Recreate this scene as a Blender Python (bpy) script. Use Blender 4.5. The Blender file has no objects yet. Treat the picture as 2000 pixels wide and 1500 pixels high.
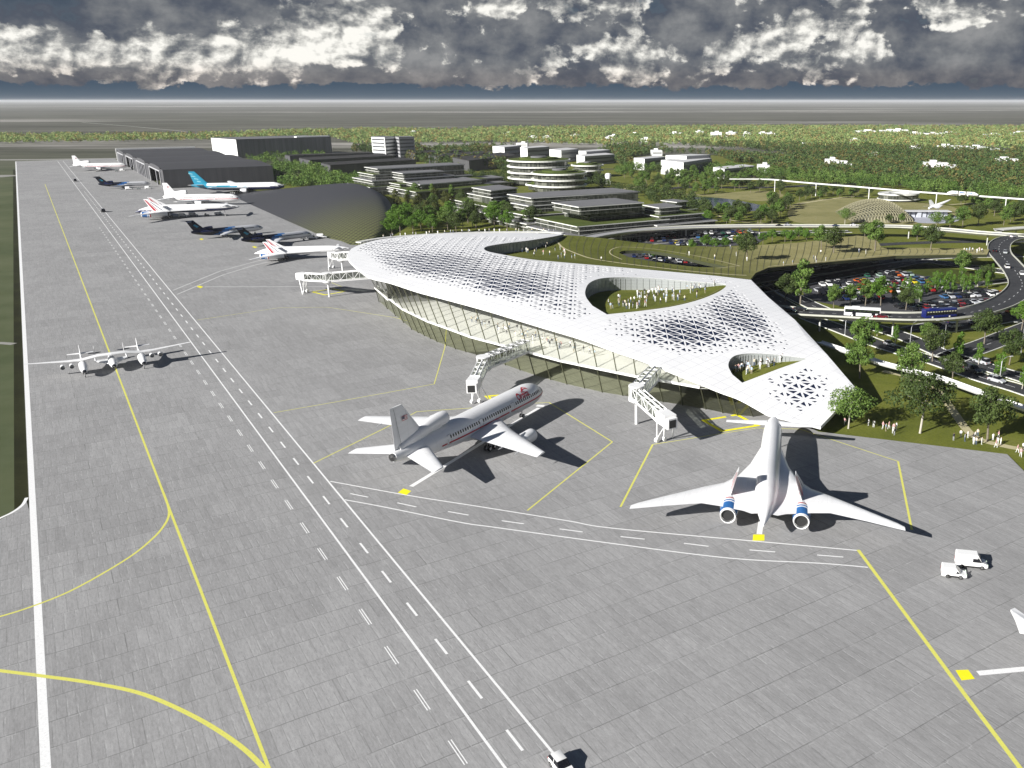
import bpy, bmesh, math, random
import numpy as np
from mathutils import Vector, Matrix, noise
from mathutils.geometry import delaunay_2d_cdt
random.seed(7); rng = np.random.default_rng(7)
SC = bpy.context.scene
COL = SC.collection
R = math.radians
# ---------------------------------------------------------------- camera (74 m above the apron)
H = 74.0; F = 1720.0; CX = 1250.0; CY = 750.0; HY = 196.0
PITCH = math.atan((CY - HY) / F); CP, SP = math.cos(PITCH), math.sin(PITCH)
cam = bpy.data.cameras.new('camera'); camo = bpy.data.objects.new('camera', cam); COL.objects.link(camo)
camo.location = (0, 0, H); camo.rotation_euler = (math.pi / 2 - PITCH, 0, 0)
cam.sensor_width = 36; cam.lens = F / 2000 * 36; cam.shift_x = (1000 - CX) / 2000
cam.clip_start = 1; cam.clip_end = 200000
SC.camera = camo
def G(x, y, z=0.0):
    """survey point: where the sight line of photo point (x, y) meets height z"""
    u = (x - CX) / F; v = (CY - y) / F
    t = (z - H) / (-SP + v * CP)
    return (u * t, (CP + v * SP) * t, z)
def PX(X, Y, Z):
    d = Y * CP - (Z - H) * SP; up = Y * SP + (Z - H) * CP
    return (CX + F * X / d, CY - F * up / d)
# runway frame: s along the runway, t across it
UA = R(124.134); U = (math.cos(UA), math.sin(UA)); V = (math.sin(UA), -math.cos(UA))
def RW(s, t, z=0.0): return (U[0] * s + V[0] * t, U[1] * s + V[1] * t, z)
def ST(x, y): return (x * U[0] + y * U[1], x * V[0] + y * V[1])
# ---------------------------------------------------------------- light
SC.view_settings.view_transform = 'Standard'; SC.view_settings.look = 'None'
SC.view_settings.exposure = 0.92; SC.view_settings.gamma = 1
EL, AZ = R(26), R(40)
sun = bpy.data.lights.new('sun', 'SUN'); suno = bpy.data.objects.new('sun', sun); COL.objects.link(suno)
sun.energy = 4.6; sun.angle = R(0.5); sun.color = (1, 0.975, 0.94)
suno.rotation_euler = Vector((math.cos(AZ) * math.cos(EL), math.sin(AZ) * math.cos(EL), -math.sin(EL))).to_track_quat('-Z', 'Y').to_euler()
# ---------------------------------------------------------------- node helpers
class NT:
    def __init__(s, nt): s.nt = nt; s.n = nt.nodes; s.l = nt.links
    def new(s, t, **k):
        n = s.n.new(t)
        for a, b in k.items(): setattr(n, a, b)
        return n
    def put(s, sock, v):
        if hasattr(v, 'is_output') or isinstance(v, bpy.types.NodeSocket): s.l.new(v, sock)
        else: sock.default_value = v
    def m(s, op, a, b=0.0, c=0.0, clamp=False):
        n = s.new('ShaderNodeMath', operation=op); n.use_clamp = clamp
        s.put(n.inputs[0], a); s.put(n.inputs[1], b); s.put(n.inputs[2], c); return n.outputs[0]
    def mix(s, f, a, b, bt='MIX'):
        n = s.new('ShaderNodeMix', data_type='RGBA', blend_type=bt)
        s.put(n.inputs[0], f); s.put(n.inputs[6], a if not isinstance(a, tuple) else (*a, 1)[:4]); s.put(n.inputs[7], b if not isinstance(b, tuple) else (*b, 1)[:4])
        return n.outputs[2]
    def noise(s, vec, sc, det=4, rough=.55, dist=0.0, ntype='FBM', lac=2.0):
        n = s.new('ShaderNodeTexNoise'); n.noise_type = ntype
        if vec is not None: s.l.new(vec, n.inputs['Vector'])
        n.inputs['Scale'].default_value = sc; n.inputs['Detail'].default_value = det; n.inputs['Roughness'].default_value = rough
        n.inputs['Distortion'].default_value = dist; n.inputs['Lacunarity'].default_value = lac
        return n.outputs[0]
    def noise2(s, vec, sc, det=4, rough=.55):
        n = s.new('ShaderNodeTexNoise', noise_dimensions='2D'); s.l.new(vec, n.inputs['Vector']); n.inputs['Scale'].default_value = sc; n.inputs['Detail'].default_value = det; n.inputs['Roughness'].default_value = rough
        return n.outputs[0]
    def ramp(s, f, pts, interp='LINEAR'):
        n = s.new('ShaderNodeValToRGB'); s.l.new(f, n.inputs[0]); cr = n.color_ramp; cr.interpolation = interp
        while len(cr.elements) < len(pts): cr.elements.new(.5)
        for e, (p, c) in zip(cr.elements, pts):
            e.position = p; e.color = (*c, 1) if isinstance(c, tuple) else (c, c, c, 1)
        return n.outputs[0]
    def sstep(s, v, a, b):
        n = s.new('ShaderNodeMapRange', interpolation_type='SMOOTHSTEP')
        s.put(n.inputs[0], v); n.inputs[1].default_value = a; n.inputs[2].default_value = b; return n.outputs[0]
    def mapping(s, vec, rot=(0, 0, 0), scale=(1, 1, 1), loc=(0, 0, 0)):
        n = s.new('ShaderNodeMapping'); s.l.new(vec, n.inputs[0]); n.inputs[1].default_value = loc
        n.inputs[2].default_value = rot; n.inputs[3].default_value = scale; return n.outputs[0]
    def geo(s): return s.new('ShaderNodeNewGeometry').outputs['Position']
    def objc(s): return s.new('ShaderNodeTexCoord').outputs['Object']
MATS = {}
def mat(name, col=(.8, .8, .8), rough=.5, metal=0.0, spec=.5, var=0.0, vs=1.0, fn=None, bump=0.0, bs=5.0, coat=0.0):
    if name in MATS: return MATS[name]
    m = bpy.data.materials.new(name); m.use_nodes = True; t = NT(m.node_tree)
    p = t.n['Principled BSDF']
    p.inputs['Base Color'].default_value = (*col, 1); p.inputs['Roughness'].default_value = rough
    p.inputs['Metallic'].default_value = metal; p.inputs['Specular IOR Level'].default_value = spec
    p.inputs['Coat Weight'].default_value = coat
    if var:
        o = t.objc(); nn = t.noise(o, vs, 5, .6)
        c = t.ramp(nn, [(.25, tuple(max(0, x * (1 - var)) for x in col)), (.75, tuple(min(1, x * (1 + var)) for x in col))])
        t.l.new(c, p.inputs['Base Color'])
    if bump:
        b = t.new('ShaderNodeBump'); b.inputs['Strength'].default_value = bump; b.inputs['Distance'].default_value = .3
        t.l.new(t.noise(t.objc(), bs, 3), b.inputs['Height']); t.l.new(b.outputs[0], p.inputs['Normal'])
    if fn: fn(t, p)
    MATS[name] = m; return m
# ---------------------------------------------------------------- object helpers
def tag(o, label=None, cat=None, group=None, kind=None):
    if label: o['label'] = label
    if cat: o['category'] = cat
    if group: o['group'] = group
    if kind: o['kind'] = kind
    return o
class MB:
    def __init__(s): s.v = []; s.f = []; s.m = []
    def add(s, vs, fs, mi=0):
        k = len(s.v); s.v += [tuple(v) for v in vs]; s.f += [tuple(i + k for i in f) for f in fs]
        s.m += ([mi] * len(fs) if isinstance(mi, int) else list(mi)); return s
    def box(s, c, d, rz=0.0, mi=0, ry=0.0):
        """c centre, d full size"""
        M = Matrix.Translation(c) @ Matrix.Rotation(rz, 4, 'Z') @ Matrix.Rotation(ry, 4, 'Y')
        vs = [M @ Vector((x * d[0] / 2, y * d[1] / 2, z * d[2] / 2)) for x in (-1, 1) for y in (-1, 1) for z in (-1, 1)]
        return s.add(vs, [(0, 1, 3, 2), (4, 6, 7, 5), (0, 4, 5, 1), (2, 3, 7, 6), (0, 2, 6, 4), (1, 5, 7, 3)], mi)
    def prism(s, pts, z0, z1, mi=0, mtop=None):
        n = len(pts)
        a = sum(pts[i][0] * pts[(i + 1) % n][1] - pts[(i + 1) % n][0] * pts[i][1] for i in range(n))
        if a < 0: pts = pts[::-1]
        vs = [(p[0], p[1], z0) for p in pts] + [(p[0], p[1], z1) for p in pts]
        s.add(vs, [(i, (i + 1) % n, n + (i + 1) % n, n + i) for i in range(n)], mi)
        s.add(vs, [tuple(range(n))[::-1]], mi); s.add(vs, [tuple(range(n, 2 * n))], mi if mtop is None else mtop); return s
    def tube(s, path, r, n=8, mi=0, cap=True):
        """swept round section; r number or list"""
        P = [Vector(p) for p in path]; rs = r if isinstance(r, (list, tuple)) else [r] * len(P)
        vs = []; up = None
        for i, p in enumerate(P):
            d = (P[min(i + 1, len(P) - 1)] - P[max(i - 1, 0)]).normalized()
            a = Vector((0, 0, 1)) if abs(d.z) < .9 else Vector((1, 0, 0))
            x = d.cross(a).normalized(); y = x.cross(d).normalized()
            for k in range(n):
                t = 2 * math.pi * k / n; vs.append(p + x * (math.cos(t) * rs[i]) + y * (math.sin(t) * rs[i]))
        fs = [(i * n + k, i * n + (k + 1) % n, (i + 1) * n + (k + 1) % n, (i + 1) * n + k) for i in range(len(P) - 1) for k in range(n)]
        if cap: fs += [tuple(range(n))[::-1], tuple(range((len(P) - 1) * n, len(P) * n))]
        return s.add(vs, fs, mi)
    def bar(s, a, b, w, mi=0, n=4): return s.tube([a, b], w, n, mi)
    def lathe(s, prof, c, ax='X', n=20, mi=0):
        """prof list of (a, r[, mi]) along axis through c"""
        vs = []; fs = []; ms = []
        for q in prof:
            for k in range(n):
                t = 2 * math.pi * k / n; y, z = q[1] * math.cos(t), q[1] * math.sin(t)
                vs.append((c[0] + q[0], c[1] + y, c[2] + z) if ax == 'X' else (c[0] + y, c[1] + z, c[2] + q[0]))
        for i in range(len(prof) - 1):
            for k in range(n):
                fs.append((i * n + k, i * n + (k + 1) % n, (i + 1) * n + (k + 1) % n, (i + 1) * n + k))
                ms.append(prof[i + 1][2] if len(prof[i + 1]) > 2 else mi)
        return s.add(vs, fs, ms)
    def build(s, name, mats, parent=None, smooth=False, loc=None):
        me = bpy.data.meshes.new(name); me.from_pydata(s.v, [], s.f)
        for m in (mats if isinstance(mats, (list, tuple)) else [mats]): me.materials.append(m)
        me.polygons.foreach_set('material_index', s.m)
        if smooth:
            me.polygons.foreach_set('use_smooth', [True] * len(s.f))
        me.validate(); me.update()
        if smooth: me.set_sharp_from_angle(angle=R(smooth if smooth is not True else 40))
        o = bpy.data.objects.new(name, me); COL.objects.link(o)
        if parent: o.parent = parent
        if loc: o.location = loc
        return o
def empty(name, loc, rz=0.0):
    o = bpy.data.objects.new(name, None); COL.objects.link(o); o.location = loc; o.rotation_euler = (0, 0, rz); o.empty_display_size = .5; return o
KIDS = {}
def copy_tree(o, parent=None):
    c = o.copy(); COL.objects.link(c)
    if parent: c.parent = parent
    for ch in list(o.children): copy_tree(ch, c)
    return c
def place(root, loc, rz, label=None, group=None, sc=None):
    root.location = loc; root.rotation_euler = (0, 0, rz)
    if label: root['label'] = label
    if group: root['group'] = group
    if sc: root.scale = (sc, sc, sc) if not isinstance(sc, tuple) else sc
    return root
def catmull(pts, n=8, closed=False):
    P = [np.array(p, float) for p in pts]; out = []; m = len(P)
    rngi = range(m if closed else m - 1)
    for i in rngi:
        g = (lambda k: P[k % m]) if closed else (lambda k: P[min(max(k, 0), m - 1)])
        a, b, c, d = g(i - 1), g(i), g(i + 1), g(i + 2)
        for k in range(n):
            t = k / n
            out.append(tuple(.5 * ((2 * b) + (c - a) * t + (2 * a - 5 * b + 4 * c - d) * t * t + (3 * b - a - 3 * c + d) * t ** 3)))
    if not closed: out.append(tuple(P[-1]))
    return out
def ribbon(mb, pts, w, z=None, mi=0, off=0.0):
    """flat strip of width w along ground polyline pts (x, y[, z])"""
    P = [Vector((p[0], p[1])) for p in pts]; n = len(P); vs = []
    for i, p in enumerate(P):
        d1 = (P[i] - P[i - 1]).normalized() if i else (P[1] - P[0]).normalized()
        d2 = (P[i + 1] - P[i]).normalized() if i < n - 1 else d1
        nn = Vector((-d1.y - d2.y, d1.x + d2.x)).normalized(); k = 1 / max(.4, nn.dot(Vector((-d1.y, d1.x))))
        zz = z if z is not None else pts[i][2]
        for sgn in (-.5, .5): q = p + nn * (sgn * w * k + off * k); vs.append((q.x, q.y, zz))
    mb.add(vs, [(2 * i, 2 * i + 2, 2 * i + 3, 2 * i + 1)[::-1] for i in range(n - 1)], mi)
def sheet(name, pts, z, m, kind='structure'):
    """flat polygon sheet"""
    P = [(p[0], p[1]) for p in pts]
    r = delaunay_2d_cdt([Vector(p) for p in P], [], [list(range(len(P)))], 1, 1e-4)
    mb = MB(); vs = r[0]; fs = []
    for f in r[2]:
        a = sum(vs[f[i]][0] * vs[f[(i + 1) % len(f)]][1] - vs[f[(i + 1) % len(f)]][0] * vs[f[i]][1] for i in range(len(f)))
        fs.append(tuple(f) if a > 0 else tuple(f)[::-1])
    mb.add([(v[0], v[1], z) for v in vs], fs)
    return tag(mb.build(name, m), kind=kind)
def inpoly(px, py, poly):
    inside = np.zeros(len(px), bool); n = len(poly)
    for i in range(n):
        x1, y1 = poly[i][:2]; x2, y2 = poly[(i + 1) % n][:2]
        c = (y1 > py) != (y2 > py)
        with np.errstate(divide='ignore', invalid='ignore'):
            xi = (x2 - x1) * (py - y1) / (y2 - y1 + 1e-12) + x1
        inside ^= c & (px < xi)
    return inside
class TPS:
    def __init__(s, P, Z, lam=0.0):
        s.P = np.array(P, float); n = len(P)
        K = s.k(np.linalg.norm(s.P[:, None] - s.P[None], axis=2)) + lam * np.eye(n)
        A = np.hstack([np.ones((n, 1)), s.P]); M = np.block([[K, A], [A.T, np.zeros((3, 3))]])
        s.w = np.linalg.solve(M, np.concatenate([Z, np.zeros(3)]))
    def k(s, r): return np.where(r > 1e-9, r * r * np.log(r + 1e-12), 0)
    def __call__(s, X, Y):
        Q = np.stack([np.atleast_1d(X), np.atleast_1d(Y)], 1).astype(float)
        return s.k(np.linalg.norm(Q[:, None] - s.P[None], axis=2)) @ s.w[:-3] + s.w[-3] + Q @ s.w[-2:]
# ---------------------------------------------------------------- sky
w = bpy.data.worlds.new('World'); SC.world = w; w.use_nodes = True
t = NT(w.node_tree); bg = t.n['Background']
sky = t.new('ShaderNodeTexSky', sky_type='NISHITA'); sky.sun_disc = False; sky.sun_elevation = EL
sky.sun_rotation = R(90) - (AZ + math.pi); sky.air_density = 1; sky.dust_density = .6; sky.ozone_density = 2.5
tc = t.new('ShaderNodeTexCoord').outputs['Generated']
sep = t.new('ShaderNodeSeparateXYZ'); t.l.new(tc, sep.inputs[0])
az = t.m('ARCTAN2', sep.outputs[0], sep.outputs[1]); el = t.m('ARCSINE', sep.outputs[2])
D = 180 / math.pi
azd = t.m('MULTIPLY', az, D); eld = t.m('MULTIPLY', el, D)
# clouds lie on a curved layer: stretch sideways near the horizon
comb = t.new('ShaderNodeCombineXYZ'); t.l.new(t.m('ADD', azd, 137.3), comb.inputs[0])
t.l.new(t.m('MULTIPLY', eld, 1.45), comb.inputs[1]); P = comb.outputs[0]
warp = t.new('ShaderNodeTexNoise'); t.l.new(P, warp.inputs[0]); warp.inputs['Scale'].default_value = .16; warp.inputs['Detail'].default_value = 4
vm = t.new('ShaderNodeVectorMath', operation='MULTIPLY_ADD'); t.l.new(warp.outputs[1], vm.inputs[0]); vm.inputs[1].default_value = (1.6, 1.6, 0); t.l.new(P, vm.inputs[2]); Pw = vm.outputs[0]
def blob(a0, e0, ra, re, k=1.0):
    x = t.m('DIVIDE', t.m('SUBTRACT', azd, a0), ra); y = t.m('DIVIDE', t.m('SUBTRACT', eld, e0), re)
    return t.m('MULTIPLY', t.m('EXPONENT', t.m('MULTIPLY', t.m('ADD', t.m('MULTIPLY', x, x), t.m('MULTIPLY', y, y)), -1)), k)
def azof(px): return math.degrees(math.atan((px - CX) / 1837))
def elof(py): return (HY - py) / 34.2 * 1.0
off = t.new('ShaderNodeVectorMath', operation='ADD'); t.l.new(Pw, off.inputs[0]); off.inputs[1].default_value = (.28, -.50, 0)
def puff(vec, sc, det=3.0):
    n = t.new('ShaderNodeTexVoronoi', feature='F1', voronoi_dimensions='2D'); t.l.new(vec, n.inputs['Vector']); n.inputs['Scale'].default_value = sc; n.inputs['Detail'].default_value = det; n.inputs['Roughness'].default_value = .5
    return t.m('SUBTRACT', .5, n.outputs['Distance'])
n1 = t.noise2(Pw, .13, 12, .64); n1b = t.noise2(off.outputs[0], .13, 12, .64); n2 = t.noise2(Pw, .9, 9, .60); n3 = t.noise2(P, .22, 6, .55)
pf = puff(Pw, .34); pfb = puff(off.outputs[0], .34)
bl = None
for px, py, rx, ry, k in ((560, 92, 165, 46, .46), (700, 45, 90, 50, .26), (30, 90, 60, 34, .40), (110, 128, 100, 22, .26), (250, 125, 120, 26, .10), (1440, 98, 130, 32, .36), (1550, 55, 70, 28, .26), (1210, 110, 80, 34, .36), (1700, 100, 120, 26, .36), (960, 25, 70, 26, .34), (330, 105, 90, 30, .22),
                      (1860, 50, 80, 36, .30), (1190, 12, 50, 16, .22), (150, 40, 240, 40, -.34), (400, 18, 130, 24, -.30), (1080, 60, 90, 60, -.06), (1850, 5, 200, 14, -.10), (860, 110, 110, 40, .04), (1390, 48, 26, 14, -.5)):
    b = blob(azof(px), elof(py), rx / 32., ry / 32., k); bl = b if bl is None else t.m('ADD', bl, b)
# grey-blue back layer, soft
back = t.m('ADD', t.m('ADD', t.m('MULTIPLY', t.m('SUBTRACT', n3, .5), 1.25), t.m('MULTIPLY', t.m('SUBTRACT', n2, .5), .5)), t.m('ADD', t.m('MULTIPLY', bl, .35), .46))
backc = t.ramp(back, [(.10, (.045, .058, .088)), (.35, (.085, .098, .125)), (.55, (.155, .165, .180)), (.80, (.26, .265, .27))])
# lit cumulus in front with crisp curled edges
field = t.m('ADD', t.m('ADD', t.m('MULTIPLY', t.m('SUBTRACT', n1, .5), 1.5), t.m('MULTIPLY', pf, .34)), t.m('ADD', t.m('MULTIPLY', t.m('SUBTRACT', n2, .5), .38), t.m('MULTIPLY', bl, .9)))
mask = t.sstep(field, -.01, .10)
lit = t.m('ADD', t.m('ADD', t.m('MULTIPLY', t.m('SUBTRACT', n1, n1b), 3.6), t.m('MULTIPLY', t.m('SUBTRACT', pf, pfb), .75)), t.m('ADD', t.m('MULTIPLY', t.m('SUBTRACT', n2, .5), 1.0), t.m('ADD', t.m('MULTIPLY', bl, .80), .27)))
frontc = t.ramp(lit, [(.0, (.10, .112, .135)), (.22, (.185, .195, .205)), (.42, (.32, .325, .32)), (.60, (.54, .535, .505)), (.85, (.88, .865, .81))])
cloud = t.mix(mask, backc, frontc)
# pinkish cloud bottoms near 1 degree
pink = t.sstep(eld, 2.4, .9)
cloud = t.mix(t.m('MULTIPLY', pink, .55), cloud, t.mix(1.0, cloud, (1.0, .86, .80), 'MULTIPLY'))
skc = t.mix(1.0, sky.outputs[0], (.10, .10, .10), 'MULTIPLY')
gap = t.mix(.75, skc, (.03, .055, .095))
clear = t.sstep(back, .30, .22)
clear = t.m('MULTIPLY', clear, .25)
col = t.mix(clear, cloud, gap)
# flat blue-grey band under the ragged cloud base
low = t.mix(t.sstep(eld, 0, 1.1), (.075, .11, .15), (.05, .08, .12))
edge = t.m('ADD', t.m('ADD', eld, t.m('MULTIPLY', t.m('SUBTRACT', t.noise2(P, .45, 8, .6), .5), 1.5)), t.m('MULTIPLY', t.m('SUBTRACT', t.noise2(P, 3.0, 4, .6), .5), .35))
base = t.sstep(edge, .78, .90)
col = t.mix(base, low, col)
# unseen sky overhead, made an even dark grey to deepen the shadows
hi = t.sstep(eld, 7, 14)
col = t.mix(hi, col, t.mix(.7, skc, (.028, .031, .042)))
t.l.new(col, bg.inputs[0]); bg.inputs[1].default_value = .60
w.cycles.sampling_method = "MANUAL"; w.cycles.sample_map_resolution = 256
# ---------------------------------------------------------------- ground materials
def m_terrain(t, p):
    o = t.geo()
    big = t.noise(t.mapping(o, scale=(.00022, .0011, 1)), 1.0, 6, .6)
    med = t.noise(t.mapping(o, scale=(.0012, .005, 1)), 1.0, 6, .62)
    fine = t.noise(o, .045, 5, .65)
    mot = t.noise(t.mapping(o, scale=(1, 1, 1)), .012, 4, .6)
    a = t.ramp(med, [(.30, (.060, .062, .045)), (.5, (.095, .095, .075)), (.70, (.14, .138, .112))])
    b = t.mix(t.m('MULTIPLY', t.sstep(big, .54, .64), .85), a, (.42, .40, .37))
    sp = t.new('ShaderNodeSeparateXYZ'); t.l.new(o, sp.inputs[0])
    near = t.sstep(sp.outputs[1], 1500, 700)
    tex = t.ramp(t.noise(t.mapping(o, scale=(.003, .016, 1)), 1.0, 6, .7), [(.32, .62), (.5, 1.0), (.68, 1.38)]); b = t.mix(1.0, b, tex, 'MULTIPLY')
    g = t.ramp(mot, [(.3, (.05, .07, .03)), (.5, (.085, .10, .05)), (.72, (.135, .14, .08))])
    g = t.mix(t.m('MULTIPLY', t.sstep(fine, .35, .7), .5), g, (.11, .125, .07))
    t.l.new(t.mix(near, b, g), p.inputs['Base Color']); p.inputs['Roughness'].default_value = 1; p.inputs['Specular IOR Level'].default_value = .1
MT = mat('terrain_grass', fn=m_terrain)
def m_lawn(c1, c2, c3):
    def f(t, p):
        o = t.geo()
        a = t.ramp(t.noise(o, .05, 5, .6, .5), [(.3, c1), (.5, c2), (.75, c3)])
        st = t.noise(t.mapping(o, rot=(0, 0, .35), scale=(.25, 1.8, 1)), .35, 4, .6)
        a = t.mix(t.m('MULTIPLY', t.sstep(st, .3, .7), .45), a, c2)
        f2 = t.noise(o, 2.2, 3, .7)
        a = t.mix(.5, a, t.mix(1.0, a, t.ramp(f2, [(.3, .55), (.7, 1.35)]), 'MULTIPLY'))
        t.l.new(a, p.inputs['Base Color']); p.inputs['Roughness'].default_value = .95; p.inputs['Specular IOR Level'].default_value = .15
    return f
ML = mat('lawn_grass', fn=m_lawn((.080, .098, .015), (.125, .140, .022), (.18, .18, .045)))
MLD = mat('lawn_grass_dark', fn=m_lawn((.035, .050, .008), (.055, .070, .011), (.08, .09, .018)))
MTAN = mat('dry_grass', fn=m_lawn((.17, .165, .06), (.235, .22, .095), (.30, .27, .125)))
MVERGE = mat('verge_soil', fn=m_lawn((.010, .011, .004), (.018, .02, .006), (.035, .037, .012)))
def m_apron(t, p):
    o = t.geo()
    v = t.mapping(o, rot=(0, 0, -UA))       # x along runway, y across
    # slabs: rows 5.6 m long by 1.45 m wide, each bond shifted
    wob = t.new('ShaderNodeTexNoise'); t.l.new(v, wob.inputs[0]); wob.inputs['Scale'].default_value = .22; wob.inputs['Detail'].default_value = 2
    wv = t.new('ShaderNodeVectorMath', operation='MULTIPLY_ADD'); t.l.new(wob.outputs[1], wv.inputs[0]); wv.inputs[1].default_value = (.22, .12, 0); t.l.new(v, wv.inputs[2])
    sw = t.new('ShaderNodeSeparateXYZ'); t.l.new(wv.outputs[0], sw.inputs[0])
    sc2 = t.new('ShaderNodeCombineXYZ'); t.l.new(sw.outputs[1], sc2.inputs[0]); t.l.new(sw.outputs[0], sc2.inputs[1])
    def brick(w_, h_, mort, c1, c2, cm, offs, sq):
        b = t.new('ShaderNodeTexBrick'); t.l.new(sc2.outputs[0], b.inputs['Vector']); b.offset = offs; b.squash = sq; b.squash_frequency = 3; b.offset_frequency = 2
        b.inputs['Scale'].default_value = 1; b.inputs['Brick Width'].default_value = w_; b.inputs['Row Height'].default_value = h_
        b.inputs['Mortar Size'].default_value = mort; b.inputs['Mortar Smooth'].default_value = .35
        b.inputs['Color1'].default_value = (*c1, 1); b.inputs['Color2'].default_value = (*c2, 1); b.inputs['Mortar'].default_value = (*cm, 1); return b.outputs[0]
    fin = brick(1.42, 5.6, .055, (.93, .93, .93), (1.06, 1.06, 1.06), (.77, .77, .77), .37, .78)
    row = brick(44.0, 5.6, .10, (1, 1, 1), (.985, .985, .985), (.70, .70, .70), .5, 1)
    pat = brick(9.0, 11.2, .0, (.93, .93, .93), (1.05, 1.05, 1.05), (1, 1, 1), .43, 1)
    hl = t.sstep(t.noise(v, .5, 5, .7), .58, .72)
    big = t.ramp(t.noise(v, .013, 4, .6), [(.3, .95), (.7, 1.05)])
    st = t.ramp(t.noise(t.mapping(v, scale=(.12, 1, 1)), 1.1, 5, .65), [(.3, .90), (.7, 1.09)])
    grit = t.ramp(t.noise(v, 3.5, 4, .7), [(.3, .95), (.7, 1.05)])
    # joints fade where single slabs are no longer kept apart
    jag = t.new('ShaderNodeTexNoise'); t.l.new(v, jag.inputs[0]); jag.inputs['Scale'].default_value = .9; jag.inputs['Detail'].default_value = 2
    jv = t.new('ShaderNodeVectorMath', operation='MULTIPLY_ADD'); t.l.new(jag.outputs[1], jv.inputs[0]); jv.inputs[1].default_value = (.35, .5, 0); t.l.new(sc2.outputs[0], jv.inputs[2])
    lb = t.new('ShaderNodeTexBrick'); t.l.new(jv.outputs[0], lb.inputs['Vector']); lb.offset = .37; lb.squash = .78; lb.squash_frequency = 3; lb.offset_frequency = 2
    for k_, vv in (('Scale', 1), ('Brick Width', 1.42), ('Row Height', 5.6), ('Mortar Size', .10), ('Mortar Smooth', .8)): lb.inputs[k_].default_value = vv
    lb.inputs['Color1'].default_value = (0, 0, 0, 1); lb.inputs['Color2'].default_value = (0, 0, 0, 1); lb.inputs['Mortar'].default_value = (1, 1, 1, 1)
    lmask = t.m('MULTIPLY', t.sstep(t.noise(v, .35, 4, .7), .50, .62), lb.outputs[0])
    scuff = t.ramp(t.noise(t.mapping(v, scale=(.5, 2.2, 1)), 1.6, 6, .75), [(.30, .80), (.5, 1.0), (.72, 1.17)])
    rowmask = t.sstep(t.noise(v, .09, 3, .6), .36, .56)
    c = t.mix(1.0, (.298, .296, .294), t.mix(t.sstep(t.noise(v, .33, 4, .65), .36, .56), (1., 1., 1.), fin), 'MULTIPLY')
    c = t.mix(t.m('MULTIPLY', rowmask, .85), c, t.mix(1.0, c, row, 'MULTIPLY'))
    for x in (pat, big, st, grit, scuff): c = t.mix(1.0, c, x, 'MULTIPLY')
    c = t.mix(t.m('MULTIPLY', hl, .16), c, (.44, .44, .435)); c = t.mix(t.m('MULTIPLY', lmask, .40), c, (.50, .50, .495))
    t.l.new(c, p.inputs['Base Color']); p.inputs['Roughness'].default_value = .85; p.inputs['Specular IOR Level'].default_value = .25
MA = mat('apron_concrete', fn=m_apron)
def m_asph(t, p):
    o = t.geo()
    c = t.ramp(t.noise(o, .25, 5, .65), [(.3, (.030, .031, .034)), (.7, (.052, .053, .056))])
    c = t.mix(1.0, c, t.ramp(t.noise(o, 6, 2, .6), [(.3, .8), (.7, 1.2)]), 'MULTIPLY')
    t.l.new(c, p.inputs['Base Color']); p.inputs['Roughness'].default_value = .8; p.inputs['Specular IOR Level'].default_value = .3
MASP = mat('asphalt', fn=m_asph)
def m_paint(c1, c2):
    def f(t, p):
        n = t.noise(t.geo(), 2.5, 6, .75)
        t.l.new(t.ramp(n, [(.30, c2), (.48, c1)]), p.inputs['Base Color']); p.inputs['Roughness'].default_value = .7
    return f
MWP = mat('white_marking_paint', fn=m_paint((.80, .80, .79), (.60, .60, .59)))
MYP = mat('yellow_marking_paint', fn=m_paint((.66, .64, .13), (.50, .48, .13)))
MYB = mat('bright_yellow_paint', fn=m_paint((.85, .78, .01), (.78, .70, .02)))
MCON = mat('pale_concrete', (.55, .55, .52), .8, var=.12, vs=.3)
MKERB = mat('kerb_stone', (.60, .60, .56), .8, var=.15, vs=.5)
MWHT = mat('white_paint', (.80, .80, .79), .45, var=.03, vs=.2)
# ---------------------------------------------------------------- terrain, one sheet to the horizon
mb = MB()
xs = [-90000, -20000, -6000, -2500, -1200, -400, 0, 400, 1200, 2500, 6000, 20000, 90000]; ys = [-3000, -300, 60, 400, 900, 1600, 3000, 6000, 12000, 24000, 60000, 120000]
for i, x in enumerate(xs):
    for y in ys: mb.v.append((x, y, -.35))
for i in range(len(xs) - 1):
    for j in range(len(ys) - 1):
        a = i * len(ys) + j; mb.f.append((a, a + len(ys), a + len(ys) + 1, a + 1)); mb.m.append(0)
tag(mb.build('ground', MT), kind='structure')
# ---------------------------------------------------------------- apron
apr = [RW(-160, -10.8), RW(172, -10.8), RW(182, -13.2), RW(187, -19), RW(183, -40), RW(176, -90), RW(150, -200), RW(-160, -200)]
far = [RW(190, -10.8), RW(1402, -10.8), RW(1402, 99)]
right = [RW(890, 99), RW(884, 190), RW(870, 196), RW(826, 133), RW(480, 137), RW(420, 190), G(1250, 560), G(1500, 640), G(1575, 780), G(1585, 837), G(1599, 843), G(1967, 887), G(1980, 900), G(2030, 950), G(2300, 1200)]
poly = [RW(190, -10.8)] + far[1:] + right + [RW(-160, 330), RW(-160, -200), RW(150, -200), G(-160, 1085), G(-80, 1048), G(-30, 1028), G(0, 1015), G(25, 1002), G(44, 988), G(51, 975)]
AP = sheet('apron', poly, 0.0, MA)
# thickness of the slab where it stops against the verge
mb = MB(); ep = poly
for i in range(len(ep)):
    a, b = ep[i], ep[(i + 1) % len(ep)]
    mb.add([(a[0], a[1], -.45), (b[0], b[1], -.45), (b[0], b[1], -.004), (a[0], a[1], -.004)], [(0, 1, 2, 3)])
tag(mb.build('apron_edge', MCON), kind='structure')
sheet('verge', [RW(196, -10.9), RW(1240, -10.9), RW(1240, -13.2), RW(186, -13.2)], -.33, MVERGE)
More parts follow.
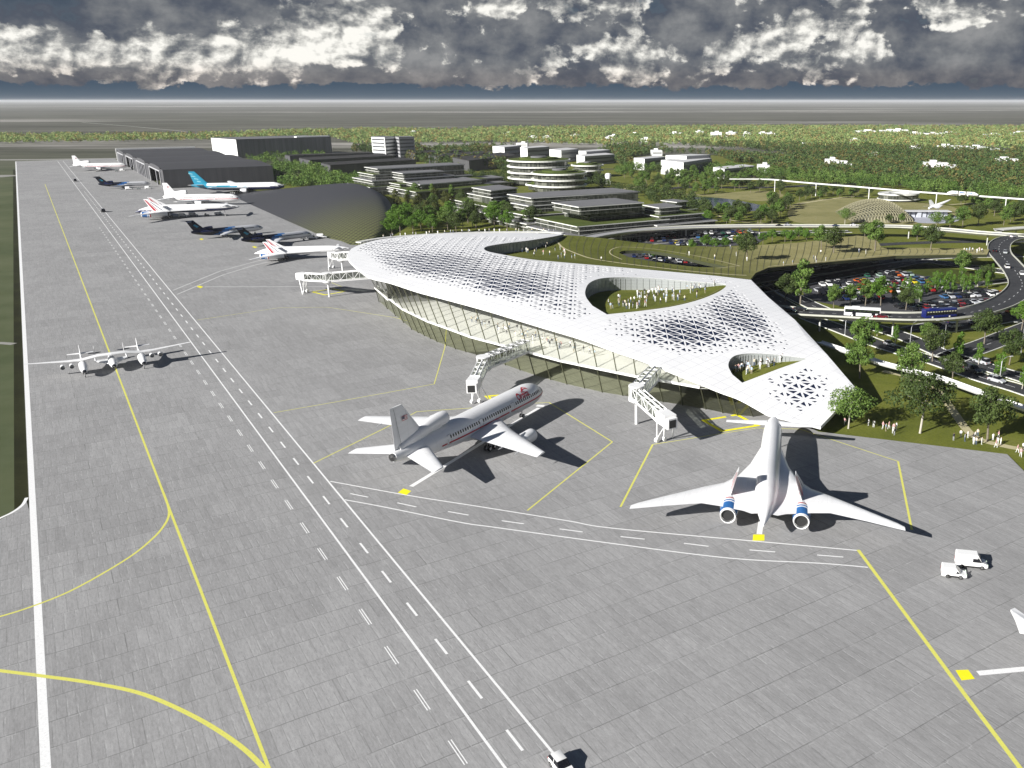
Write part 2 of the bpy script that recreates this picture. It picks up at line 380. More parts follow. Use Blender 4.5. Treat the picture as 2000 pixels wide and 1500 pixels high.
# lawn by the roads and the park
sheet('lawn', [G(1500, 560, -.3), G(1575, 780, -.3), G(1584, 838, -.3), G(1599, 844, -.3), G(1967, 888, -.3), G(1980, 901, -.3), G(2300, 1205, -.3), RW(-160, 420), (900, 0), (900, 420), G(2080, 460), G(2080, 296), G(1400, 302), G(900, 312), G(640, 318), RW(884, 192), RW(826, 136), RW(488, 150), RW(430, 195), G(1250, 562)], -.30, ML)
# small strips beyond the apron
mb = MB()
ribbon(mb, [G(-400, 313), G(60, 311.5), G(228, 309), G(420, 300), G(900, 296)], 22, -.32); ribbon(mb, [G(-200, 345), G(0, 343), RW(1130, -13.3)], 26, -.316)
ribbon(mb, [G(-150, 668), G(0, 668), G(27, 670)], 2.4, -.312, 0)
tag(mb.build('taxiway', mat('old_concrete', (.27, .265, .24), .9, var=.15, vs=.02)), kind='structure')
mb = MB(); ribbon(mb, [G(160, 239, -.3), G(260, 247, -.3), G(365, 257, -.3)], 9, -.31)
tag(mb.build('far_road', mat('old_concrete')), kind='structure')
# ---------------------------------------------------------------- markings on the apron
W = MB(); Y = MB(); B = MB(); z = .006
ribbon(W, [RW(-150, -10.2), RW(1400, -10.2)], 1.05, z)
ribbon(W, [RW(1400, -9.6), RW(1400, 60)], .9, z + .001)
ribbon(W, catmull([G(-60, 1040), G(0, 1012), G(25, 1000), G(44, 986), G(52, 972)], 6), .6, z + .001)
for tt in (34.1, 39.9): ribbon(W, [RW(50 if tt < 36 else 75.7, tt), RW(1380, tt)], .34, z)
s0 = 79.7 - 11.65 * 4
while s0 < 900:
    ribbon(W, [RW(s0, 37.1), RW(s0 + 4.4, 37.1)], .36, z)
    s0 += 11.65
s0 = 81.4 - 11.65 * 3
while s0 < 640:
    for tt in (30.38, 30.74): ribbon(W, [RW(s0, tt), RW(s0 + 4.9, tt)], .15, z)
    s0 += 11.65
up = catmull([G(x, y) for x, y in ((645, 940), (800, 968), (940, 990), (1108, 1017), (1200, 1032), (1520, 1061), (1674, 1075))], 6)
lo = catmull([G(x, y) for x, y in ((673, 976), (744, 989), (898, 1020), (967, 1030), (1200, 1062), (1424, 1090), (1600, 1100), (1695, 1108))], 6)
ribbon(W, up, .30, z); ribbon(W, lo, .30, z)
for a, b in (((684, 964), (719, 971)), ((776, 982), (813, 990)), ((875, 999), (915, 1006)), ((980, 1017), (1023, 1023)), ((1093, 1033), (1138, 1039)), ((1212, 1048), (1259, 1053)), ((1336, 1061), (1384, 1067)), ((1464, 1074), (1514, 1078)), ((1596, 1084), (1647, 1088))):
    ribbon(W, [G(*a), G(*b)], .30, z)
ribbon(W, [G(x, y) for x, y in ((338, 567), (430, 529.5), (502, 510), (560, 497))], .34, z)
ribbon(W, [G(x, y) for x, y in ((346, 575), (435, 537), (497, 518), (560, 503))], .34, z)
ribbon(W, [G(400, 560), G(655, 560)], .35, z)
ribbon(W, [G(803, 950), G(1052, 797)], 1.0, z); ribbon(W, [G(1048, 792), G(1063, 793)], 1.4, z + .001)
a = np.array(G(1483, 1043)); hd = R(79); b = a + 46 * np.array([math.cos(hd), math.sin(hd), 0]); ribbon(W, [tuple(a), tuple(b)], 1.0, z)
ribbon(W, [G(1910, 1315), G(2200, 1288)], 1.0, z)
ribbon(Y, [RW(-100, 11.3), RW(1000, 11.3)], .42, z)
ribbon(Y, catmull([G(x, y) for x, y in ((-60, 1216), (0, 1204), (72, 1181), (150, 1148), (250, 1090), (300, 1050), (322, 1024), (330, 1005), (328, 987), (319, 962))], 7), .42, z + .001)
ribbon(Y, catmull([G(x, y) for x, y in ((-60, 1303), (0, 1310), (80, 1320), (180, 1334), (280, 1356), (380, 1400), (460, 1450), (515, 1500), (560, 1560))], 7), .62, z + .001)
for w_, pts in ((.30, ((612, 905), (752, 836))), (.26, ((752, 836), (803, 810), (814, 804), (918, 797), (1052, 787), (1072, 786))), (.32, ((1072, 786), (1196, 863), (1030, 997))),
                (.24, ((535, 806), (650, 786), (848, 750), (869, 678), (872, 640))), (.22, ((385, 625), (545, 601), (640, 600), (770, 620), (800, 628))),
                (.40, ((1212, 990), (1275, 868))), (.24, ((1275, 868), (1478, 836), (1562, 838), (1754, 901))), (.42, ((1754, 901), (1781, 1035))), (.62, ((1676, 1074), (1887, 1360), (2060, 1590))),
                (.3, ((640, 549), (668, 560))), (.2, ((420, 451), (500, 470)))):
    ribbon(Y, [G(*p) for p in pts], w_, z + .002)
def ring(mb, pts, w_): ribbon(mb, [G(*p) for p in pts], w_, z + .003)
ring(B, ((1418, 814), (1374, 821), (1410, 842), (1480, 831), (1439, 810), (1428, 812)), .95)
ring(B, ((609, 570), (635, 576), (674, 569), (651, 564), (609, 570)), .9)
ring(B, ((985, 771), (951, 774), (965, 785)), 1.1)
for q in (((777, 962), (788, 954), (803, 959), (794, 967)), ((1471, 1044), (1493, 1044), (1493, 1056), (1470, 1056)), ((1866, 1309), (1891, 1308), (1904, 1326), (1878, 1329)), ((384, 560), (389, 558), (397, 560), (392, 563)),
          ((389, 467), (393, 465.6), (398, 467), (394, 469)), ((492, 482), (497, 481), (503, 482.6), (498, 484.5))):
    B.add([(*G(*p)[:2], z + .004) for p in q], [(0, 1, 2, 3)[::-1]])
tag(W.build('white_markings', MWP), kind='structure'); tag(Y.build('yellow_markings', MYP), kind='structure'); tag(B.build('stand_markings', MYB), kind='structure')
# ---------------------------------------------------------------- terminal
def m_roof(t, p):
    o = t.geo(); v = t.mapping(o, rot=(0, 0, -RA))
    b = t.new('ShaderNodeTexBrick'); t.l.new(v, b.inputs['Vector']); b.offset = 0.0
    b.inputs['Scale'].default_value = 1; b.inputs['Brick Width'].default_value = CELL; b.inputs['Row Height'].default_value = CELL
    b.inputs['Mortar Size'].default_value = .035; b.inputs['Mortar Smooth'].default_value = .4
    b.inputs['Color1'].default_value = (.86, .86, .86, 1); b.inputs['Color2'].default_value = (.83, .83, .835, 1); b.inputs['Mortar'].default_value = (.42, .42, .43, 1)
    c = t.mix(1.0, b.outputs[0], t.ramp(t.noise(o, .09, 5, .6), [(.3, .93), (.7, 1.0)]), 'MULTIPLY')
    t.l.new(c, p.inputs['Base Color']); p.inputs['Roughness'].default_value = .42
RA = R(-42); CELL = 3.1
MROOF = mat('white_roof_panel', fn=m_roof)
MSOFF = mat('white_soffit', (.72, .72, .70), .6)
MSKY = mat('navy_skylight_glass', (.010, .016, .045), .25, spec=.35)
def m_glass(t, p):
    tr = t.new('ShaderNodeBsdfTransparent'); tr.inputs[0].default_value = (.965, .97, .93, 1)
    gl = t.new('ShaderNodeBsdfGlossy'); gl.inputs['Roughness'].default_value = .02; gl.inputs[0].default_value = (.9, .93, .85, 1)
    fr = t.new('ShaderNodeFresnel'); fr.inputs[0].default_value = 1.35
    mx = t.new('ShaderNodeMixShader'); t.l.new(t.m('ADD', t.m('MULTIPLY', fr.outputs[0], .7), .03), mx.inputs[0]); t.l.new(tr.outputs[0], mx.inputs[1]); t.l.new(gl.outputs[0], mx.inputs[2])
    t.l.new(mx.outputs[0], t.n['Material Output'].inputs[0])
MGL = mat('clear_facade_glass', fn=m_glass)
MMUL = mat('olive_mullion', (.085, .088, .05), .5, .2)
def m_glass2(t, p):
    m_glass(t, p)
    for n in t.n:
        if n.bl_idname == 'ShaderNodeBsdfTransparent': n.inputs[0].default_value = (.84, .86, .70, 1)
MGL2 = mat('olive_tinted_glass', fn=m_glass2)
MFLOOR = mat('white_terrazzo', (.80, .80, .78), .35, var=.04, vs=.15)
MCW = mat('courtyard_glazing', fn=None, col=(.40, .42, .42), rough=.25, metal=.1)
EDGE = [(677, 497, 17), (681, 507, 17), (690, 517, 17), (704, 528, 17), (723, 540, 16.8), (761, 549.5, 16.5), (815, 567, 16), (872, 582, 15.7), (950, 603, 15.3), (1010, 621, 14.9), (1070, 639, 14.3), (1130, 657, 13.4), (1190, 678.5, 12.3), (1250, 699.5, 11.0), (1280, 711, 10.3), (1325, 729, 9.2), (1400, 759, 7.3), (1445, 777, 6.0), (1499, 806, 4.5)]
TIP = [(1603, 833, 2.6)]; RGT = [(1673, 760, 5.5), (1615, 692, 9), (1553, 625, 11.8), (1500, 580, 13.2), (1467, 546.5, 14)]
UP1 = [(1400, 539, 14.3), (1250, 525.5, 15), (1100, 512.5, 16), (1040, 507, 16.4), (995, 499.5, 17), (956, 492, 17.6), (945.5, 486, 18), (950, 481.5, 18), (965, 478.3, 17.8), (995, 474, 17.4), (1040, 468.5, 16.7), (1079, 462, 15.8), (1101, 457.5, 15)]
ARM = [(1060, 455.8, 15.6), (1010, 454.5, 16.2), (920, 455.5, 17), (830, 458.5, 17.5), (780, 463, 17.6), (740, 468, 17.6), (704, 477.5, 17.4), (686, 486, 17.2)]
O2 = [(1185.5, 614, 17.3, .5), (1157, 597, 17.7, 2.6), (1144.5, 580, 18, 3.8), (1143.5, 566, 18, 4.3), (1152, 552, 17.9, 4.6), (1175, 543.5, 17.5, 4.6), (1220, 541.2, 17, 4.5), (1280, 543.5, 16.2, 4.2), (1340, 548.6, 15.5, 2.9), (1385, 552.5, 15, 1.3), (1416.5, 555.5, 14.7, .3), (1412, 564.5, 14.7, .25), (1388, 577, 15, .25), (1355, 588.5, 15.4, .25), (1310, 599, 15.9, .25), (1250, 607.5, 16.6, .3)]
O3 = [(1449.5, 747.5, 10.2, .6), (1430, 731, 11, 2.5), (1422.5, 714.5, 11.6, 3.2), (1427, 701, 12, 3.5), (1439, 693.5, 12.2, 3.6), (1466, 690, 12, 3.6), (1505, 691.5, 11.5, 2.6), (1535, 694.8, 11.1, 1.6), (1577, 700.4, 10.4, .5), (1520, 720.5, 10.2, .8)]
CTRL = [(830, 485, 18.6), (950, 540, 18), (1060, 560, 17.2)]
def W3(l): return [G(p[0], p[1], p[2]) for p in l]
def dense(l, n=5):
    return catmull(W3(l), n)
c_edge = dense(EDGE, 5); c_rgt = W3(TIP) + W3(RGT); c_up = dense(UP1, 6); c_arm = dense(ARM, 5)
outline = c_edge + c_rgt[:-1] + [G(*RGT[-1])] + c_up + c_arm
pts = W3(EDGE + TIP + RGT + UP1 + ARM + CTRL)
zf = TPS([(p[0], p[1]) for p in pts], [p[2] for p in pts], 60.0)
def onroof(l):
    """heights of the opening corners read off the smooth roof"""
    out = []
    for p in l:
        z_ = p[2]
        for _ in range(25):
            q = G(p[0], p[1], z_); z_ = .5 * z_ + .5 * float(zf(q[0], q[1])[0])
        out.append((p[0], p[1], z_) + tuple(p[3:]))
    return out
O2 = onroof(O2); O3 = onroof(O3)
hole3 = W3(O3[:1]) + catmull(W3(O3[1:9]), 5) + W3(O3[9:])
hole2 = W3(O2[:1]) + catmull(W3(O2[1:]), 5)
# perforation strength
def dens(x, y):
    px, py = PX(x, y, 15)
    return px, py
ZONES = [(880, 515, 210, 38, .14, 1.1), (1000, 548, 135, 34, .17, 1.3), (790, 492, 90, 22, .05, .9), (1080, 590, 70, 26, .2, .62), (1335, 648, 116, 35, .0, 1.12), (1450, 615, 82, 46, .25, 1.15), (1262, 640, 55, 20, 0, .5), (1568, 765, 60, 50, .3, .62), (1020, 490, 60, 12, .1, .3), (950, 468, 120, 7, 0, .38), (1150, 525, 90, 9, .05, .35)]
def perf(x, y, z):
    px, py = PX(x, y, z); s = 0
    for a, b, ra, rb, sl, k in ZONES:
        dx = px - a; dy = py - b - sl * dx
        s = max(s, k * math.exp(-((dx / ra) ** 2 + (dy / rb) ** 2)))
    return s
e1 = np.array([math.cos(RA), math.sin(RA)]); e2 = np.array([-math.sin(RA), math.cos(RA)])
O_ = np.array([(p[0], p[1]) for p in outline]); a1 = O_ @ e1; a2 = O_ @ e2
loops = [outline, hole2, hole3]
def segd(P, loop):
    A = np.array([(p[0], p[1]) for p in loop]); Bq = np.roll(A, -1, 0); d = Bq - A
    tt = np.clip(((P[:, None] - A[None]) * d[None]).sum(2) / ((d * d).sum(1)[None] + 1e-9), 0, 1)
    return np.linalg.norm(P[:, None] - (A[None] + tt[..., None] * d[None]), axis=2).min(1)
i0, i1 = math.floor(a1.min() / CELL), math.ceil(a1.max() / CELL); j0, j1 = math.floor(a2.min() / CELL), math.ceil(a2.max() / CELL)
LP = np.array([(i * CELL, j * CELL) for i in range(i0, i1 + 1) for j in range(j0, j1 + 1)]); LW = LP[:, :1] * e1 + LP[:, 1:] * e2
def keepmask(Q):
    k = inpoly(Q[:, 0], Q[:, 1], outline) & ~inpoly(Q[:, 0], Q[:, 1], hole2) & ~inpoly(Q[:, 0], Q[:, 1], hole3)
    return k
km = keepmask(LW); dd = np.minimum(np.minimum(segd(LW, outline), segd(LW, hole2)), segd(LW, hole3))
verts = [Vector((p[0], p[1])) for p in LW[km & (dd > .8)]]
edges = []
def add_loop(l):
    k = len(verts); verts.extend(Vector((p[0], p[1])) for p in l); edges.extend((k + i, k + (i + 1) % len(l)) for i in range(len(l)))
for l in loops: add_loop(l)
def px_left(c, z_): return PX(c[0], c[1], z_)[0] < 1150
# triangle holes: two per cell, diagonals alternate
tris = []
cc = []
for i in range(i0, i1):
    for j in range(j0, j1):
        c = [(i, j), (i + 1, j), (i + 1, j + 1), (i, j + 1)]
        T = [(c[0], c[1], c[2]), (c[0], c[2], c[3])] if (i + j) % 2 else [(c[0], c[1], c[3]), (c[1], c[2], c[3])]
        for q in T: cc.append(np.array([(x * CELL) * e1 + (y_ * CELL) * e2 for x, y_ in q]))
cen = np.array([q.mean(0) for q in cc]); ok = keepmask(cen) & (np.minimum(np.minimum(segd(cen, outline), segd(cen, hole2)), segd(cen, hole3)) > 2.6)
zc = zf(cen[:, 0], cen[:, 1])
de = segd(cen, c_edge + c_edge[::-1]); dr_ = segd(cen, c_rgt + c_rgt[::-1])
for q, c, k, zz, d1_, d2_ in zip(cc, cen, ok, zc, de, dr_):
    if not k: continue
    s = perf(c[0], c[1], zz); tip_ = PX(c[0], c[1], zz)[0] > 1482 and PX(c[0], c[1], zz)[1] > 705
    lo_, hi_ = (3, 8) if tip_ else (5, 12)
    s *= min(1, max(0, (min(d1_, d2_) - lo_) / (hi_ - lo_)))
    s *= 1 + .55 * (noise.noise(Vector((c[0] * .045, c[1] * .11, 1.7))) ) * (1 if px_left(c, zz) else .5)
    s = min(1.1, s) * rng.uniform(.78, 1.12) + rng.uniform(-.09, .09)
    if s < .16: continue
    f = min(.9, .20 + .74 * s)
    tris.append(c + (q - c) * f)
for q in tris: add_loop(q)
r = delaunay_2d_cdt(verts, edges, [], 0, 1e-4)
vs2 = np.array([(v[0], v[1]) for v in r[0]]); fs = [f for f in r[2] if len(f) == 3]
FA = np.array(fs); fc = vs2[FA].mean(1)
keep = keepmask(fc)
# faces inside a perforation
TC = np.array([q.mean(0) for q in tris]); ish = np.zeros(len(fc), bool)
from mathutils import kdtree
kd = kdtree.KDTree(len(tris))
for i, c in enumerate(TC): kd.insert((c[0], c[1], 0), i)
kd.balance()
def intri(p, q):
    s = [(q[(i + 1) % 3][0] - q[i][0]) * (p[1] - q[i][1]) - (q[(i + 1) % 3][1] - q[i][1]) * (p[0] - q[i][0]) for i in range(3)]
    return all(x > 0 for x in s) or all(x < 0 for x in s)
for i, p in enumerate(fc):
    if keep[i]:
        for _, idx, d_ in kd.find_n((p[0], p[1], 0), 3):
            if d_ < CELL and intri(p, tris[idx]): ish[i] = True; break
Z = zf(vs2[:, 0], vs2[:, 1])
ZE = {}
T0 = empty('airport_terminal', RW(60, 0)); T0.location = (-20, 260, 0)
tag(T0, 'white swooping airport terminal with perforated panel roof and leaning glass facade', 'terminal')
def rel(vs): return [(v[0] + 20, v[1] - 260, v[2]) for v in vs]
def ccw(f):
    a, b, c = (vs2[i] for i in f); return tuple(f) if (b[0] - a[0]) * (c[1] - a[1]) - (b[1] - a[1]) * (c[0] - a[0]) > 0 else tuple(f)[::-1]
mb = MB(); mb.add(rel([(x, y, z) for (x, y), z in zip(vs2, Z)]), [ccw(fs[i]) for i in range(len(fs)) if keep[i] and not ish[i]])
rf = mb.build('roof', [MROOF, MSOFF], T0)
so = rf.modifiers.new('thickness', 'SOLIDIFY'); so.thickness = .07; so.offset = -1; so.use_rim = True; so.material_offset = 1; so.material_offset_rim = 0
rf['label'] = 'white triangular panel roof with rows of small triangular holes'
mb = MB()
for q in tris:
    c = q.mean(0); q2 = c + (q - c) * 1.12; zz = zf(q2[:, 0], q2[:, 1]) - .065
    n0 = mb.add(rel([(x, y, z) for (x, y), z in zip(q2, zz)]), [(0, 1, 2)])
sk = mb.build('skylight', MSKY, T0)
# facade
TR = [((725, 541), (734, 560), (742, 590)), ((761, 550), (788, 602), (806, 644)), ((815, 567), (838, 626), (855.5, 668)), ((851, 577.5), (875, 639), (891.5, 682)), ((900.5, 590), (921.5, 656), (932, 693)), ((1016, 622), (1032.5, 685), (1046, 733)),
      ((1082, 642.5), (1095.5, 702), (1109, 750.5)), ((1157, 666.5), (1167.5, 717), (1178, 766)), ((1238, 695.5), (1244, 732.5), (1258, 779)), ((1322, 728), (1327.5, 746.5), (1335, 791)), ((1369, 746.5), (1369.5, 754), (1380, 799)), ((1399, 758.5), (1400, 761), (1413, 806)), ((1430, 771), (1431, 772), (1442, 811)), ((1460, 785), (1461, 786), (1472, 813))]
EX = [4, 4, 2, 2, 4, 2, 2, 2, 2, 1, 1, 1, 1]
tr = []
for k in range(len(TR) - 1):
    for q in range(EX[k]):
        f = q / EX[k]; tr.append([tuple(TR[k][j][i] * (1 - f) + TR[k + 1][j][i] * f for i in range(2)) for j in range(3)])
tr.append(list(TR[-1]))
ezx = [p[0] for p in EDGE]; ezz = [p[2] for p in EDGE]
zs = 7.0
tops = [G(*a, float(np.interp(a[0], ezx, ezz)) - .55) for a, b, c in tr]; mids = [G(*b, min(zs, tp[2] - .05)) for (a, b, c), tp in zip(tr, tops)]; bas = [G(*c, .0) for a, b, c in tr]
n = len(tr)
for A, Bq, gm, nm in ((bas, mids, MGL2, 'lower_glazing'), (mids, tops, MGL, 'upper_glazing')):
    mb = MB()
    for i in range(n - 1):
        if (A[i][2] >= Bq[i][2] - .2) and (A[i + 1][2] >= Bq[i + 1][2] - .2): continue
        mb.add(rel([A[i], A[i + 1], Bq[i + 1], Bq[i]]), [(0, 1, 2, 3)])
    mb.build(nm, gm, T0)
for i in range(n):
    mb = MB(); a, b, c = Vector(bas[i]), Vector(mids[i]), Vector(tops[i])
    ou = Vector((-.3, -.3, 0))
    vv = rel([a + ou, b + ou, c + ou])
    for p, q in ((vv[0], vv[1]), (vv[1], vv[2])):
        p, q = Vector(p), Vector(q)
        if (q - p).length < .4: continue
        d = (q - p).normalized(); s1 = d.cross(Vector((-.7, -.7, 0))).normalized() * .10; s2 = Vector((-.7, -.7, 0)) * .24
        mb.add([p + s1, p - s1, p - s1 - s2, p + s1 - s2, q + s1, q - s1, q - s1 - s2, q + s1 - s2], [(0, 1, 5, 4), (1, 2, 6, 5), (2, 3, 7, 6), (3, 0, 4, 7), (0, 3, 2, 1), (4, 5, 6, 7)])
    mb.build('mullion', MMUL, T0)
# floor slab of the upper level
inner = [(*G(x, y, zz)[:2], 7.0) for x, y, zz in ((1440, 735, 10), (1415, 690, 12), (1360, 625, 15), (1200, 622, 16.5), (1125, 585, 17.5), (1100, 540, 17), (1000, 515, 17.5), (900, 490, 18.5), (830, 492, 18.5), (775, 505, 17.8), (752, 530, 17))]
fl = [m for m in mids if m[2] > 6.9]
mb = MB(); out2 = [tuple(Vector(m) + Vector((-.45, -.45, 0))) for m in fl]
fp_ = [(p[0], p[1]) for p in out2 + inner]; r2_ = delaunay_2d_cdt([Vector(p) for p in fp_], [(i, (i + 1) % len(fp_)) for i in range(len(fp_))], [], 0, 1e-4)
fv_ = [(v[0], v[1]) for v in r2_[0]]; fc_ = np.array([np.mean([fv_[i] for i in f], 0) for f in r2_[2]]); kp_ = inpoly(fc_[:, 0], fc_[:, 1], fp_)
def up_(f): a, b, c = (fv_[i] for i in f[:3]); return tuple(f) if (b[0] - a[0]) * (c[1] - a[1]) - (b[1] - a[1]) * (c[0] - a[0]) > 0 else tuple(f)[::-1]
mb.add(rel([(x, y, 7.0) for x, y in fv_]), [up_(f) for f, k in zip(r2_[2], kp_) if k]); mb.add(rel([(x, y, 6.45) for x, y in fv_]), [up_(f)[::-1] for f, k in zip(r2_[2], kp_) if k])
for a, b in zip(out2[:-1], out2[1:]): mb.add(rel([(a[0], a[1], 6.45), (b[0], b[1], 6.45), (b[0], b[1], 7.0), (a[0], a[1], 7.0)]), [(0, 1, 2, 3)])
mb.build('upper_floor', MFLOOR, T0)
# back wall of the concourse and core
mb = MB()
for a, b in zip(inner[:-1], inner[1:]):
    h0, h1 = float(zf(a[0], a[1])[0]) - 1.0, float(zf(b[0], b[1])[0]) - 1.0
    mb.add(rel([(a[0], a[1], 7.0), (b[0], b[1], 7.0), (b[0], b[1], h1), (a[0], a[1], h0)]), [(0, 1, 2, 3)])
mb.build('back_wall', mat('white_plaster', (.74, .74, .70), .8), T0)
mb = MB()
gb = [tuple(Vector(b) + Vector((26, 26, 0))) for b in bas[::3]]
for a, b in zip(gb[:-1], gb[1:]): mb.add(rel([(a[0], a[1], 0), (b[0], b[1], 0), (b[0], b[1], 6.44), (a[0], a[1], 6.44)]), [(0, 1, 2, 3)])
mb.build('ground_floor_wall', mat('grey_render', (.30, .31, .25), .8, var=.1, vs=.2), T0)
# deep white fascia round the roof edge
mb = MB(); nO = len(outline)
for i in range(nO):
    a, b = outline[i], outline[(i + 1) % nO]
    za, zb = float(zf(a[0], a[1])[0]), float(zf(b[0], b[1])[0])
    mb.add(rel([(a[0], a[1], za - .8), (b[0], b[1], zb - .8), (b[0], b[1], zb - .075), (a[0], a[1], za - .075)]), [(0, 1, 2, 3)])
mb.build('fascia', mat('white_fascia', (.76, .76, .75), .5), T0)
# court lawns sunk in the openings, with glazed back walls
def court(hole, spec, name, label):
    P = [G(p[0], p[1], p[2]) for p in spec]; D_ = [p[3] for p in spec]
    xs_ = np.array([p[0] for p in hole]); ys_ = np.array([p[1] for p in hole])
    zr = zf(xs_, ys_); f = TPS([(p[0], p[1]) for p in P], D_, 6.0); dep = np.clip(f(xs_, ys_), .22, 6)
    zl = zr - .45 * 0 - dep
    loop = [Vector((x, y)) for x, y in zip(xs_, ys_)]; g = []
    for x in np.arange(xs_.min(), xs_.max(), 3):
        for y in np.arange(ys_.min(), ys_.max(), 3): g.append((x, y))
    g = np.array(g); g = g[inpoly(g[:, 0], g[:, 1], hole) & (segd(g, hole) > 1)]
    zi = TPS(np.stack([xs_[::2], ys_[::2]], 1), zl[::2], 20.0)
    rr = delaunay_2d_cdt(loop + [Vector(q) for q in g], [(i, (i + 1) % len(loop)) for i in range(len(loop))], [], 1, 1e-4)
    V_ = np.array([(v[0], v[1]) for v in rr[0]]); zz = zi(V_[:, 0], V_[:, 1])
    mb = MB()
    fcs = []
    for f_ in rr[2]:
        a = sum(V_[f_[i]][0] * V_[f_[(i + 1) % len(f_)]][1] - V_[f_[(i + 1) % len(f_)]][0] * V_[f_[i]][1] for i in range(len(f_)))
        fcs.append(tuple(f_) if a > 0 else tuple(f_)[::-1])
    mb.add(rel([(x, y, z) for (x, y), z in zip(V_, zz)]), fcs); mb.build(name, ML, T0)
    wl = MB(); fr = MB(); m_ = len(hole); zl2 = zi(xs_, ys_)
    for i in range(m_):
        j = (i + 1) % m_
        if i == m_ - 1 and name == 'x': continue
        a, b = (xs_[i], ys_[i]), (xs_[j], ys_[j])
        wl.add(rel([(a[0], a[1], zl2[i] - .3), (b[0], b[1], zl2[j] - .3), (b[0], b[1], zr[j] - .1), (a[0], a[1], zr[i] - .1)]), [(0, 1, 2, 3)])
        if dep[i] > 1.2:
            L = math.hypot(b[0] - a[0], b[1] - a[1]); k = max(1, int(L / 1.9))
            for q in range(k):
                x, y = a[0] + (b[0] - a[0]) * q / k, a[1] + (b[1] - a[1]) * q / k; z0, z1 = zl2[i], zr[i] - .4
                cx, cy = xs_.mean(), ys_.mean(); dx, dy = cx - x, cy - y; L2 = math.hypot(dx, dy)
                x += dx / L2 * .15; y += dy / L2 * .15
                fr.bar(*rel([(x, y, z0), (x, y, z1)]), .05)
            for hh in (.25, .5, .75):
                za, zb = zl2[i] + (zr[i] - zl2[i]) * hh, zl2[j] + (zr[j] - zl2[j]) * hh
                fr.bar(*rel([(a[0], a[1], za), (b[0], b[1], zb)]), .05)
    g_ = wl.build('courtyard_glass', MCW, T0); fr.build('courtyard_frame', mat('white_frame', (.30, .31, .31), .5), g_)
    return zi
z2 = court(hole2, O2, 'courtyard_lawn', ''); z3 = court(hole3, O3, 'courtyard_lawn', '')
# low parapet rails along the sunny side of the courts
mb = MB()
ribbon(mb, [(p[0], p[1], float(z2(p[0], p[1])[0]) + .15) for p in [tuple(np.array(q) + np.array([-.4, 2.0, 0])) for q in W3(O2[11:] )]], .3)
mb.v = rel(mb.v); mb.build('courtyard_path', MTAN, T0)
# ---------------------------------------------------------------- planted terrace behind the terminal
TB = [(1101, 458.5, 14.2), (1175, 465, 13.2), (1250, 474, 12.2), (1325, 481, 11.3), (1400, 483, 10.6), (1475, 479, 10), (1550, 474.5, 9.5), (1600, 469, 9), (1675, 460, 8.4), (1708, 464, 8), (1722, 483, 7.8), (1840, 484.5, 7.3), (1932, 487, 7), (1928, 497, 7), (1840, 498, 7.2), (1750, 499.5, 7.6), (1625, 511, 8.8), (1500, 523, 10.6), (1476, 533, 12), (1466, 545.5, 13.6)]
TI = [(1400, 538.5, 13.8), (1250, 525, 14.5), (1150, 516.5, 15.1), (1100, 512, 15.2), (1040, 506.5, 14.6), (995, 499.5, 13.6), (958, 492, 13.2), (947, 486, 13), (952, 482, 13), (966, 479, 13), (995, 475, 13), (1040, 469.5, 13.2), (1079, 463, 13.8)]
SL = [(1209, 494, 12.1), (1220, 489.6, 12.1), (1270, 490, 11.8), (1322, 498, 11.6), (1360, 508, 11.6), (1420, 520, 11.9), (1412, 522.5, 12), (1360, 521.5, 12.3), (1310, 515.5, 12.4), (1260, 508, 12.6), (1228, 502, 12.5)]
pp = W3(TB + TI + SL); tz = TPS([(p[0], p[1]) for p in pp], [p[2] for p in pp], 60.0)
tout = catmull(W3(TB[:9]), 4) + W3(TB[9:]) + [(p[0], p[1], p[2]) for p in W3(TI)]
slot = catmull(W3(SL[:6]), 4) + catmull(W3(SL[6:]), 3)
def surf(name, outline_, holes, zfun, m, parent=None, step=4.0, thick=0.0, mats2=None):
    O2_ = np.array([(p[0], p[1]) for p in outline_]); g = np.array([(x, y) for x in np.arange(O2_[:, 0].min(), O2_[:, 0].max(), step) for y in np.arange(O2_[:, 1].min(), O2_[:, 1].max(), step)])
    k = inpoly(g[:, 0], g[:, 1], outline_) & (segd(g, outline_) > step * .3)
    for h in holes: k &= ~inpoly(g[:, 0], g[:, 1], h) & (segd(g, h) > step * .3)
    vv = [Vector(q) for q in g[k]]; ee = []
    for l in [outline_] + holes:
        q = len(vv); vv += [Vector((p[0], p[1])) for p in l]; ee += [(q + i, q + (i + 1) % len(l)) for i in range(len(l))]
    rr = delaunay_2d_cdt(vv, ee, [], 0, 1e-4); A = np.array([(v[0], v[1]) for v in rr[0]]); Z_ = zfun(A[:, 0], A[:, 1])
    F_ = np.array([f for f in rr[2] if len(f) == 3]); c_ = A[F_].mean(1); kk = inpoly(c_[:, 0], c_[:, 1], outline_)
    for h in holes: kk &= ~inpoly(c_[:, 0], c_[:, 1], h)
    d1 = A[F_[:, 1]] - A[F_[:, 0]]; d2 = A[F_[:, 2]] - A[F_[:, 0]]; cr = d1[:, 0] * d2[:, 1] - d1[:, 1] * d2[:, 0]
    kk &= np.abs(cr) > 1e-3
    mb = MB(); mb.add([(x, y, z) for (x, y), z in zip(A, Z_)], [tuple(f) if c > 0 else tuple(f)[::-1] for f, c, q in zip(F_.tolist(), cr, kk) if q])
    o = mb.build(name, m, parent)
    if thick:
        so = o.modifiers.new('thickness', 'SOLIDIFY'); so.thickness = thick; so.offset = -1
        if isinstance(m, list): so.material_offset = 1; so.material_offset_rim = 1
    return o
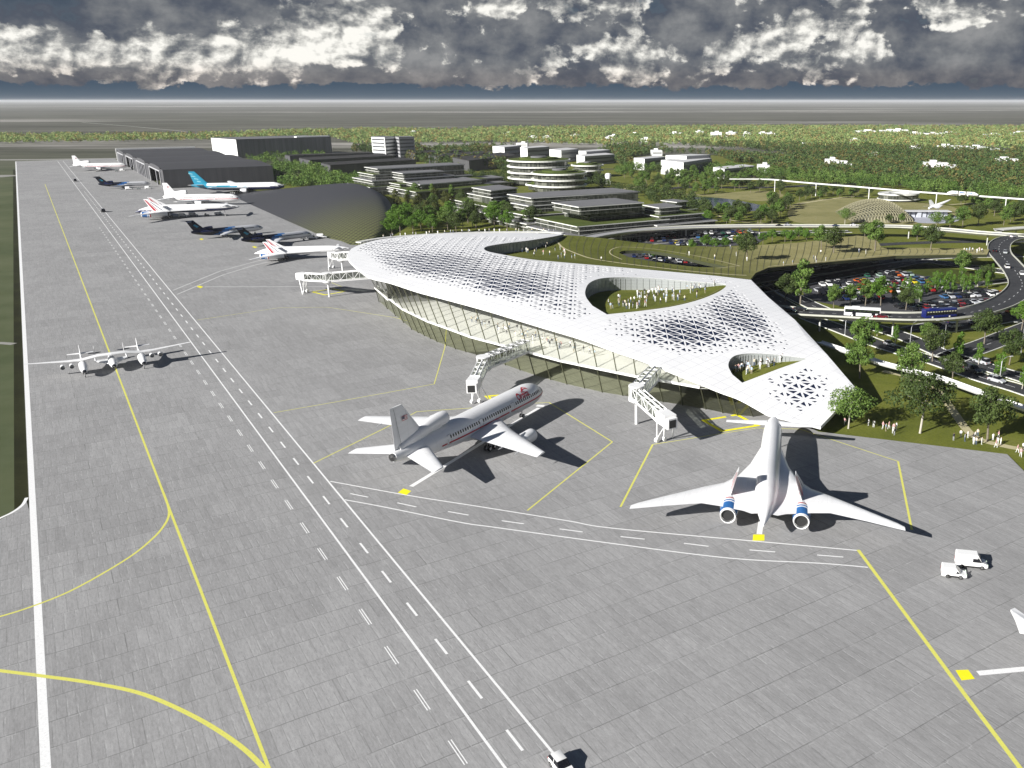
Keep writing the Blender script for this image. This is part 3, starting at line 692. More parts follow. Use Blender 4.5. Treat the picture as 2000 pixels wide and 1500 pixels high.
def m_terr(t, p):
    o = t.geo(); sp = t.new('ShaderNodeSeparateXYZ'); t.l.new(o, sp.inputs[0])
    f = t.sstep(t.m('ADD', sp.outputs[0], t.m('MULTIPLY', t.m('SUBTRACT', t.noise(o, .03, 4, .6), .5), 50)), 5, 85)
    a = t.ramp(t.noise(o, .06, 5, .6), [(.3, (.080, .092, .016)), (.7, (.135, .145, .034))])
    b = t.ramp(t.noise(o, .05, 5, .6), [(.3, (.22, .20, .085)), (.7, (.34, .31, .15))])
    c = t.mix(f, a, b); c = t.mix(.4, c, t.mix(1.0, c, t.ramp(t.noise(o, 1.5, 3, .7), [(.3, .6), (.7, 1.35)]), 'MULTIPLY'))
    t.l.new(c, p.inputs['Base Color']); p.inputs['Roughness'].default_value = .95; p.inputs['Specular IOR Level'].default_value = .1
MTERR = mat('terrace_grass', fn=m_terr)
TE = empty('planted_terrace', (60, 380, 0)); tag(TE, 'long planted terrace deck sweeping from the terminal roof over the highway to the loop road', 'terrace')
def relt(o): 
    o.parent = TE; o.location = (-60, -380, 0); return o
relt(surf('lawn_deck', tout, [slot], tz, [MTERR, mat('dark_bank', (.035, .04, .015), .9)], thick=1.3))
# dark planting seams across the terrace
mb = MB()
def along(pts_, f):
    P_ = [Vector(p) for p in pts_]; L = [0]
    for a, b in zip(P_[:-1], P_[1:]): L.append(L[-1] + (b - a).length)
    d = f * L[-1]
    for i in range(len(P_) - 1):
        if d <= L[i + 1] or i == len(P_) - 2:
            k = (d - L[i]) / max(1e-6, L[i + 1] - L[i]); return P_[i].lerp(P_[i + 1], k)
top_ = [(p[0], p[1]) for p in [(x, y, 0) for x, y in [(1112, 461), (1175, 466), (1250, 475), (1325, 482.5), (1400, 484.5), (1475, 480.5), (1550, 476), (1600, 470.5), (1675, 461.5), (1706, 466), (1720, 485), (1840, 486), (1925, 488)]]]
bot_ = [(1108, 489), (1135, 499), (1175, 509), (1240, 519), (1330, 531), (1430, 541), (1470, 532), (1500, 522), (1560, 516), (1625, 510), (1690, 503.5), (1750, 498.5), (1840, 497), (1922, 496)]
slotw = np.array([(p[0], p[1]) for p in slot])
for i in range(58):
    f = (i + .5) / 58
    a, b = along([(x, y, 0) for x, y in top_], f), along([(x, y, 0) for x, y in bot_], min(1, max(0, f)))
    za = float(tz(*G(a.x, a.y, 10)[:2])[0])
    pts_ = []
    for k in range(15):
        q = k / 14; x = a.x + (b.x - a.x) * q + math.sin(q * math.pi) * 6 * (1 if f > .5 else -1) * (.3 + abs(f - .5)); y = a.y + (b.y - a.y) * q; z_ = 11.
        for _ in range(8): w_ = G(x, y, z_); z_ = float(tz(w_[0], w_[1])[0])
        if inpoly(np.array([w_[0]]), np.array([w_[1]]), slot)[0] or not inpoly(np.array([w_[0]]), np.array([w_[1]]), tout)[0]:
            if len(pts_) > 1: ribbon(mb, pts_, .24)
            pts_ = []; continue
        pts_.append((w_[0], w_[1], z_ + .05))
    if len(pts_) > 1: ribbon(mb, pts_, .24)
relt(mb.build('planting_seam', mat('dark_seam', (.06, .06, .025), .9)))
def draped(pxs, w_, dz=.06):
    out = []
    for x, y in pxs:
        z_ = 12.
        for _ in range(10): q = G(x, y, z_); z_ = float(tz(q[0], q[1])[0])
        out.append((q[0], q[1], z_ + dz))
    return out
mb = MB()
for l, w_ in (([(1080, 463), (1090, 474), (1100, 484), (1130, 497), (1160, 506), (1220, 515), (1270, 521), (1340, 529), (1420, 536), (1458, 538)], .9), ([(1215, 507), (1195, 498), (1191, 491), (1200, 485), (1220, 482.5), (1280, 487), (1360, 500), (1438, 518), (1436, 520), (1400, 524)], .5)):
    dd_ = draped(l, w_); ribbon(mb, catmull(dd_, 5), w_)
for l in ([(1500, 521), (1560, 515), (1625, 509.3), (1690, 502.5), (1750, 497.6), (1840, 496), (1925, 495)],):
    ribbon(mb, catmull(draped(l, .5, .10), 5), .8)
relt(mb.build('footpath', mat('sand_path', (.42, .38, .22), .9, var=.1, vs=.3)))
# glazed wall under the roof round the open bay
mb = MB(); fr = MB(); q = dense(UP1, 6)[14:]
for a, b in zip(q[:-1], q[1:]):
    za, zb = float(zf(a[0], a[1])[0]) - .1, float(zf(b[0], b[1])[0]) - .1
    mb.add(rel([(a[0], a[1], 9), (b[0], b[1], 9), (b[0], b[1], zb), (a[0], a[1], za)]), [(0, 1, 2, 3)])
    L = math.hypot(b[0] - a[0], b[1] - a[1])
    for k in range(max(1, int(L / 2.2))):
        kk = k / max(1, int(L / 2.2)); x, y = a[0] + (b[0] - a[0]) * kk + .15, a[1] + (b[1] - a[1]) * kk - .15; fr.bar(*rel([(x, y, 10), (x, y, za)]), .09)
g_ = mb.build('courtyard_glass', MCW, T0); fr.build('courtyard_frame', mat('white_frame'), g_)
# columns under the terrace
# ---------------------------------------------------------------- roads at ground level
RD = MB(); KB = MB(); WL = MB(); YL = MB()
def road(pxs, w_, z_=-.22, kerb=True, n=6, lanes=(), z3=None):
    c = catmull([G(x, y, z_) for x, y in pxs], n); ribbon(RD, c, w_, z_)
    if kerb:
        for s_ in (-1, 1):
            P_ = c; prev = None
            for i in range(len(P_) - 1):
                a, b = Vector(P_[i][:2]), Vector(P_[i + 1][:2]); d = (b - a)
                if d.length < .01: continue
                nn = Vector((-d.y, d.x)).normalized() * (w_ / 2 + .2) * s_
                m_ = (a + b) / 2 + nn; KB.box((m_.x, m_.y, z_ + .03), (d.length + .1, .4, .24), math.atan2(d.y, d.x))
    return c
def dash(c, off, L=3.0, gap=6.0, w_=.16, z_=-.214, mbx=None, solid=False):
    mbx = mbx or WL; P_ = [Vector(p[:2]) for p in c]
    Q = []
    for i, p in enumerate(P_):
        d = (P_[min(i + 1, len(P_) - 1)] - P_[max(i - 1, 0)]).normalized(); Q.append(p + Vector((-d.y, d.x)) * off)
    if solid: ribbon(mbx, [(q.x, q.y) for q in Q], w_, z_); return
    D_ = [0]
    for a, b in zip(Q[:-1], Q[1:]): D_.append(D_[-1] + (b - a).length)
    def at_(d):
        for i in range(len(Q) - 1):
            if d <= D_[i + 1]: k = (d - D_[i]) / max(1e-6, D_[i + 1] - D_[i]); return Q[i].lerp(Q[i + 1], k)
        return Q[-1]
    d = 0
    while d + L < D_[-1]:
        a, b = at_(d), at_(d + L); ribbon(mbx, [(a.x, a.y), (b.x, b.y)], w_, z_); d += L + gap
# main dual road in front of the park
ra = road([(1480, 560), (1560, 610), (1640, 642), (1730, 676), (1830, 706), (1920, 738), (2000, 762), (2140, 812)], 7.2)
dash(ra, 0)
rb = road([(1500, 552), (1590, 598), (1680, 630), (1760, 655), (1840, 690), (1890, 705), (1950, 724), (2010, 742), (2150, 792)], 7.0); dash(rb, 0)
mid = [((a[0] + b[0]) / 2, (a[1] + b[1]) / 2) for a, b in zip(ra, rb)]
for s_ in (-3.35, 3.35): dash(ra, s_, w_=.14, solid=True, mbx=YL)
# side road to the upper right
rc = road([(1845, 705), (1880, 690), (1930, 672), (1985, 650), (2060, 620)], 9.0); dash(rc, 0)
# road under the loop to the right with traffic
rd = road([(1790, 648), (1830, 640), (1880, 632), (1940, 622), (2000, 610), (2100, 590)], 13, kerb=True); dash(rd, -2); dash(rd, 2)
# highways below the terrace
h1 = road([(1420, 556), (1500, 541), (1600, 528), (1700, 512), (1790, 503), (1870, 499), (1990, 497)], 13.5); dash(h1, 0); dash(h1, 3.5)
h2 = road([(1440, 574), (1520, 560), (1620, 541), (1720, 523), (1800, 510), (1860, 516), (1930, 526), (1990, 534)], 9); dash(h2, 0)
h3 = road([(1150, 487), (1250, 505), (1350, 516), (1440, 530)], 16, kerb=False)
h4 = road([(1240, 477), (1330, 470), (1430, 461), (1500, 455), (1560, 453), (1660, 452)], 8, kerb=True)
h5 = road([(1700, 479), (1760, 475.5), (1830, 473), (1890, 472), (1960, 472), (2060, 470)], 8, kerb=False)
h6 = road([(1860, 562), (1900, 556), (1960, 549), (2000, 545), (2080, 540)], 5.5)
h7 = road([(1280, 372), (1340, 366), (1500, 366), (1650, 359), (1760, 361), (1860, 366), (2060, 372)], 14, kerb=False)
h8 = road([(1180, 330), (1260, 331), (1360, 336), (1440, 345), (1560, 347)], 12, kerb=False)
tag(RD.build('road', MASP), kind='structure'); tag(KB.build('kerb', MKERB), kind='structure')
tag(WL.build('lane_lines', MWP), kind='structure'); tag(YL.build('yellow_lane_lines', MYP), kind='structure')
# car park surfaces
P1 = [(1566, 552), (1640, 545), (1735, 524), (1833, 545), (1880, 556), (1966, 570), (1974, 580), (1950, 590), (1915, 600), (1863, 609), (1791, 612), (1700, 608), (1600, 590), (1570, 578)]
P2 = [(1192, 466), (1240, 452), (1330, 448.5), (1440, 447), (1485, 452), (1500, 462), (1478, 477), (1400, 482), (1300, 478)]
P3 = [(1200, 486), (1300, 484), (1440, 512), (1440, 530), (1380, 535), (1240, 512)]
for i, P_ in enumerate((P1, P2, P3)):
    sheet('car_park', [G(x, y, -.2) for x, y in P_], -.205, mat('car_park_asphalt', (.050, .050, .056), .85, var=.25, vs=.3))
sheet('park_lawn', [G(x, y, -.2) for x, y in ((1735, 522), (1790, 513), (1862, 525), (1950, 536), (1990, 545), (1900, 553), (1850, 550))], -.24, MLD)
# dry ground round the dome, pond, paving
sheet('dry_field', catmull([G(x, y, -.2) for x, y in ((1560, 395), (1640, 386), (1720, 392), (1800, 396), (1862, 404), (1875, 420), (1850, 434), (1790, 441), (1700, 436), (1640, 436), (1590, 438), (1545, 430), (1540, 410))], 5, True), -.27, MTAN)
sheet('dry_bank', catmull([G(x, y, -.2) for x, y in ((1310, 376), (1380, 379), (1480, 372), (1530, 380), (1500, 392), (1440, 390), (1380, 384), (1330, 382))], 4, True), -.265, MTAN)
def m_water(t, p):
    p.inputs['Base Color'].default_value = (.025, .04, .085, 1); p.inputs['Roughness'].default_value = .12
    b = t.new('ShaderNodeBump'); b.inputs['Strength'].default_value = .15; t.l.new(t.noise(t.geo(), 1.5, 3), b.inputs['Height']); t.l.new(b.outputs[0], p.inputs['Normal'])
sheet('pond', catmull([G(x, y, -.2) for x, y in ((1335, 388), (1370, 385), (1420, 388), (1470, 397), (1502, 405), (1480, 411), (1440, 412), (1395, 408), (1350, 399))], 5, True), -.25, mat('pond_water', fn=m_water))
sheet('paving', catmull([G(x, y, -.2) for x, y in ((1780, 412), (1830, 416), (1875, 424), (1862, 434), (1820, 436), (1785, 432))], 3, True), -.26, mat('pale_paving', (.36, .37, .42), .8, var=.1, vs=.3))
pl = MB()
for l, w_ in (([(1725, 724), (1780, 738), (1830, 762), (1860, 800), (1900, 850), (1960, 870), (2020, 880)], 2.2), ([(1400, 420), (1440, 432), (1520, 437)], 2), ([(1180, 372), (1240, 366), (1262, 360)], 5), ([(1850, 400), (1920, 396), (1990, 402)], 3), ([(1560, 398), (1640, 386), (1700, 383)], 3)):
    ribbon(pl, catmull([G(x, y, -.2) for x, y in l], 5), w_, -.262)
tag(pl.build('path', mat('sand_path')), kind='structure')
sheet('island_grass', [G(x, y, -.2) for x, y in ((1894, 699), (1930, 688), (2000, 665), (2080, 640), (2150, 760), (2010, 728), (1950, 711))], -.215, ML)
# ---------------------------------------------------------------- elevated roads, each its own bridge
def viaduct(pxs, z_, w_, label, pillars=0, n=8, wall=.55, thick=1.0, surfm=None, zfn=None, ped=False, name='elevated_road', cat='bridge', lines=True, psp=22):
    c3 = [G(x, y, (zfn(i / (len(pxs) - 1)) if zfn else z_)) for i, (x, y) in enumerate(pxs)]; c = catmull(c3, n); o0 = c[len(c) // 2]
    root = empty(name, (o0[0], o0[1], 0)); tag(root, label, cat)
    sh = lambda v: (v[0] - o0[0], v[1] - o0[1], v[2])
    dk = MB(); rs = MB(); pr = [MB(), MB()]; ln = MB(); P_ = [Vector(p) for p in c]
    L_, R_ = [], []
    for i, p in enumerate(P_):
        d = P_[min(i + 1, len(P_) - 1)] - P_[max(i - 1, 0)]; nn = Vector((-d.y, d.x, 0)).normalized() * w_ / 2; L_.append(p + nn); R_.append(p - nn)
    for i in range(len(P_) - 1):
        a, b, c_, d = L_[i], L_[i + 1], R_[i + 1], R_[i]; t_ = Vector((0, 0, -.02)); q = Vector((0, 0, -thick))
        inn = lambda A, B_: (A.lerp(B_, .18))
        dk.add([sh(v) for v in (a + t_, b + t_, c_ + t_, d + t_, inn(a, d) + q, inn(b, c_) + q, inn(c_, b) + q, inn(d, a) + q)], [(0, 3, 2, 1), (4, 5, 6, 7), (0, 1, 5, 4), (2, 3, 7, 6)])
        rs.add([sh(v) for v in (a, b, c_, d)], [(0, 3, 2, 1)])
        for e, (A, B_) in enumerate(((a, b), (d, c_))):
            dn = (R_[i] - L_[i]).normalized() * .3 * (1 if e == 0 else -1); hh = Vector((0, 0, wall))
            pr[e].add([sh(v) for v in (A, B_, B_ + dn, A + dn, A + hh, B_ + hh, B_ + dn + hh, A + dn + hh)], [(0, 1, 5, 4), (2, 3, 7, 6), (4, 5, 6, 7), (1, 2, 6, 5), (3, 0, 4, 7)])
    dk.build('deck', MCON if not ped else MWHT, root); rs.build('roadway', surfm or MASP, root)
    for e in pr: e.build('parapet', mat('pale_parapet', (.50, .50, .43), .8, var=.1, vs=.4) if not ped else MWHT, root)
    if lines:
        D_ = 0; last = 0
        for i in range(len(P_) - 1):
            if i % 2 == 0:
                a, b = P_[i], P_[i].lerp(P_[i + 1], .7)
                if (b - a).length > .5:
                    nn = Vector((-(b - a).y, (b - a).x, 0)).normalized() * .09; u_ = Vector((0, 0, .006))
                    ln.add([sh(v) for v in (a + nn + u_, b + nn + u_, b - nn + u_, a - nn + u_)], [(0, 3, 2, 1)])
        ln.build('lane_line', MWP, root)
    D_ = 0
    for i in range(len(P_) - 1):
        D_ += (P_[i + 1] - P_[i]).length
        if D_ > psp and P_[i].z > 2.5:
            D_ = 0; m_ = MB(); p = P_[i]; z0 = p.z - thick - .01
            m_.tube([sh((p.x, p.y, -.4)), sh((p.x, p.y, z0 - .9)), sh((p.x, p.y, z0))], [.32, .32, .9 if not ped else .7], 8); m_.build('pillar', MCON if not ped else MWHT, root)
    return root, c
LOOP = [(1480, 600), (1510, 604), (1561, 609), (1647, 613.5), (1719, 617.5), (1791, 619), (1863, 614.5), (1925, 603.5), (1970, 585), (1996, 560), (1988, 536), (1968, 512), (1952, 492), (1956, 474), (1985, 464), (2060, 458)]
_, loopc = viaduct(LOOP, 6, 10.4, 'dark elevated loop road curving past the car park with pale walls, both buses on it', n=8, thick=1.2)
VD = [(1120, 470), (1180, 458), (1250, 449.5), (1340, 444), (1430, 442), (1540, 441.5), (1650, 442), (1760, 443), (1850, 449), (1930, 456), (2060, 464)]
_, vdc = viaduct(VD, 6, 9, 'long grey viaduct running level behind the planted terrace', n=6, lines=False, surfm=mat('pale_roadway', (.30, .30, .31), .8, var=.08, vs=.1), psp=40)
FB = [(1600, 668), (1628, 677), (1680, 694), (1724, 709), (1767, 720), (1831, 736), (1882, 754), (1932, 772), (1990, 793), (2080, 822)]
viaduct(FB, 4.2, 2.6, 'narrow white footbridge on slim piers between the lawn and the main road', n=4, wall=.25, thick=.6, ped=True, surfm=MWHT, name='footbridge', lines=False, psp=78)
MR = [(1425, 349), (1500, 349.5), (1550, 354), (1610, 359), (1675, 364), (1775, 372.5), (1830, 376.5), (1890, 380.5), (1990, 387.5), (2060, 392)]
_, mrc = viaduct(MR, 10, 1.5, 'white monorail beam on tall thin piers crossing the far park', n=4, wall=.1, thick=.8, ped=True, surfm=MWHT, name='monorail_track', cat='monorail', lines=False, psp=45)
WR = [(1950, 449), (1985, 446), (2060, 441)]
viaduct(WR, 5, 7, 'short pale ramp at the right edge above the viaduct', n=3, wall=.4, surfm=MCON, lines=False, name='road_ramp', cat='ramp')
# ---------------------------------------------------------------- aircraft kit (x forward, y left, z up, z = 0 on the tarmac)
def m_air(t, p):
    o = t.objc(); s_ = t.new('ShaderNodeSeparateXYZ'); t.l.new(o, s_.inputs[0])
    f1 = t.m('ABSOLUTE', t.m('SUBTRACT', t.m('FRACT', t.m('DIVIDE', s_.outputs[0], 2.9)), .5)); f2 = t.m('ABSOLUTE', t.m('SUBTRACT', t.m('FRACT', t.m('DIVIDE', s_.outputs[1], 3.7)), .5))
    ln_ = t.m('MAXIMUM', t.sstep(f1, .487, .494), t.sstep(f2, .490, .496))
    gr = t.ramp(t.noise(t.mapping(o, scale=(.35, 1.4, 1.4)), .8, 5, .65), [(.3, (.77, .77, .765)), (.6, (.83, .83, .83))])
    t.l.new(t.mix(t.m('MULTIPLY', ln_, .30), gr, (.42, .42, .43)), p.inputs['Base Color']); p.inputs['Roughness'].default_value = .3; p.inputs['Coat Weight'].default_value = .25
PW = mat('aircraft_white', fn=m_air)
PS = mat('aircraft_silver', (.62, .63, .65), .3, .2)
PN = mat('aircraft_navy', (.012, .018, .07), .25, coat=.4)
PB = mat('aircraft_blue', (.03, .14, .38), .28, coat=.3)
PBK = mat('aircraft_black', (.004, .006, .018), .3)
PT = mat('aircraft_teal', (.02, .25, .38), .3, coat=.3)
PR = mat('aircraft_red', (.48, .02, .035), .35)
DK = mat('dark_glass', (.012, .013, .016), .12)
TY = mat('tyre_rubber', (.018, .018, .018), .8)
MET = mat('engine_metal', (.38, .38, .37), .3, .85)
HOL = mat('engine_hollow', (.02, .02, .02), .6)
STR = mat('gear_metal', (.45, .45, .46), .4, .6)
def loft(mb, st, n=28, mif=None, mi=0):
    """st: (x, zc, ry, rz[, yc]) ; superelliptic rings"""
    vs = []
    for s in st:
        yc = s[4] if len(s) > 4 else 0
        for k in range(n):
            t = 2 * math.pi * k / n; vs.append((s[0], yc + s[2] * math.cos(t), s[1] + s[3] * math.sin(t)))
    fs = [(i * n + k, (i + 1) * n + k, (i + 1) * n + (k + 1) % n, i * n + (k + 1) % n) for i in range(len(st) - 1) for k in range(n)]
    fs = [f[::-1] if st[0][0] < st[-1][0] else f for f in fs]
    fs += [tuple(range(n)), tuple(range((len(st) - 1) * n, len(st) * n))[::-1]]
    if mif:
        ms = []
        for f in fs:
            c = np.mean([vs[i] for i in f], 0); ms.append(mif(*c))
    else: ms = mi
    mb.add(vs, fs, ms)
def smooth_st(st, n=5): return [tuple(q) for q in catmull(st, n)]
def wing(mb, secs, mi=0, mif=None, vert=False):
    """secs: (xLE, xTE, y, z, thick) root to tip; airfoil section"""
    prof = [(0, 0), (.03, .42), (.12, .82), (.30, 1.0), (.55, .78), (.8, .38), (1, .03), (.8, -.12), (.5, -.3), (.25, -.42), (.1, -.38), (.03, -.25)]
    if vert: prof = [(0, 0), (.04, .35), (.15, .5), (.4, .5), (.75, .25), (1, .02), (1, -.02), (.75, -.25), (.4, -.5), (.15, -.5), (.04, -.35)]
    n = len(prof); vs = []
    for xl, xt, y, z, th in secs:
        for a, b in prof:
            x = xl + (xt - xl) * a; o = b * th
            vs.append((x, y + o, z) if vert else (x, y, z + o))
    fs = []; ms = []
    for i in range(len(secs) - 1):
        for k in range(n): fs.append((i * n + k, i * n + (k + 1) % n, (i + 1) * n + (k + 1) % n, (i + 1) * n + k))
    fs += [tuple(range(n))[::-1], tuple(range((len(secs) - 1) * n, len(secs) * n))]
    if not vert and secs[-1][2] < secs[0][2] or vert and False: fs = [f[::-1] for f in fs]
    if mif: ms = [mif(*np.mean([vs[i] for i in f], 0)) for f in fs]
    else: ms = [mi] * len(fs)
    mb.add(vs, fs, ms)
def subdiv_secs(secs, k=6):
    out = []
    for a, b in zip(secs[:-1], secs[1:]): out += [tuple(a[j] * (1 - q / k) + b[j] * q / k for j in range(5)) for q in range(k)]
    return out + [secs[-1]]
def nacelle(root, x, y, z, L, r, mats, rear=False, name='engine'):
    """front at x, length L"""
    mb = MB()
    prof = [(-L * .02 - .01, r * .60, 3), (-.04 * L, r * .84, 2), (0.0, r * .93, 2), (-.03 * L, r * 1.0, 1), (-.15 * L, r * 1.04, 0), (-.5 * L, r * 1.0, 0), (-.78 * L, r * .80, 0), (-.80 * L, r * .72, 1), (-.80 * L, r * .5, 2), (-L, r * .34, 2), (-L, .01, 3)]
    mb.lathe([(-.35 * L, .01, 3), (-.32 * L, r * .80, 3)] + prof[1:], (x, y, z), 'X', 24)
    mb.f = [f[::-1] for f in mb.f]
    o = mb.build(name, mats, root, smooth=50)
    return o
def wheelset(root, x, y, r=.6, w=.42, cols=(0,), rows=(0,), gap=1.0, strut_top=2.5, name='landing_gear'):
    mb = MB(); mb.tube([(x, y, r), (x, y, strut_top)], .16, 8); 
    if len(cols) > 1: mb.bar((x + cols[0], y, r), (x + cols[-1], y, r), .12)
    g = mb.build(name, STR, root)
    for cx in cols:
        for ry in rows:
            m2 = MB()
            prof = [(-w / 2, .02, 1), (-w / 2, r * .52, 1), (-w / 2, r * .55, 0), (-w / 2 * .9, r * .93, 0), (-w / 4, r, 0), (w / 4, r, 0), (w / 2 * .9, r * .93, 0), (w / 2, r * .55, 0), (w / 2, r * .52, 1), (w / 2, .02, 1)]
            vs = []
            nn = 16
            for a, q, *_ in prof:
                for k in range(nn): t = 2 * math.pi * k / nn; vs.append((x + cx + q * math.cos(t), y + ry + a, r + q * math.sin(t)))
            fs = [(i * nn + k, i * nn + (k + 1) % nn, (i + 1) * nn + (k + 1) % nn, (i + 1) * nn + k) for i in range(len(prof) - 1) for k in range(nn)]
            m2.add(vs, fs, [prof[i + 1][2] for i in range(len(prof) - 1) for _ in range(nn)])
            m2.build('wheel', [TY, PW], g, smooth=40)
    return g
def side_decal(mb, st, x0, x1, zlo, zhi, side, off=.03, step=.6, mi=0):
    """patch on the skin of an elliptic body between heights, following it"""
    xs_ = np.arange(x0, x1 + 1e-6, (x1 - x0) / max(1, round((x1 - x0) / step)))
    sx = [s[0] for s in st]
    order = np.argsort(sx); sx = np.array(sx)[order]
    zc, ry, rz = (np.interp(xs_, sx, np.array([s[k] for s in st])[order]) for k in (1, 2, 3))
    vs = []
    for i, x in enumerate(xs_):
        for q in (zlo, (zlo + zhi) / 2, zhi):
            s_ = max(-1, min(1, (q - zc[i]) / rz[i])); y = ry[i] * math.sqrt(1 - s_ * s_) + off; vs.append((x, side * y, q))
    fs = []
    for i in range(len(xs_) - 1):
        for k in range(2): f = (3 * i + k, 3 * i + 3 + k, 3 * i + 4 + k, 3 * i + 1 + k); fs.append(f if side < 0 else f[::-1])
    mb.add(vs, fs, mi)
def text_mesh(txt, size, name, m, parent, loc, rot, shear=0.0, wrap=None, bold=.0):
    cu = bpy.data.curves.new(name, 'FONT'); cu.body = txt; cu.size = size; cu.shear = shear; cu.offset = bold; cu.resolution_u = 3; cu.align_x = 'CENTER'; cu.align_y = 'CENTER'
    to = bpy.data.objects.new(name, cu); COL.objects.link(to); bpy.context.view_layer.update()
    me = bpy.data.meshes.new_from_object(to.evaluated_get(bpy.context.evaluated_depsgraph_get())); me.name = name
    bpy.data.objects.remove(to); bpy.data.curves.remove(cu)
    if wrap: wrap(me)
    me.materials.clear(); me.materials.append(m)
    o = bpy.data.objects.new(name, me); COL.objects.link(o); o.parent = parent; o.location = loc; o.rotation_euler = rot; return o
def wrap_to(st, side, x0, zmid, off=.05):
    sx = np.array([s[0] for s in st]); od = np.argsort(sx); sx = sx[od]; A = {k: np.array([s[k] for s in st])[od] for k in (1, 2, 3)}
    def f(me):
        for v in me.vertices:
            # text x runs towards the nose on the right-hand side, towards the tail on the left
            x = x0 + v.co.x * (1 if side < 0 else -1); z = zmid + v.co.y
            zc, ry, rz = (float(np.interp(x, sx, A[k])) for k in (1, 2, 3)); s_ = max(-.99, min(.99, (z - zc) / rz)); y = ry * math.sqrt(1 - s_ * s_) + off
            v.co = (x, side * y, z)
    return f
def trijet(label, livery='white', name='trijet_airliner', words=True):
    root = empty(name, (0, 0, 0)); tag(root, label, 'airliner')
    st = smooth_st([(8.8, 4.5, .05, .05), (8.3, 4.5, .75, .7), (7.0, 4.65, 1.6, 1.6), (5.0, 4.95, 2.35, 2.4), (2.5, 5.1, 2.85, 2.88), (-1, 5.15, 2.98, 2.98), (-12, 5.15, 2.98, 2.98), (-24, 5.15, 2.98, 2.98), (-30, 5.35, 2.75, 2.7), (-36, 5.6, 2.4, 2.35), (-41, 6.0, 1.75, 1.85), (-45.2, 6.3, .95, 1.05)], 4)
    mb = MB(); loft(mb, st, 32); body = mb.build('fuselage', PW, root, smooth=50)
    mb = MB(); mb.lathe([(0.2, .96, 0), (-.6, .8, 0), (-.6, .5, 1), (-.9, .01, 1)], (-45.0, 0, 6.3), 'X', 20); mb.build('tail_exhaust', [MET, HOL], root, smooth=40)
    mb = MB()
    for side in (-1, 1):
        for x in np.arange(-30.5, 4.4, .80):
            if -8.4 < x < -7.0 or -20.6 < x < -19.9: continue
            mb = MB(); side_decal(mb, st, x, x + .38, 5.72, 6.4, side, .03, .38); mb.build('cabin_window', DK, root)
    mb = MB()
    for side in (-1, 1):
        for a, b in ((6.45, 7.1), (7.15, 7.6)): side_decal(mb, st, a, b, 5.15, 5.62, side, .04, .35)
        side_decal(mb, st, 6.9, 7.35, 5.0, 5.3, side, .04, .3)
    mb.build('cockpit_window', DK, root)
    mb = MB()
    for side in (-1, 1):
        for a, b in ((-33.2, -31.6), (-31, -9.3), (-8.6, 1.5), (1.5, 7.6)): side_decal(mb, st, a, b, 4.62, 4.96, side, .035, .8)
    mb.build('red_stripe', PR, root)
    if words:
        text_mesh('Orbital', 1.8, 'lettering', PR, root, (0, 0, 0), (0, 0, 0), .25, wrap_to(st, -1, -2.7, 6.98), .05)
        mb = MB(); mb.tube([(0, 0, 0)], .1) if 0 else None
        c = [(-.9 + 1.9 * math.cos(a), 7.35 + .42 * math.sin(a)) for a in np.linspace(-.2, 3.6, 14)]
        c = []
        sw = MB(); P_ = [(1.2 + 1.5 * math.cos(a) + .6 * math.sin(a), .75 * math.sin(a)) for a in np.linspace(.1, 2.9, 14)]
        vs = []
        for i, (x, y) in enumerate(P_):
            w_ = .05 + .09 * math.sin(math.pi * i / 13); vs += [(x, y - w_, 0), (x, y + w_, 0)]
        sw.add(vs, [(2 * i, 2 * i + 2, 2 * i + 3, 2 * i + 1) for i in range(13)]); so = sw.build('swoosh', PR, root)
        wrap_to(st, -1, -2.6, 7.2, .06)(so.data)
    wm = MB(); 
    for side, nm in ((-1, 'wing'), (1, 'wing')):
        mb = MB(); wing(mb, subdiv_secs([(-9.8, -23.8, side * 1.5, 3.5, 1.3), (-12.6, -24.2, side * 3.4, 3.65, 1.15), (-17.4, -25.8, side * 9.3, 4.05, .8), (-26.9, -30.0, side * 24, 5.1, .28)], 3)); o = mb.build(nm, PW, root, smooth=40)
        fl = MB()
        for yy in (7.5, 13.5, 18.5):
            xt = -24.2 - (yy - 3.4) * .29; fl.lathe([(.9, .02), (.2, .13), (-.9, .10), (-1.5, .02)], (xt, side * yy, 3.75 + (yy - 3.4) * .06), 'X', 8)
        fl.build('flap_fairing', PW, o, smooth=40)
        mb = MB(); wing(mb, subdiv_secs([(-35.6, -42.6, side * .6, 5.9, .7), (-43.2, -46.4, side * 11, 5.5, .22)], 4)); mb.build('stabilizer', PW, root, smooth=40)
        nacelle(root, -14.4, side * 12.6, 2.75, 6.6, 1.45, [PW, MET, MET, HOL])
        py = MB(); wing(py, [(-15.8, -21.5, side * 12.6, 3.3, .5), (-17.5, -23.0, side * 12.6, 4.4, .4)], vert=True); py.build('pylon', PW, root)
        wheelset(root, -20.6, side * 5.4, .62, .45, (-.85, .85), (-.55, .55), strut_top=3.6)
    mb = MB(); wing(mb, [(-33.5, -44.6, 0, 7.0, 1.2), (-35.0, -44.6, 0, 8.3, .95), (-36.8, -44.6, 0, 10.0, .72), (-41.6, -45.0, 0, 16.4, .3)], vert=True); fin = mb.build('tail_fin', PW if livery != 'navy' else PN, root, smooth=40)
    hl_ = MB()
    for sg in (-1, 1): hl_.add([(-42.9, sg * .36, 7.6), (-42.8, sg * .36, 7.6), (-44.0, sg * .17, 16.0), (-44.1, sg * .17, 16.0)], [(0, 1, 2, 3)])
    hl_.build('rudder_line', mat('seam_grey', (.25, .25, .26), .6), fin)
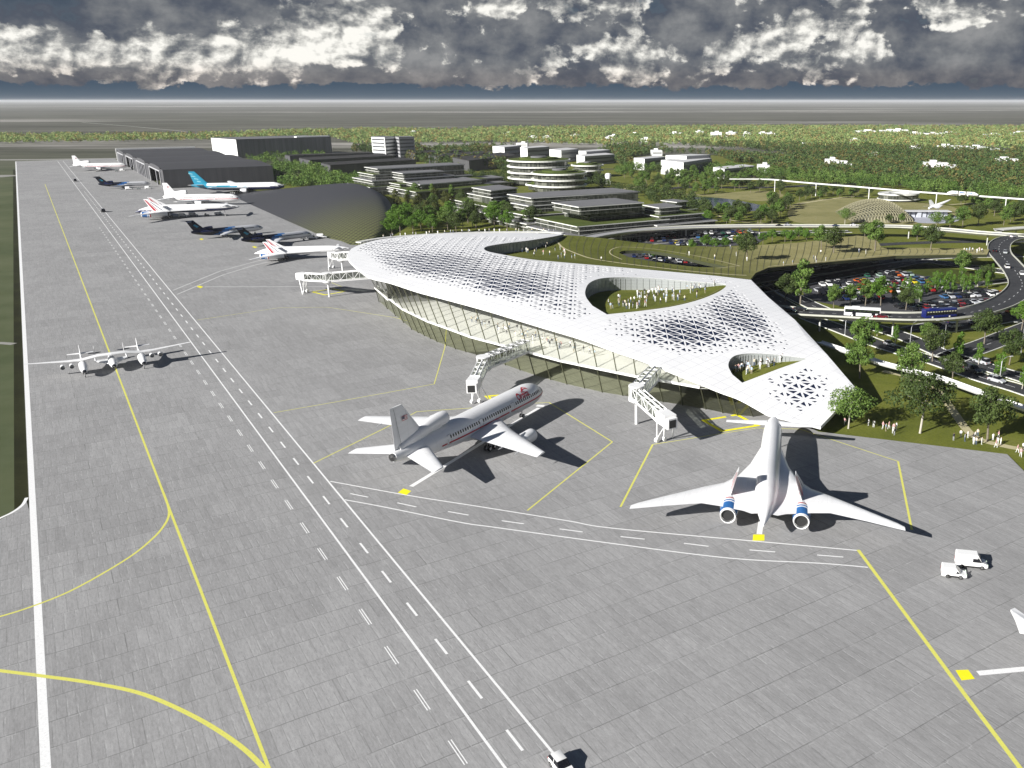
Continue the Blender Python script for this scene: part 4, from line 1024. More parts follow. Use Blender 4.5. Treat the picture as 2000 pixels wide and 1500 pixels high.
    for side in (-1, 1):
        for x in (4.9, -8.2, -20.5, -31.4):
            d_ = MB()
            for a_, b_, c_, e_ in ((x, x + .06, 4.4, 6.6), (x + 1.1, x + 1.16, 4.4, 6.6), (x, x + 1.16, 6.55, 6.62), (x, x + 1.16, 4.38, 4.45)): side_decal(d_, st, a_, b_, c_, e_, side, .045, 1.2)
            d_.build('cabin_door', mat('seam_grey'), root)
    # flag on the fin
    fm = MB()
    for i in range(7): fm.box((-41.3, -.315 - .035, 13.05 + i * .14), (1.6, .02, .14), 0, 0 if i % 2 == 0 else 1)
    fm.box((-41.75, -.34 - .035, 13.60), (.75, .02, .55), 0, 2); 
    if words: fm.build('flag', [PR, PW, PN], fin)
    # centre engine over the rear fuselage
    s2 = smooth_st([(-28.9, 9.55, 1.42, 1.42), (-30.5, 9.55, 1.5, 1.5), (-33.5, 9.35, 1.35, 1.45), (-36.5, 8.7, 1.15, 1.5), (-40, 7.9, .9, 1.4), (-43.5, 7.1, .7, 1.1)], 3)
    mb = MB(); loft(mb, s2, 24); e2 = mb.build('tail_engine', PW, root, smooth=50)
    mb = MB(); mb.lathe([(-1.2, .01, 1), (-1.2, 1.2, 1), (0, 1.3, 1), (.12, 1.36, 0), (0, 1.43, 0)], (-28.9, 0, 9.55), 'X', 24); mb.f = [f[::-1] for f in mb.f]; mb.build('inlet', [MET, HOL], e2, smooth=50)
    mb = MB(); wing(mb, [(-29.6, -38, 0, 7.3, 1.4), (-29.8, -38, 0, 8.4, 1.2)], vert=True); mb.build('engine_fairing', PW, root, smooth=40)
    mb = MB(); loft(mb, smooth_st([(-10, 3.3, .3, .2), (-12, 2.9, 2.6, .95), (-18, 2.8, 2.9, 1.05), (-24, 3.0, 2.4, .8), (-26.5, 3.3, .3, .2)], 3), 16); mb.build('belly_fairing', PW, root, smooth=50)
    wheelset(root, 0, 0, .5, .35, (0,), (-.4, .4), strut_top=2.6)
    return root
def sonic(label, livery='white'):
    root = empty('delta_airliner', (0, 0, 0)); tag(root, label, 'airliner')
    low = (lambda x, y, z: 1 if (livery == 'navy' and z < 3.9) else 0)
    st = smooth_st([(48.4, 4.9, .05, .05), (47.6, 4.95, .6, .5), (45.0, 5.0, 1.3, 1.15), (41, 5.0, 1.85, 1.75), (35, 5.0, 2.05, 2.1), (20, 5.0, 2.15, 2.25), (10, 5.0, 2.2, 2.3), (3.5, 4.8, 1.9, 1.9), (-1, 4.3, 1.05, 1.15), (-4.2, 3.8, .12, .12)], 5)
    mb = MB(); loft(mb, st, 32, mif=low); mb.build('fuselage', [PW, PN], root, smooth=50)
    mb = MB()
    for side in (-1, 1): side_decal(mb, st, 44.6, 46.4, 5.15, 5.5, side, .04, .4)
    mb.build('cockpit_window', DK, root)
    mb = MB()
    for side in (-1, 1):
        side_decal(mb, st, 38.6, 38.85, 4.4, 6.2, side, .03, .2); side_decal(mb, st, 39.5, 39.75, 4.4, 6.2, side, .03, .2)
    mb.build('door_outline', DK, root)
    for side in (-1, 1):
        # strake, inner delta and outer wing in one skin
        secs = [(36, -.5, side * 1.0, 4.3, .8), (30.5, -.8, side * 2.3, 4.25, .75), (22.0, .2, side * 3.8, 4.2, .7), (15.5, .8, side * 5.8, 4.15, .62), (11.9, 1.6, side * 8.2, 4.1, .55), (9.6, 2.2, side * 11.5, 4.1, .45), (4.5, -.1, side * 17.5, 4.2, .32), (-.1, -2.4, side * 22.8, 4.3, .18), (-1.3, -2.8, side * 23.9, 4.3, .1)]
        mb = MB(); wing(mb, subdiv_secs(secs, 3)); mb.build('wing', PW, root, smooth=35)
        mb = MB(); wing(mb, subdiv_secs([(42.9, 39.9, side * 1.3, 6.0, .35), (41.3, 40.0, side * 10.3, 6.2, .14)], 3)); mb.build('canard', PW, root, smooth=35)
        e = MB(); c = (.0, side * 6.5, 3.0)
        pr = [(0.4, .01, 5), (.4, 1.05, 5), (0, 1.22, 4), (-.05, 1.38, 0), (.5, 1.5, 0), (.5, 1.5, 2), (3.0, 1.62, 2), (3.0, 1.64, 0), (3.3, 1.66, 0), (3.3, 1.66, 2), (3.7, 1.68, 2), (3.7, 1.68, 0), (4.3, 1.68, 0), (4.3, 1.66, 3), (4.8, 1.62, 3), (4.8, 1.6, 0), (9.5, 1.45, 0), (13, 1.2, 0), (13.4, .9, 5), (13.4, .01, 5)]
        e.lathe(pr, c, 'X', 28); e.build('engine', [PW, PN, PB, PR, MET, HOL], root, smooth=50)
        f = MB(); yb = side * 6.5
        z0, z1 = 4.5, 9.4
        fv = [(14.2, 5.6, yb, z0, .55), (11.5, 4.6, yb - side * .4, 6.2, .42), (5.2, 2.2, yb - side * 1.3, 10.2, .24), (4.0, 1.8, yb - side * 1.45, 11.0, .12)]
        wing(f, fv, vert=True); fo = f.build('tail_fin', PW, root, smooth=35)
        rs = MB(); dkb = MB()
        for sg in (-1, 1):
            def fp(fr, z): # point on the fin skin at chord fraction fr
                q = (z - z0) / (11.0 - z0); le = 14.2 + (4.0 - 14.2) * q; te = 5.6 + (1.8 - 5.6) * q
                return (te + (le - te) * fr, yb - side * 1.45 * q + sg * (.30 - .2 * q), z)
            rs.add([fp(.12, z0 + .4), fp(.26, z0 + .4), fp(.26, 10.6), fp(.10, 10.6)], [(0, 1, 2, 3)])
            rs.add([fp(.34, z0 + .4), fp(.38, z0 + .4), fp(.40, 10.3), fp(.34, 10.3)], [(0, 1, 2, 3)])
            dkb.add([fp(.60, z0 + .4), fp(.66, z0 + .4), fp(.68, 9.6), fp(.60, 9.6)], [(0, 1, 2, 3)])
        dkb.build('navy_stripe', PN, fo)
        rs.build('red_stripe', PR, fo)
    wheelset(root, 40.5, 0, .45, .3, (0,), (-.35, .35), strut_top=3.2)
    for side in (-1, 1): wheelset(root, 12, side * 3.2, .55, .4, (-.8, .8), (-.4, .4), strut_top=3.9)
    return root
def tailjet(label):
    """dark T-tail trijet with a silver front"""
    root = empty('t_tail_trijet', (0, 0, 0)); tag(root, label, 'airliner')
    def mf(x, y, z):
        g = -1.0 + (z - 3.4) * 2.4
        return 2 if x < g - 4.5 else (1 if x < g else 0)
    st = smooth_st([(19.5, 2.9, .05, .05), (18.9, 2.95, .7, .65), (17, 3.2, 1.4, 1.4), (14, 3.4, 1.86, 1.9), (5, 3.4, 1.88, 1.95), (-8, 3.4, 1.88, 1.95), (-13, 3.6, 1.7, 1.7), (-18, 4.0, 1.1, 1.15), (-20.5, 4.3, .55, .6)], 7)
    mb = MB(); loft(mb, st, 28, mif=mf); mb.build('fuselage', [PS, PB, PBK], root, smooth=50)
    mb = MB()
    for side in (-1, 1):
        mb = MB(); side_decal(mb, st, -6, 13.5, 3.75, 4.05, side, .03, .8); mb.build('window_row', DK, root); mb = MB(); side_decal(mb, st, 16.6, 18.1, 3.5, 3.85, side, .04, .4); mb.build('cockpit_window', DK, root)
    for side in (-1, 1):
        mb = MB(); wing(mb, subdiv_secs([(3.0, -6.0, side * 1.2, 2.4, .8), (-1.2, -7.0, side * 5.5, 2.6, .5), (-9.4, -11.6, side * 16.4, 3.3, .18)], 3)); mb.build('wing', PS if 0 else PW, root, smooth=35)
        mb = MB(); wing(mb, subdiv_secs([(-19.0, -22.6, side * .1, 10.3, .3), (-21.8, -23.8, side * 5.4, 10.2, .12)], 3)); mb.build('stabilizer', PBK, root, smooth=35)
        mb = MB(); loft(mb, smooth_st([(-9.8, 4.3, .62, .62, side * 2.7), (-11, 4.3, .72, .72, side * 2.7), (-14, 4.35, .65, .65, side * 2.6), (-16, 4.4, .42, .42, side * 2.55)], 3), 16, mi=0); mb.build('engine', PN, root, smooth=50)
        wheelset(root, -3, side * 2.8, .5, .35, (0,), (-.35, .35), strut_top=2.4)
    mb = MB(); wing(mb, [(-10.5, -19.0, 0, 4.6, .9), (-14.0, -20.2, 0, 6.2, .6), (-18.2, -22.4, 0, 10.2, .3), (-18.6, -23.2, 0, 10.7, .12)], vert=True); f = mb.build('tail_fin', PBK, root, smooth=35)
    mb = MB()
    for sg in (-1, 1): mb.add([(-17.4, sg * .42, 6.5), (-16.2, sg * .42, 7.0), (-18.2, sg * .36, 8.4), (-19.2, sg * .36, 8.0)], [(0, 1, 2, 3)])
    mb.build('tail_emblem', PT, f)
    mb = MB(); loft(mb, smooth_st([(-9.0, 5.9, .75, .7), (-10.5, 5.95, .85, .8), (-13, 5.7, .8, .8), (-16, 5.1, .5, .6)], 3), 16); mb.build('tail_engine', PN, root, smooth=50)
    wheelset(root, 14.5, 0, .4, .3, (0,), (-.3, .3), strut_top=2)
    return root
def widebody(label):
    root = empty('wide_body_airliner', (0, 0, 0)); tag(root, label, 'airliner')
    def mf(x, y, z):
        if x < -24: return 1 if z > 5.0 else 2
        top = 6.3 if x < -5 else 6.3 - (x + 5) * .09
        nv = 4.5 if x < 8 else 4.5 + (x - 8) * .035
        return 2 if z < nv else (1 if z < top and x < 16 else 0)
    st = smooth_st([(37, 4.6, .05, .05), (36.4, 4.65, .8, .75), (34, 5.0, 2.0, 1.9), (30.5, 5.3, 2.85, 2.85), (26, 5.4, 3.1, 3.1), (0, 5.4, 3.1, 3.1), (-16, 5.4, 3.1, 3.1), (-25, 5.9, 2.4, 2.5), (-32, 6.5, 1.3, 1.5), (-36.5, 6.8, .4, .5)], 7)
    mb = MB(); loft(mb, st, 32, mif=mf); mb.build('fuselage', [PW, PT, PN], root, smooth=50)
    mb = MB()
    for side in (-1, 1):
        side_decal(mb, st, 32.2, 34.6, 5.6, 6.1, side, .05, .5)
    mb.build('cockpit_window', DK, root)
    for side in (-1, 1):
        mb = MB(); wing(mb, subdiv_secs([(10, -7, side * 1.6, 3.8, 1.4), (3, -8.5, side * 10, 4.7, .8), (-12.5, -16, side * 30.4, 7.4, .25)], 3)); mb.build('wing', PW, root, smooth=35)
        mb = MB(); wing(mb, subdiv_secs([(-25, -32, side * .6, 6.9, .6), (-33.5, -36.5, side * 10.5, 7.8, .2)], 3)); mb.build('stabilizer', PW, root, smooth=35)
        nacelle(root, 9.0, side * 9.7, 2.7, 7, 1.75, [PW, MET, MET, HOL])
        wheelset(root, -3.5, side * 5.5, .65, .5, (-1.4, 0, 1.4), (-.6, .6), strut_top=3.8)
    mb = MB(); wing(mb, [(-20.5, -34, 0, 7.6, 1.2), (-24, -34.4, 0, 9.0, .9), (-32.5, -37.3, 0, 18.0, .35)], vert=True); f = mb.build('tail_fin', PT, root, smooth=35)
    mb = MB()
    for k in range(4):
        z0 = 9.2 + k * 2.1; x0 = -28.0 - k * 1.9
        for sg in (-1, 1): mb.add([(x0, sg * (.44 - k * .06), z0), (x0 - 3.5, sg * (.40 - k * .06), z0 + .5), (x0 - 3.4, sg * (.4 - k * .06), z0 + 1.3), (x0 - .8, sg * (.42 - k * .06), z0 + .8)], [(0, 1, 2, 3)])
    mb.build('tail_pattern', mat('pale_teal_paint', (.25, .55, .62), .3), f)
    wheelset(root, 27, 0, .5, .4, (0,), (-.4, .4), strut_top=2.6)
    return root
def launch_plane(label):
    root = empty('twin_boom_aircraft', (0, 0, 0)); tag(root, label, 'aircraft')
    # high wing, gull shaped
    for side in (-1, 1):
        mb = MB(); wing(mb, subdiv_secs([(1.6, -1.6, 0, 4.55, .5), (1.4, -1.5, side * 3.5, 4.5, .48), (1.3, -1.5, side * 7.35, 3.9, .45), (.9, -1.2, side * 11, 4.0, .35), (-.1, -1.0, side * 20.8, 4.7, .12)], 3)); mb.build('wing', PW, root, smooth=35)
        b = smooth_st([(7.4, 2.0, .05, .05, side * 7.35), (6.6, 2.05, .55, .5, side * 7.35), (4.8, 2.2, .95, .95, side * 7.35), (1.5, 2.6, 1.1, 1.15, side * 7.35), (-1.5, 3.0, .75, .8, side * 7.35), (-4.5, 3.1, .35, .4, side * 7.35), (-9.5, 3.4, .18, .22, side * 7.35)], 4)
        mb = MB(); loft(mb, b, 20, mif=lambda x, y, z: 1 if x > 6.5 else 0); mb.build('boom', [PW, DK], root, smooth=50)
        mb = MB(); wing(mb, [(-7.6, -9.6, side * 7.35, 3.4, .3), (-8.6, -9.9, side * 7.35, 6.1, .12)], vert=True); mb.build('tail_fin', PW, root, smooth=35)
        mb = MB()
        for s2 in (-1, 1): wing(mb, subdiv_secs([(-7.9, -9.6, side * 7.35, 3.7, .26), (-8.3, -9.5, side * 7.35 + s2 * 3.3, 3.8, .12)], 2))
        mb.build('tailplane', PW, root, smooth=35)
        for yy in (10.0, 12.2): nacelle(root, 2.6, side * yy, 2.9, 3.2, .58, [PW, MET, MET, MET])
        wheelset(root, 1.0, side * 7.35, .42, .3, (0,), (-.25, .25), strut_top=2.2)
        wheelset(root, 5.2, side * 7.35, .3, .2, (0,), (0,), strut_top=1.6)
    return root
def space_plane(label):
    """small winged craft slung under the wing"""
    root = empty('small_spaceplane', (0, 0, 0)); tag(root, label, 'spaceplane')
    st = smooth_st([(6.0, 2.0, .05, .05), (5.2, 2.05, .6, .6), (3.4, 2.3, 1.05, 1.0), (0, 2.4, 1.15, 1.15), (-3.5, 2.5, .9, .95), (-6, 2.6, .55, .6)], 4)
    mb = MB(); loft(mb, st, 20, mif=lambda x, y, z: 1 if x > 5.3 else 0); mb.build('fuselage', [PW, DK], root, smooth=50)
    for side in (-1, 1):
        mb = MB(); wing(mb, subdiv_secs([(2.0, -4.5, side * .8, 2.0, .3), (-2.6, -5.2, side * 3.9, 2.0, .16)], 3)); mb.build('delta_wing', PW, root, smooth=35)
        mb = MB(); mb.tube([(-3.4, side * 4.0, 2.0), (-6.2, side * 4.0, 2.1), (-10.5, side * 3.7, 2.9)], [.22, .18, .1], 8); mb.build('tail_boom', PW, root, smooth=40)
        mb = MB(); wing(mb, [(-8.7, -10.6, side * 3.75, 2.6, .14), (-9.8, -10.9, side * 3.75, 5.0, .07)], vert=True); mb.build('tail_fin', PW, root)
        mb = MB()
        for s2 in (-1, 1): wing(mb, [(-9.3, -10.9, side * 3.75, 2.95, .12), (-9.7, -10.8, side * 3.75 + s2 * 1.6, 3.0, .06)])
        mb.build('feather_panel', PBK, root)
        mb = MB(); mb.bar((0, side * .35, 3.3), (0, side * .35, 4.25), .1); mb.build('carry_hook', STR, root)
    return root
def put(root, tail, nose, lx, z, zt=None):
    """stand the aircraft so its nose and tail sit on surveyed points; lx = (tail x, nose x)"""
    a = G(*tail, zt or z); b = G(*nose, z); h = math.atan2(b[1] - a[1], b[0] - a[0]); m_ = ((a[0] + b[0]) / 2, (a[1] + b[1]) / 2); xm = (lx[0] + lx[1]) / 2
    root.location = (m_[0] - math.cos(h) * xm, m_[1] - math.sin(h) * xm, 0); root.rotation_euler = (0, 0, h); return h
def putat(root, px, py, h, ax=0.0, z=0.0):
    """point ax on the centreline over ground point, heading fixed"""
    a = G(px, py, z); root.location = (a[0] - math.cos(h) * ax, a[1] - math.sin(h) * ax, 0); root.rotation_euler = (0, 0, h)
T1 = trijet('large white trijet with red stripe, red lettering and tail flag, nearest the glass facade')
o0 = G(1019.7, 815.4); T1.location = (o0[0], o0[1], 0); T1.rotation_euler = (0, 0, R(63.3))
S1 = sonic('white delta-winged airliner with canards and blue striped engines beside the low roof tip')
o0 = G(1483, 1043); S1.location = (o0[0] + .75, o0[1] - .1, 0); S1.rotation_euler = (0, 0, R(79.8))
Wp = launch_plane('white twin-boom carrier aircraft with a very long thin wing rolling along the yellow line')
h = UA + math.pi; u_ = (math.cos(h), math.sin(h)); n_ = (-math.sin(h), math.cos(h)); g0 = G(228, 705)
Wp.location = (g0[0] + u_[0] * 8.6 + n_[0] * -1.4, g0[1] + u_[1] * 8.6 + n_[1] * -1.4, 0); Wp.rotation_euler = (0, 0, h)
Sp = space_plane('small white spaceplane slung under the middle of the long thin wing')
Sp.location = Wp.location; Sp.rotation_euler = (0, 0, h)
# the far row of parked aircraft
def far_trijet(label):
    r = copy_tree(T1); r['label'] = label
    for ch in list(r.children):
        if ch.name.split('.')[0] in ('lettering', 'swoosh'): bpy.data.objects.remove(ch)
    return r
T2 = far_trijet('white trijet parked farthest away, beside the mouths of the dark hangars'); put(T2, (141.5, 323), (252, 322.5), (-45, 8.8), 5)
hd_ = T2.rotation_euler[2]
T2.rotation_euler[2] = R(14); a_ = G(197, 324, 5); T2.location = (a_[0] + math.cos(R(14)) * 18, a_[1] + math.sin(R(14)) * 18, 0)
T3 = far_trijet('white red-striped trijet parked between the teal-tailed airliner and the navy-bellied delta airliner'); a_ = G(396, 386, 5.5)
T3.rotation_euler[2] = R(6); T3.location = (a_[0] + math.cos(R(6)) * 18, a_[1] + math.sin(R(6)) * 18, 0)
W1 = widebody('long airliner with a teal tail and navy belly parked against the nearest dark hangar'); put(W1, (367, 364), (562, 361), (-36.5, 37), 6)
S2 = sonic('white delta airliner with a navy belly and twin red-striped fins in the far row'); S2.name = 'delta_airliner'; S2['label'] = S2['label']
for ch in S2.children:
    pass
tag(S2, 'white delta airliner with a navy belly and twin red-striped fins in the far row', 'airliner')
for ch in list(S2.children):
    if ch.name.startswith('fuselage'):
        me = ch.data
        for p in me.polygons:
            if p.center.z < 4.75: p.material_index = 1
S2.location = (-325, 583.5, 0); S2.rotation_euler = (0, 0, R(17.5)); S2.scale = (1.2, 1.2, 1.2)
S3 = sonic('white delta airliner with red-striped fins nosing up to the rounded end of the roof'); S3.location = (-183.6, 426.9, 0); S3.rotation_euler = (0, 0, R(12)); S3.scale = (.85, .85, .85)
J1 = tailjet('dark-tailed silver T-tail jet in the far row, nearest the dark hangar mouths'); put(J1, (190, 362), (296, 358), (-20.5, 19.5), 3.2)
J2 = copy_tree(J1); J2['label'] = 'dark-tailed silver T-tail jet with a white wing panel, left of its twin'; put(J2, (373, 457), (514.6, 443), (-20.5, 19.5), 3.4)
J3 = copy_tree(J1); J3['label'] = 'dark-tailed silver T-tail jet between its twin and the red-finned delta airliner'; put(J3, (478, 471), (603, 456), (-20.5, 19.5), 3.4)
for o in (J1, J2, J3): o['group'] = 'dark-tailed jets in the far row'
# aircraft at the right edge of the frame: only its tail plane and upturned tip show
T4 = empty('edge_airliner', (0, 0, 0)); tag(T4, 'white airliner cut off by the right edge, only a raised white tip in view', 'airliner')
o4 = G(2110, 1235, 0); T4.location = o4
def r4(x, y, z): g_ = G(x, y, z); return (g_[0] - o4[0], g_[1] - o4[1], z)
mb = MB(); top = [r4(*q) for q in ((1974, 1190, 5.3), (1982, 1187, 5.2), (2012, 1208, 4.6), (2050, 1215, 4.2), (2110, 1215, 3.9), (2110, 1262, 3.9), (2050, 1245, 4.2), (1992, 1233, 4.6), (1983, 1208, 5.0))]
n4 = len(top); mb.add(top + [(p[0], p[1], p[2] - .3) for p in top], [tuple(range(n4))[::-1], tuple(range(n4, 2 * n4))] + [(i, (i + 1) % n4, n4 + (i + 1) % n4, n4 + i) for i in range(n4)]); mb.build('wing', PW, T4)
mb = MB(); f0 = r4(2120, 1190, 5)
loft(mb, smooth_st([(22, 5, .05, .05, 0), (18, 5, 1.8, 1.8, 0), (6, 5, 2.6, 2.6, 0), (-8, 5, 2.6, 2.6, 0), (-20, 6, .6, .6, 0)], 4), 24); fo4 = mb.build('fuselage', PW, T4, smooth=50); fo4.rotation_euler = (0, 0, R(5)); fo4.location = (14, 1, 0)
wheelset(T4, 10, 0, .5, .4, (0,), (-.4, .4), strut_top=2.8); wheelset(T4, 16, 3, .5, .4, (0,), (-.4, .4), strut_top=2.8); wheelset(T4, 16, -3, .5, .4, (0,), (-.4, .4), strut_top=2.8)
# ---------------------------------------------------------------- boarding bridges
def bridge(label, A, Bp, C, wheels, pole, cabdir=None, aw=3.0):
    """A terminal end, Bp rotunda, C cab: (x, y, z floor)"""
    A, Bp, C = Vector(A), Vector(Bp), Vector(C)
    root = empty('boarding_bridge', (Bp.x, Bp.y, 0)); tag(root, label, 'jet bridge', 'boarding bridges on the glass facade')
    s = lambda v: (v[0] - Bp.x, v[1] - Bp.y, v[2])
    def tunnel(a, b, w_, h_, name):
        d = (b - a); L = d.length; dn = d.normalized(); sd = Vector((-dn.y, dn.x, 0)).normalized() * (w_ / 2); up_ = Vector((0, 0, 1))
        m1 = MB(); P_ = [a + sd, a - sd, b + sd, b - sd]
        fl = MB()
        for z0, z1 in ((-.45, .0),):
            fl.add([s(v + up_ * z) for z in (z0, z1) for v in (P_[0], P_[1], P_[3], P_[2])], [(0, 1, 2, 3)[::-1], (4, 5, 6, 7), (0, 1, 5, 4), (1, 2, 6, 5), (2, 3, 7, 6), (3, 0, 4, 7)])
        r_ = fl.build(name, MWHT, root)
        k = max(3, int(L / 2.4)); tr_ = MB(); rf_ = MB()
        for sg in (1, -1):
            o = sd * sg
            tr_.bar(s(a + o + up_ * h_), s(b + o + up_ * h_), .15); tr_.bar(s(a + o + up_ * .12), s(b + o + up_ * .12), .14)
            for i in range(k + 1):
                p = a.lerp(b, i / k) + o; tr_.bar(s(p), s(p + up_ * h_), .10)
                if i < k: q = a.lerp(b, (i + 1) / k) + o; tr_.bar(s(p + up_ * (.1 if i % 2 else h_)), s(q + up_ * (h_ if i % 2 else .1)), .075)
        for i in range(k + 1):
            p = a.lerp(b, i / k) + up_ * h_; tr_.bar(s(p + sd), s(p - sd), .10)
            if i < k: q = a.lerp(b, (i + 1) / k) + up_ * h_; tr_.bar(s(p + sd * (1 if i % 2 else -1)), s(q + sd * (-1 if i % 2 else 1)), .08)
        tr_.bar(s(a + up_ * h_), s(b + up_ * h_), .28); tr_.build('truss', MWHT, r_)
        g = MB()
        for sg in (1, -1):
            o = sd * sg * .93; g.add([s(v) for v in (a + o + up_ * .1, b + o + up_ * .1, b + o + up_ * (h_ - .1), a + o + up_ * (h_ - .1))], [(0, 1, 2, 3)])
        g.add([s(v) for v in (a + sd * .93 + up_ * (h_ - .1), b + sd * .93 + up_ * (h_ - .1), b - sd * .93 + up_ * (h_ - .1), a - sd * .93 + up_ * (h_ - .1))], [(0, 1, 2, 3)])
        g.build('tunnel_glass', mat('tunnel_glass', fn=m_tg), r_)
    tunnel(A, Bp, aw, 2.9, 'fixed_tunnel'); tunnel(Bp, C, 2.3, 2.5, 'moving_tunnel')
    mb = MB(); mb.tube([(0, 0, Bp.z - .6), (0, 0, Bp.z + .05)], 1.9, 16); mb.tube([(0, 0, Bp.z + 2.9), (0, 0, Bp.z + 3.2)], 1.9, 16)
    for k in range(8): t_ = k * math.pi / 4; mb.bar((1.7 * math.cos(t_), 1.7 * math.sin(t_), Bp.z), (1.7 * math.cos(t_), 1.7 * math.sin(t_), Bp.z + 3), .12)
    mb.tube([(0, 0, Bp.z - 1.7), (0, 0, Bp.z - .6)], [.4, 1.7], 12)
    mb.build('rotunda', MWHT, root, smooth=40)
    if pole: mb = MB(); mb.tube([(0, 0, 0), (0, 0, Bp.z - 1.5)], .38, 12); mb.build('pillar', MWHT, root, smooth=40)
    d = (C - Bp).normalized(); hd = math.atan2(d.y, d.x); cc_ = C + d * 1.6
    mb = MB(); mb.box(s(cc_ + Vector((0, 0, 1.35))), (4.4, 2.9, 2.7), hd); mb.box(s(cc_ + d * 2.7 + Vector((0, 0, 1.3))), (1.0, 2.5, 2.4), hd + .15)
    mb.build('cab', MWHT, root)
    mb = MB(); mb.box(s(cc_ + d * 3.13 + Vector((0, 0, 1.3))), (.3, 1.8, 1.8), hd + .15); 
    mb.build('cab_opening', HOL, root)
    mb = MB(); sd = Vector((-d.y, d.x, 0)) * 2.1
    mb.bar(s(cc_ + sd + Vector((0, 0, .1))), s(Vector((cc_.x, cc_.y, 0)) + sd * 1.5 - d * 2.5 + Vector((0, 0, .1))), .16)
    mb.build('service_stair', MWHT, root)
    for wx, wy in wheels:
        g0 = G(wx, wy); mb = MB(); mb.tube([s((g0[0], g0[1], .5)), s((g0[0], g0[1], C.z - .3))], .16, 8); mb.tube([s((g0[0], g0[1], .9)), s((cc_.x, cc_.y, C.z - .3))], .1, 6)
        l_ = mb.build('leg', MWHT, root); mb = MB(); mb.tube([s((g0[0] - .3, g0[1] + .25, .55)), s((g0[0] + .3, g0[1] - .25, .55))], .55, 12); mb.build('wheel', MWHT, l_, smooth=40)
    return root
def m_tg(t, p):
    tr = t.new('ShaderNodeBsdfTransparent'); tr.inputs[0].default_value = (.62, .64, .60, 1); gl = t.new('ShaderNodeBsdfGlossy'); gl.inputs['Roughness'].default_value = .05
    mx = t.new('ShaderNodeMixShader'); mx.inputs[0].default_value = .06; t.l.new(tr.outputs[0], mx.inputs[1]); t.l.new(gl.outputs[0], mx.inputs[2]); t.l.new(mx.outputs[0], t.n['Material Output'].inputs[0])
bridge('white truss boarding bridge reaching the large trijet, its cab folded down beside the nose', G(1027, 684, 7), G(945, 718, 6.4), G(929, 752, 4.7), ((923, 788.5), (937.6, 787)), False)
bridge('white boarding bridge on one thick pole, its cab standing alone between the two near airliners', G(1279, 737, 7), G(1243, 777, 6.6), G(1294, 822, 5.2), ((1283, 864), (1297, 861)), True)
bridge('white boarding bridge over the small yellow square, with no aircraft at its cab', G(728, 541, 7), G(640, 548, 6.5), G(598, 546, 5.6), ((594, 573), (600.5, 571)), True)
bridge('white boarding bridge at the nose of the red-finned delta airliner', G(690, 505, 8), G(667, 506, 6.6), G(652, 504, 5.6), ((644, 525), (652, 523.5)), True)
# ---------------------------------------------------------------- building materials
def m_clad(c, pitch=2.2, amt=.3, ax=None):
    def f(t, p):
        o = t.objc(); s_ = t.new('ShaderNodeSeparateXYZ'); t.l.new(o, s_.inputs[0])
        q = t.m('ADD', s_.outputs[0], s_.outputs[1])
        w_ = t.m('FRACT', t.m('DIVIDE', q, pitch)); k = t.sstep(w_, .06, .0)
        nn = t.noise(t.mapping(o, scale=(.3, .3, .02)), 1.0, 3)
        cc_ = t.mix(1.0, c, t.ramp(nn, [(.3, .82), (.7, 1.18)]), 'MULTIPLY')
        t.l.new(t.mix(t.m('MULTIPLY', k, amt), cc_, (.02, .02, .02)), p.inputs['Base Color']); p.inputs['Roughness'].default_value = .6
    return f
MHD = mat('dark_cladding', fn=m_clad((.075, .075, .080), 3.0, .5))
MHR = mat('dark_roofing', (.050, .050, .054), .7, var=.12, vs=.05)
MHG = mat('grey_cladding', fn=m_clad((.20, .20, .205), 4.0, .5))
MWB = mat('white_render', (.78, .78, .76), .7, var=.03, vs=.1)
MBR = mat('grey_flat_roof', (.15, .15, .155), .8, var=.10, vs=.06)
MSL = mat('white_slab_edge', (.72, .72, .68), .6)
MSG = mat('roof_garden', fn=m_lawn((.03, .05, .01), (.07, .095, .02), (.10, .12, .03)))
def m_off(t, p):
    o = t.objc(); s_ = t.new('ShaderNodeSeparateXYZ'); t.l.new(o, s_.inputs[0])
    q = t.m('ADD', s_.outputs[0], t.m('MULTIPLY', s_.outputs[1], 1.0)); w_ = t.m('FRACT', t.m('DIVIDE', q, 1.5)); k = t.sstep(t.m('ABSOLUTE', t.m('SUBTRACT', w_, .5)), .42, .47)
    cell = t.new('ShaderNodeTexWhiteNoise', noise_dimensions='2D'); cv = t.new('ShaderNodeCombineXYZ'); t.l.new(t.m('FLOOR', t.m('DIVIDE', q, 1.5)), cv.inputs[0]); t.l.new(t.m('FLOOR', t.m('DIVIDE', s_.outputs[2], 4.2)), cv.inputs[1]); t.l.new(cv.outputs[0], cell.inputs[0])
    base = t.ramp(cell.outputs[0], [(.0, (.028, .031, .025)), (.6, (.065, .070, .058)), (1.0, (.14, .145, .12))])
    t.l.new(t.mix(t.m('MULTIPLY', k, .6), base, (.20, .20, .18)), p.inputs['Base Color']); p.inputs['Roughness'].default_value = .18; p.inputs['Specular IOR Level'].default_value = .6
MOG = mat('office_glazing', fn=m_off)
def qpts(pxs, z): return [G(x, y, z) for x, y in pxs]
def qz(px, py, z): return G(px, py, z)
def local(pts, o): return [(p[0] - o[0], p[1] - o[1]) for p in pts]
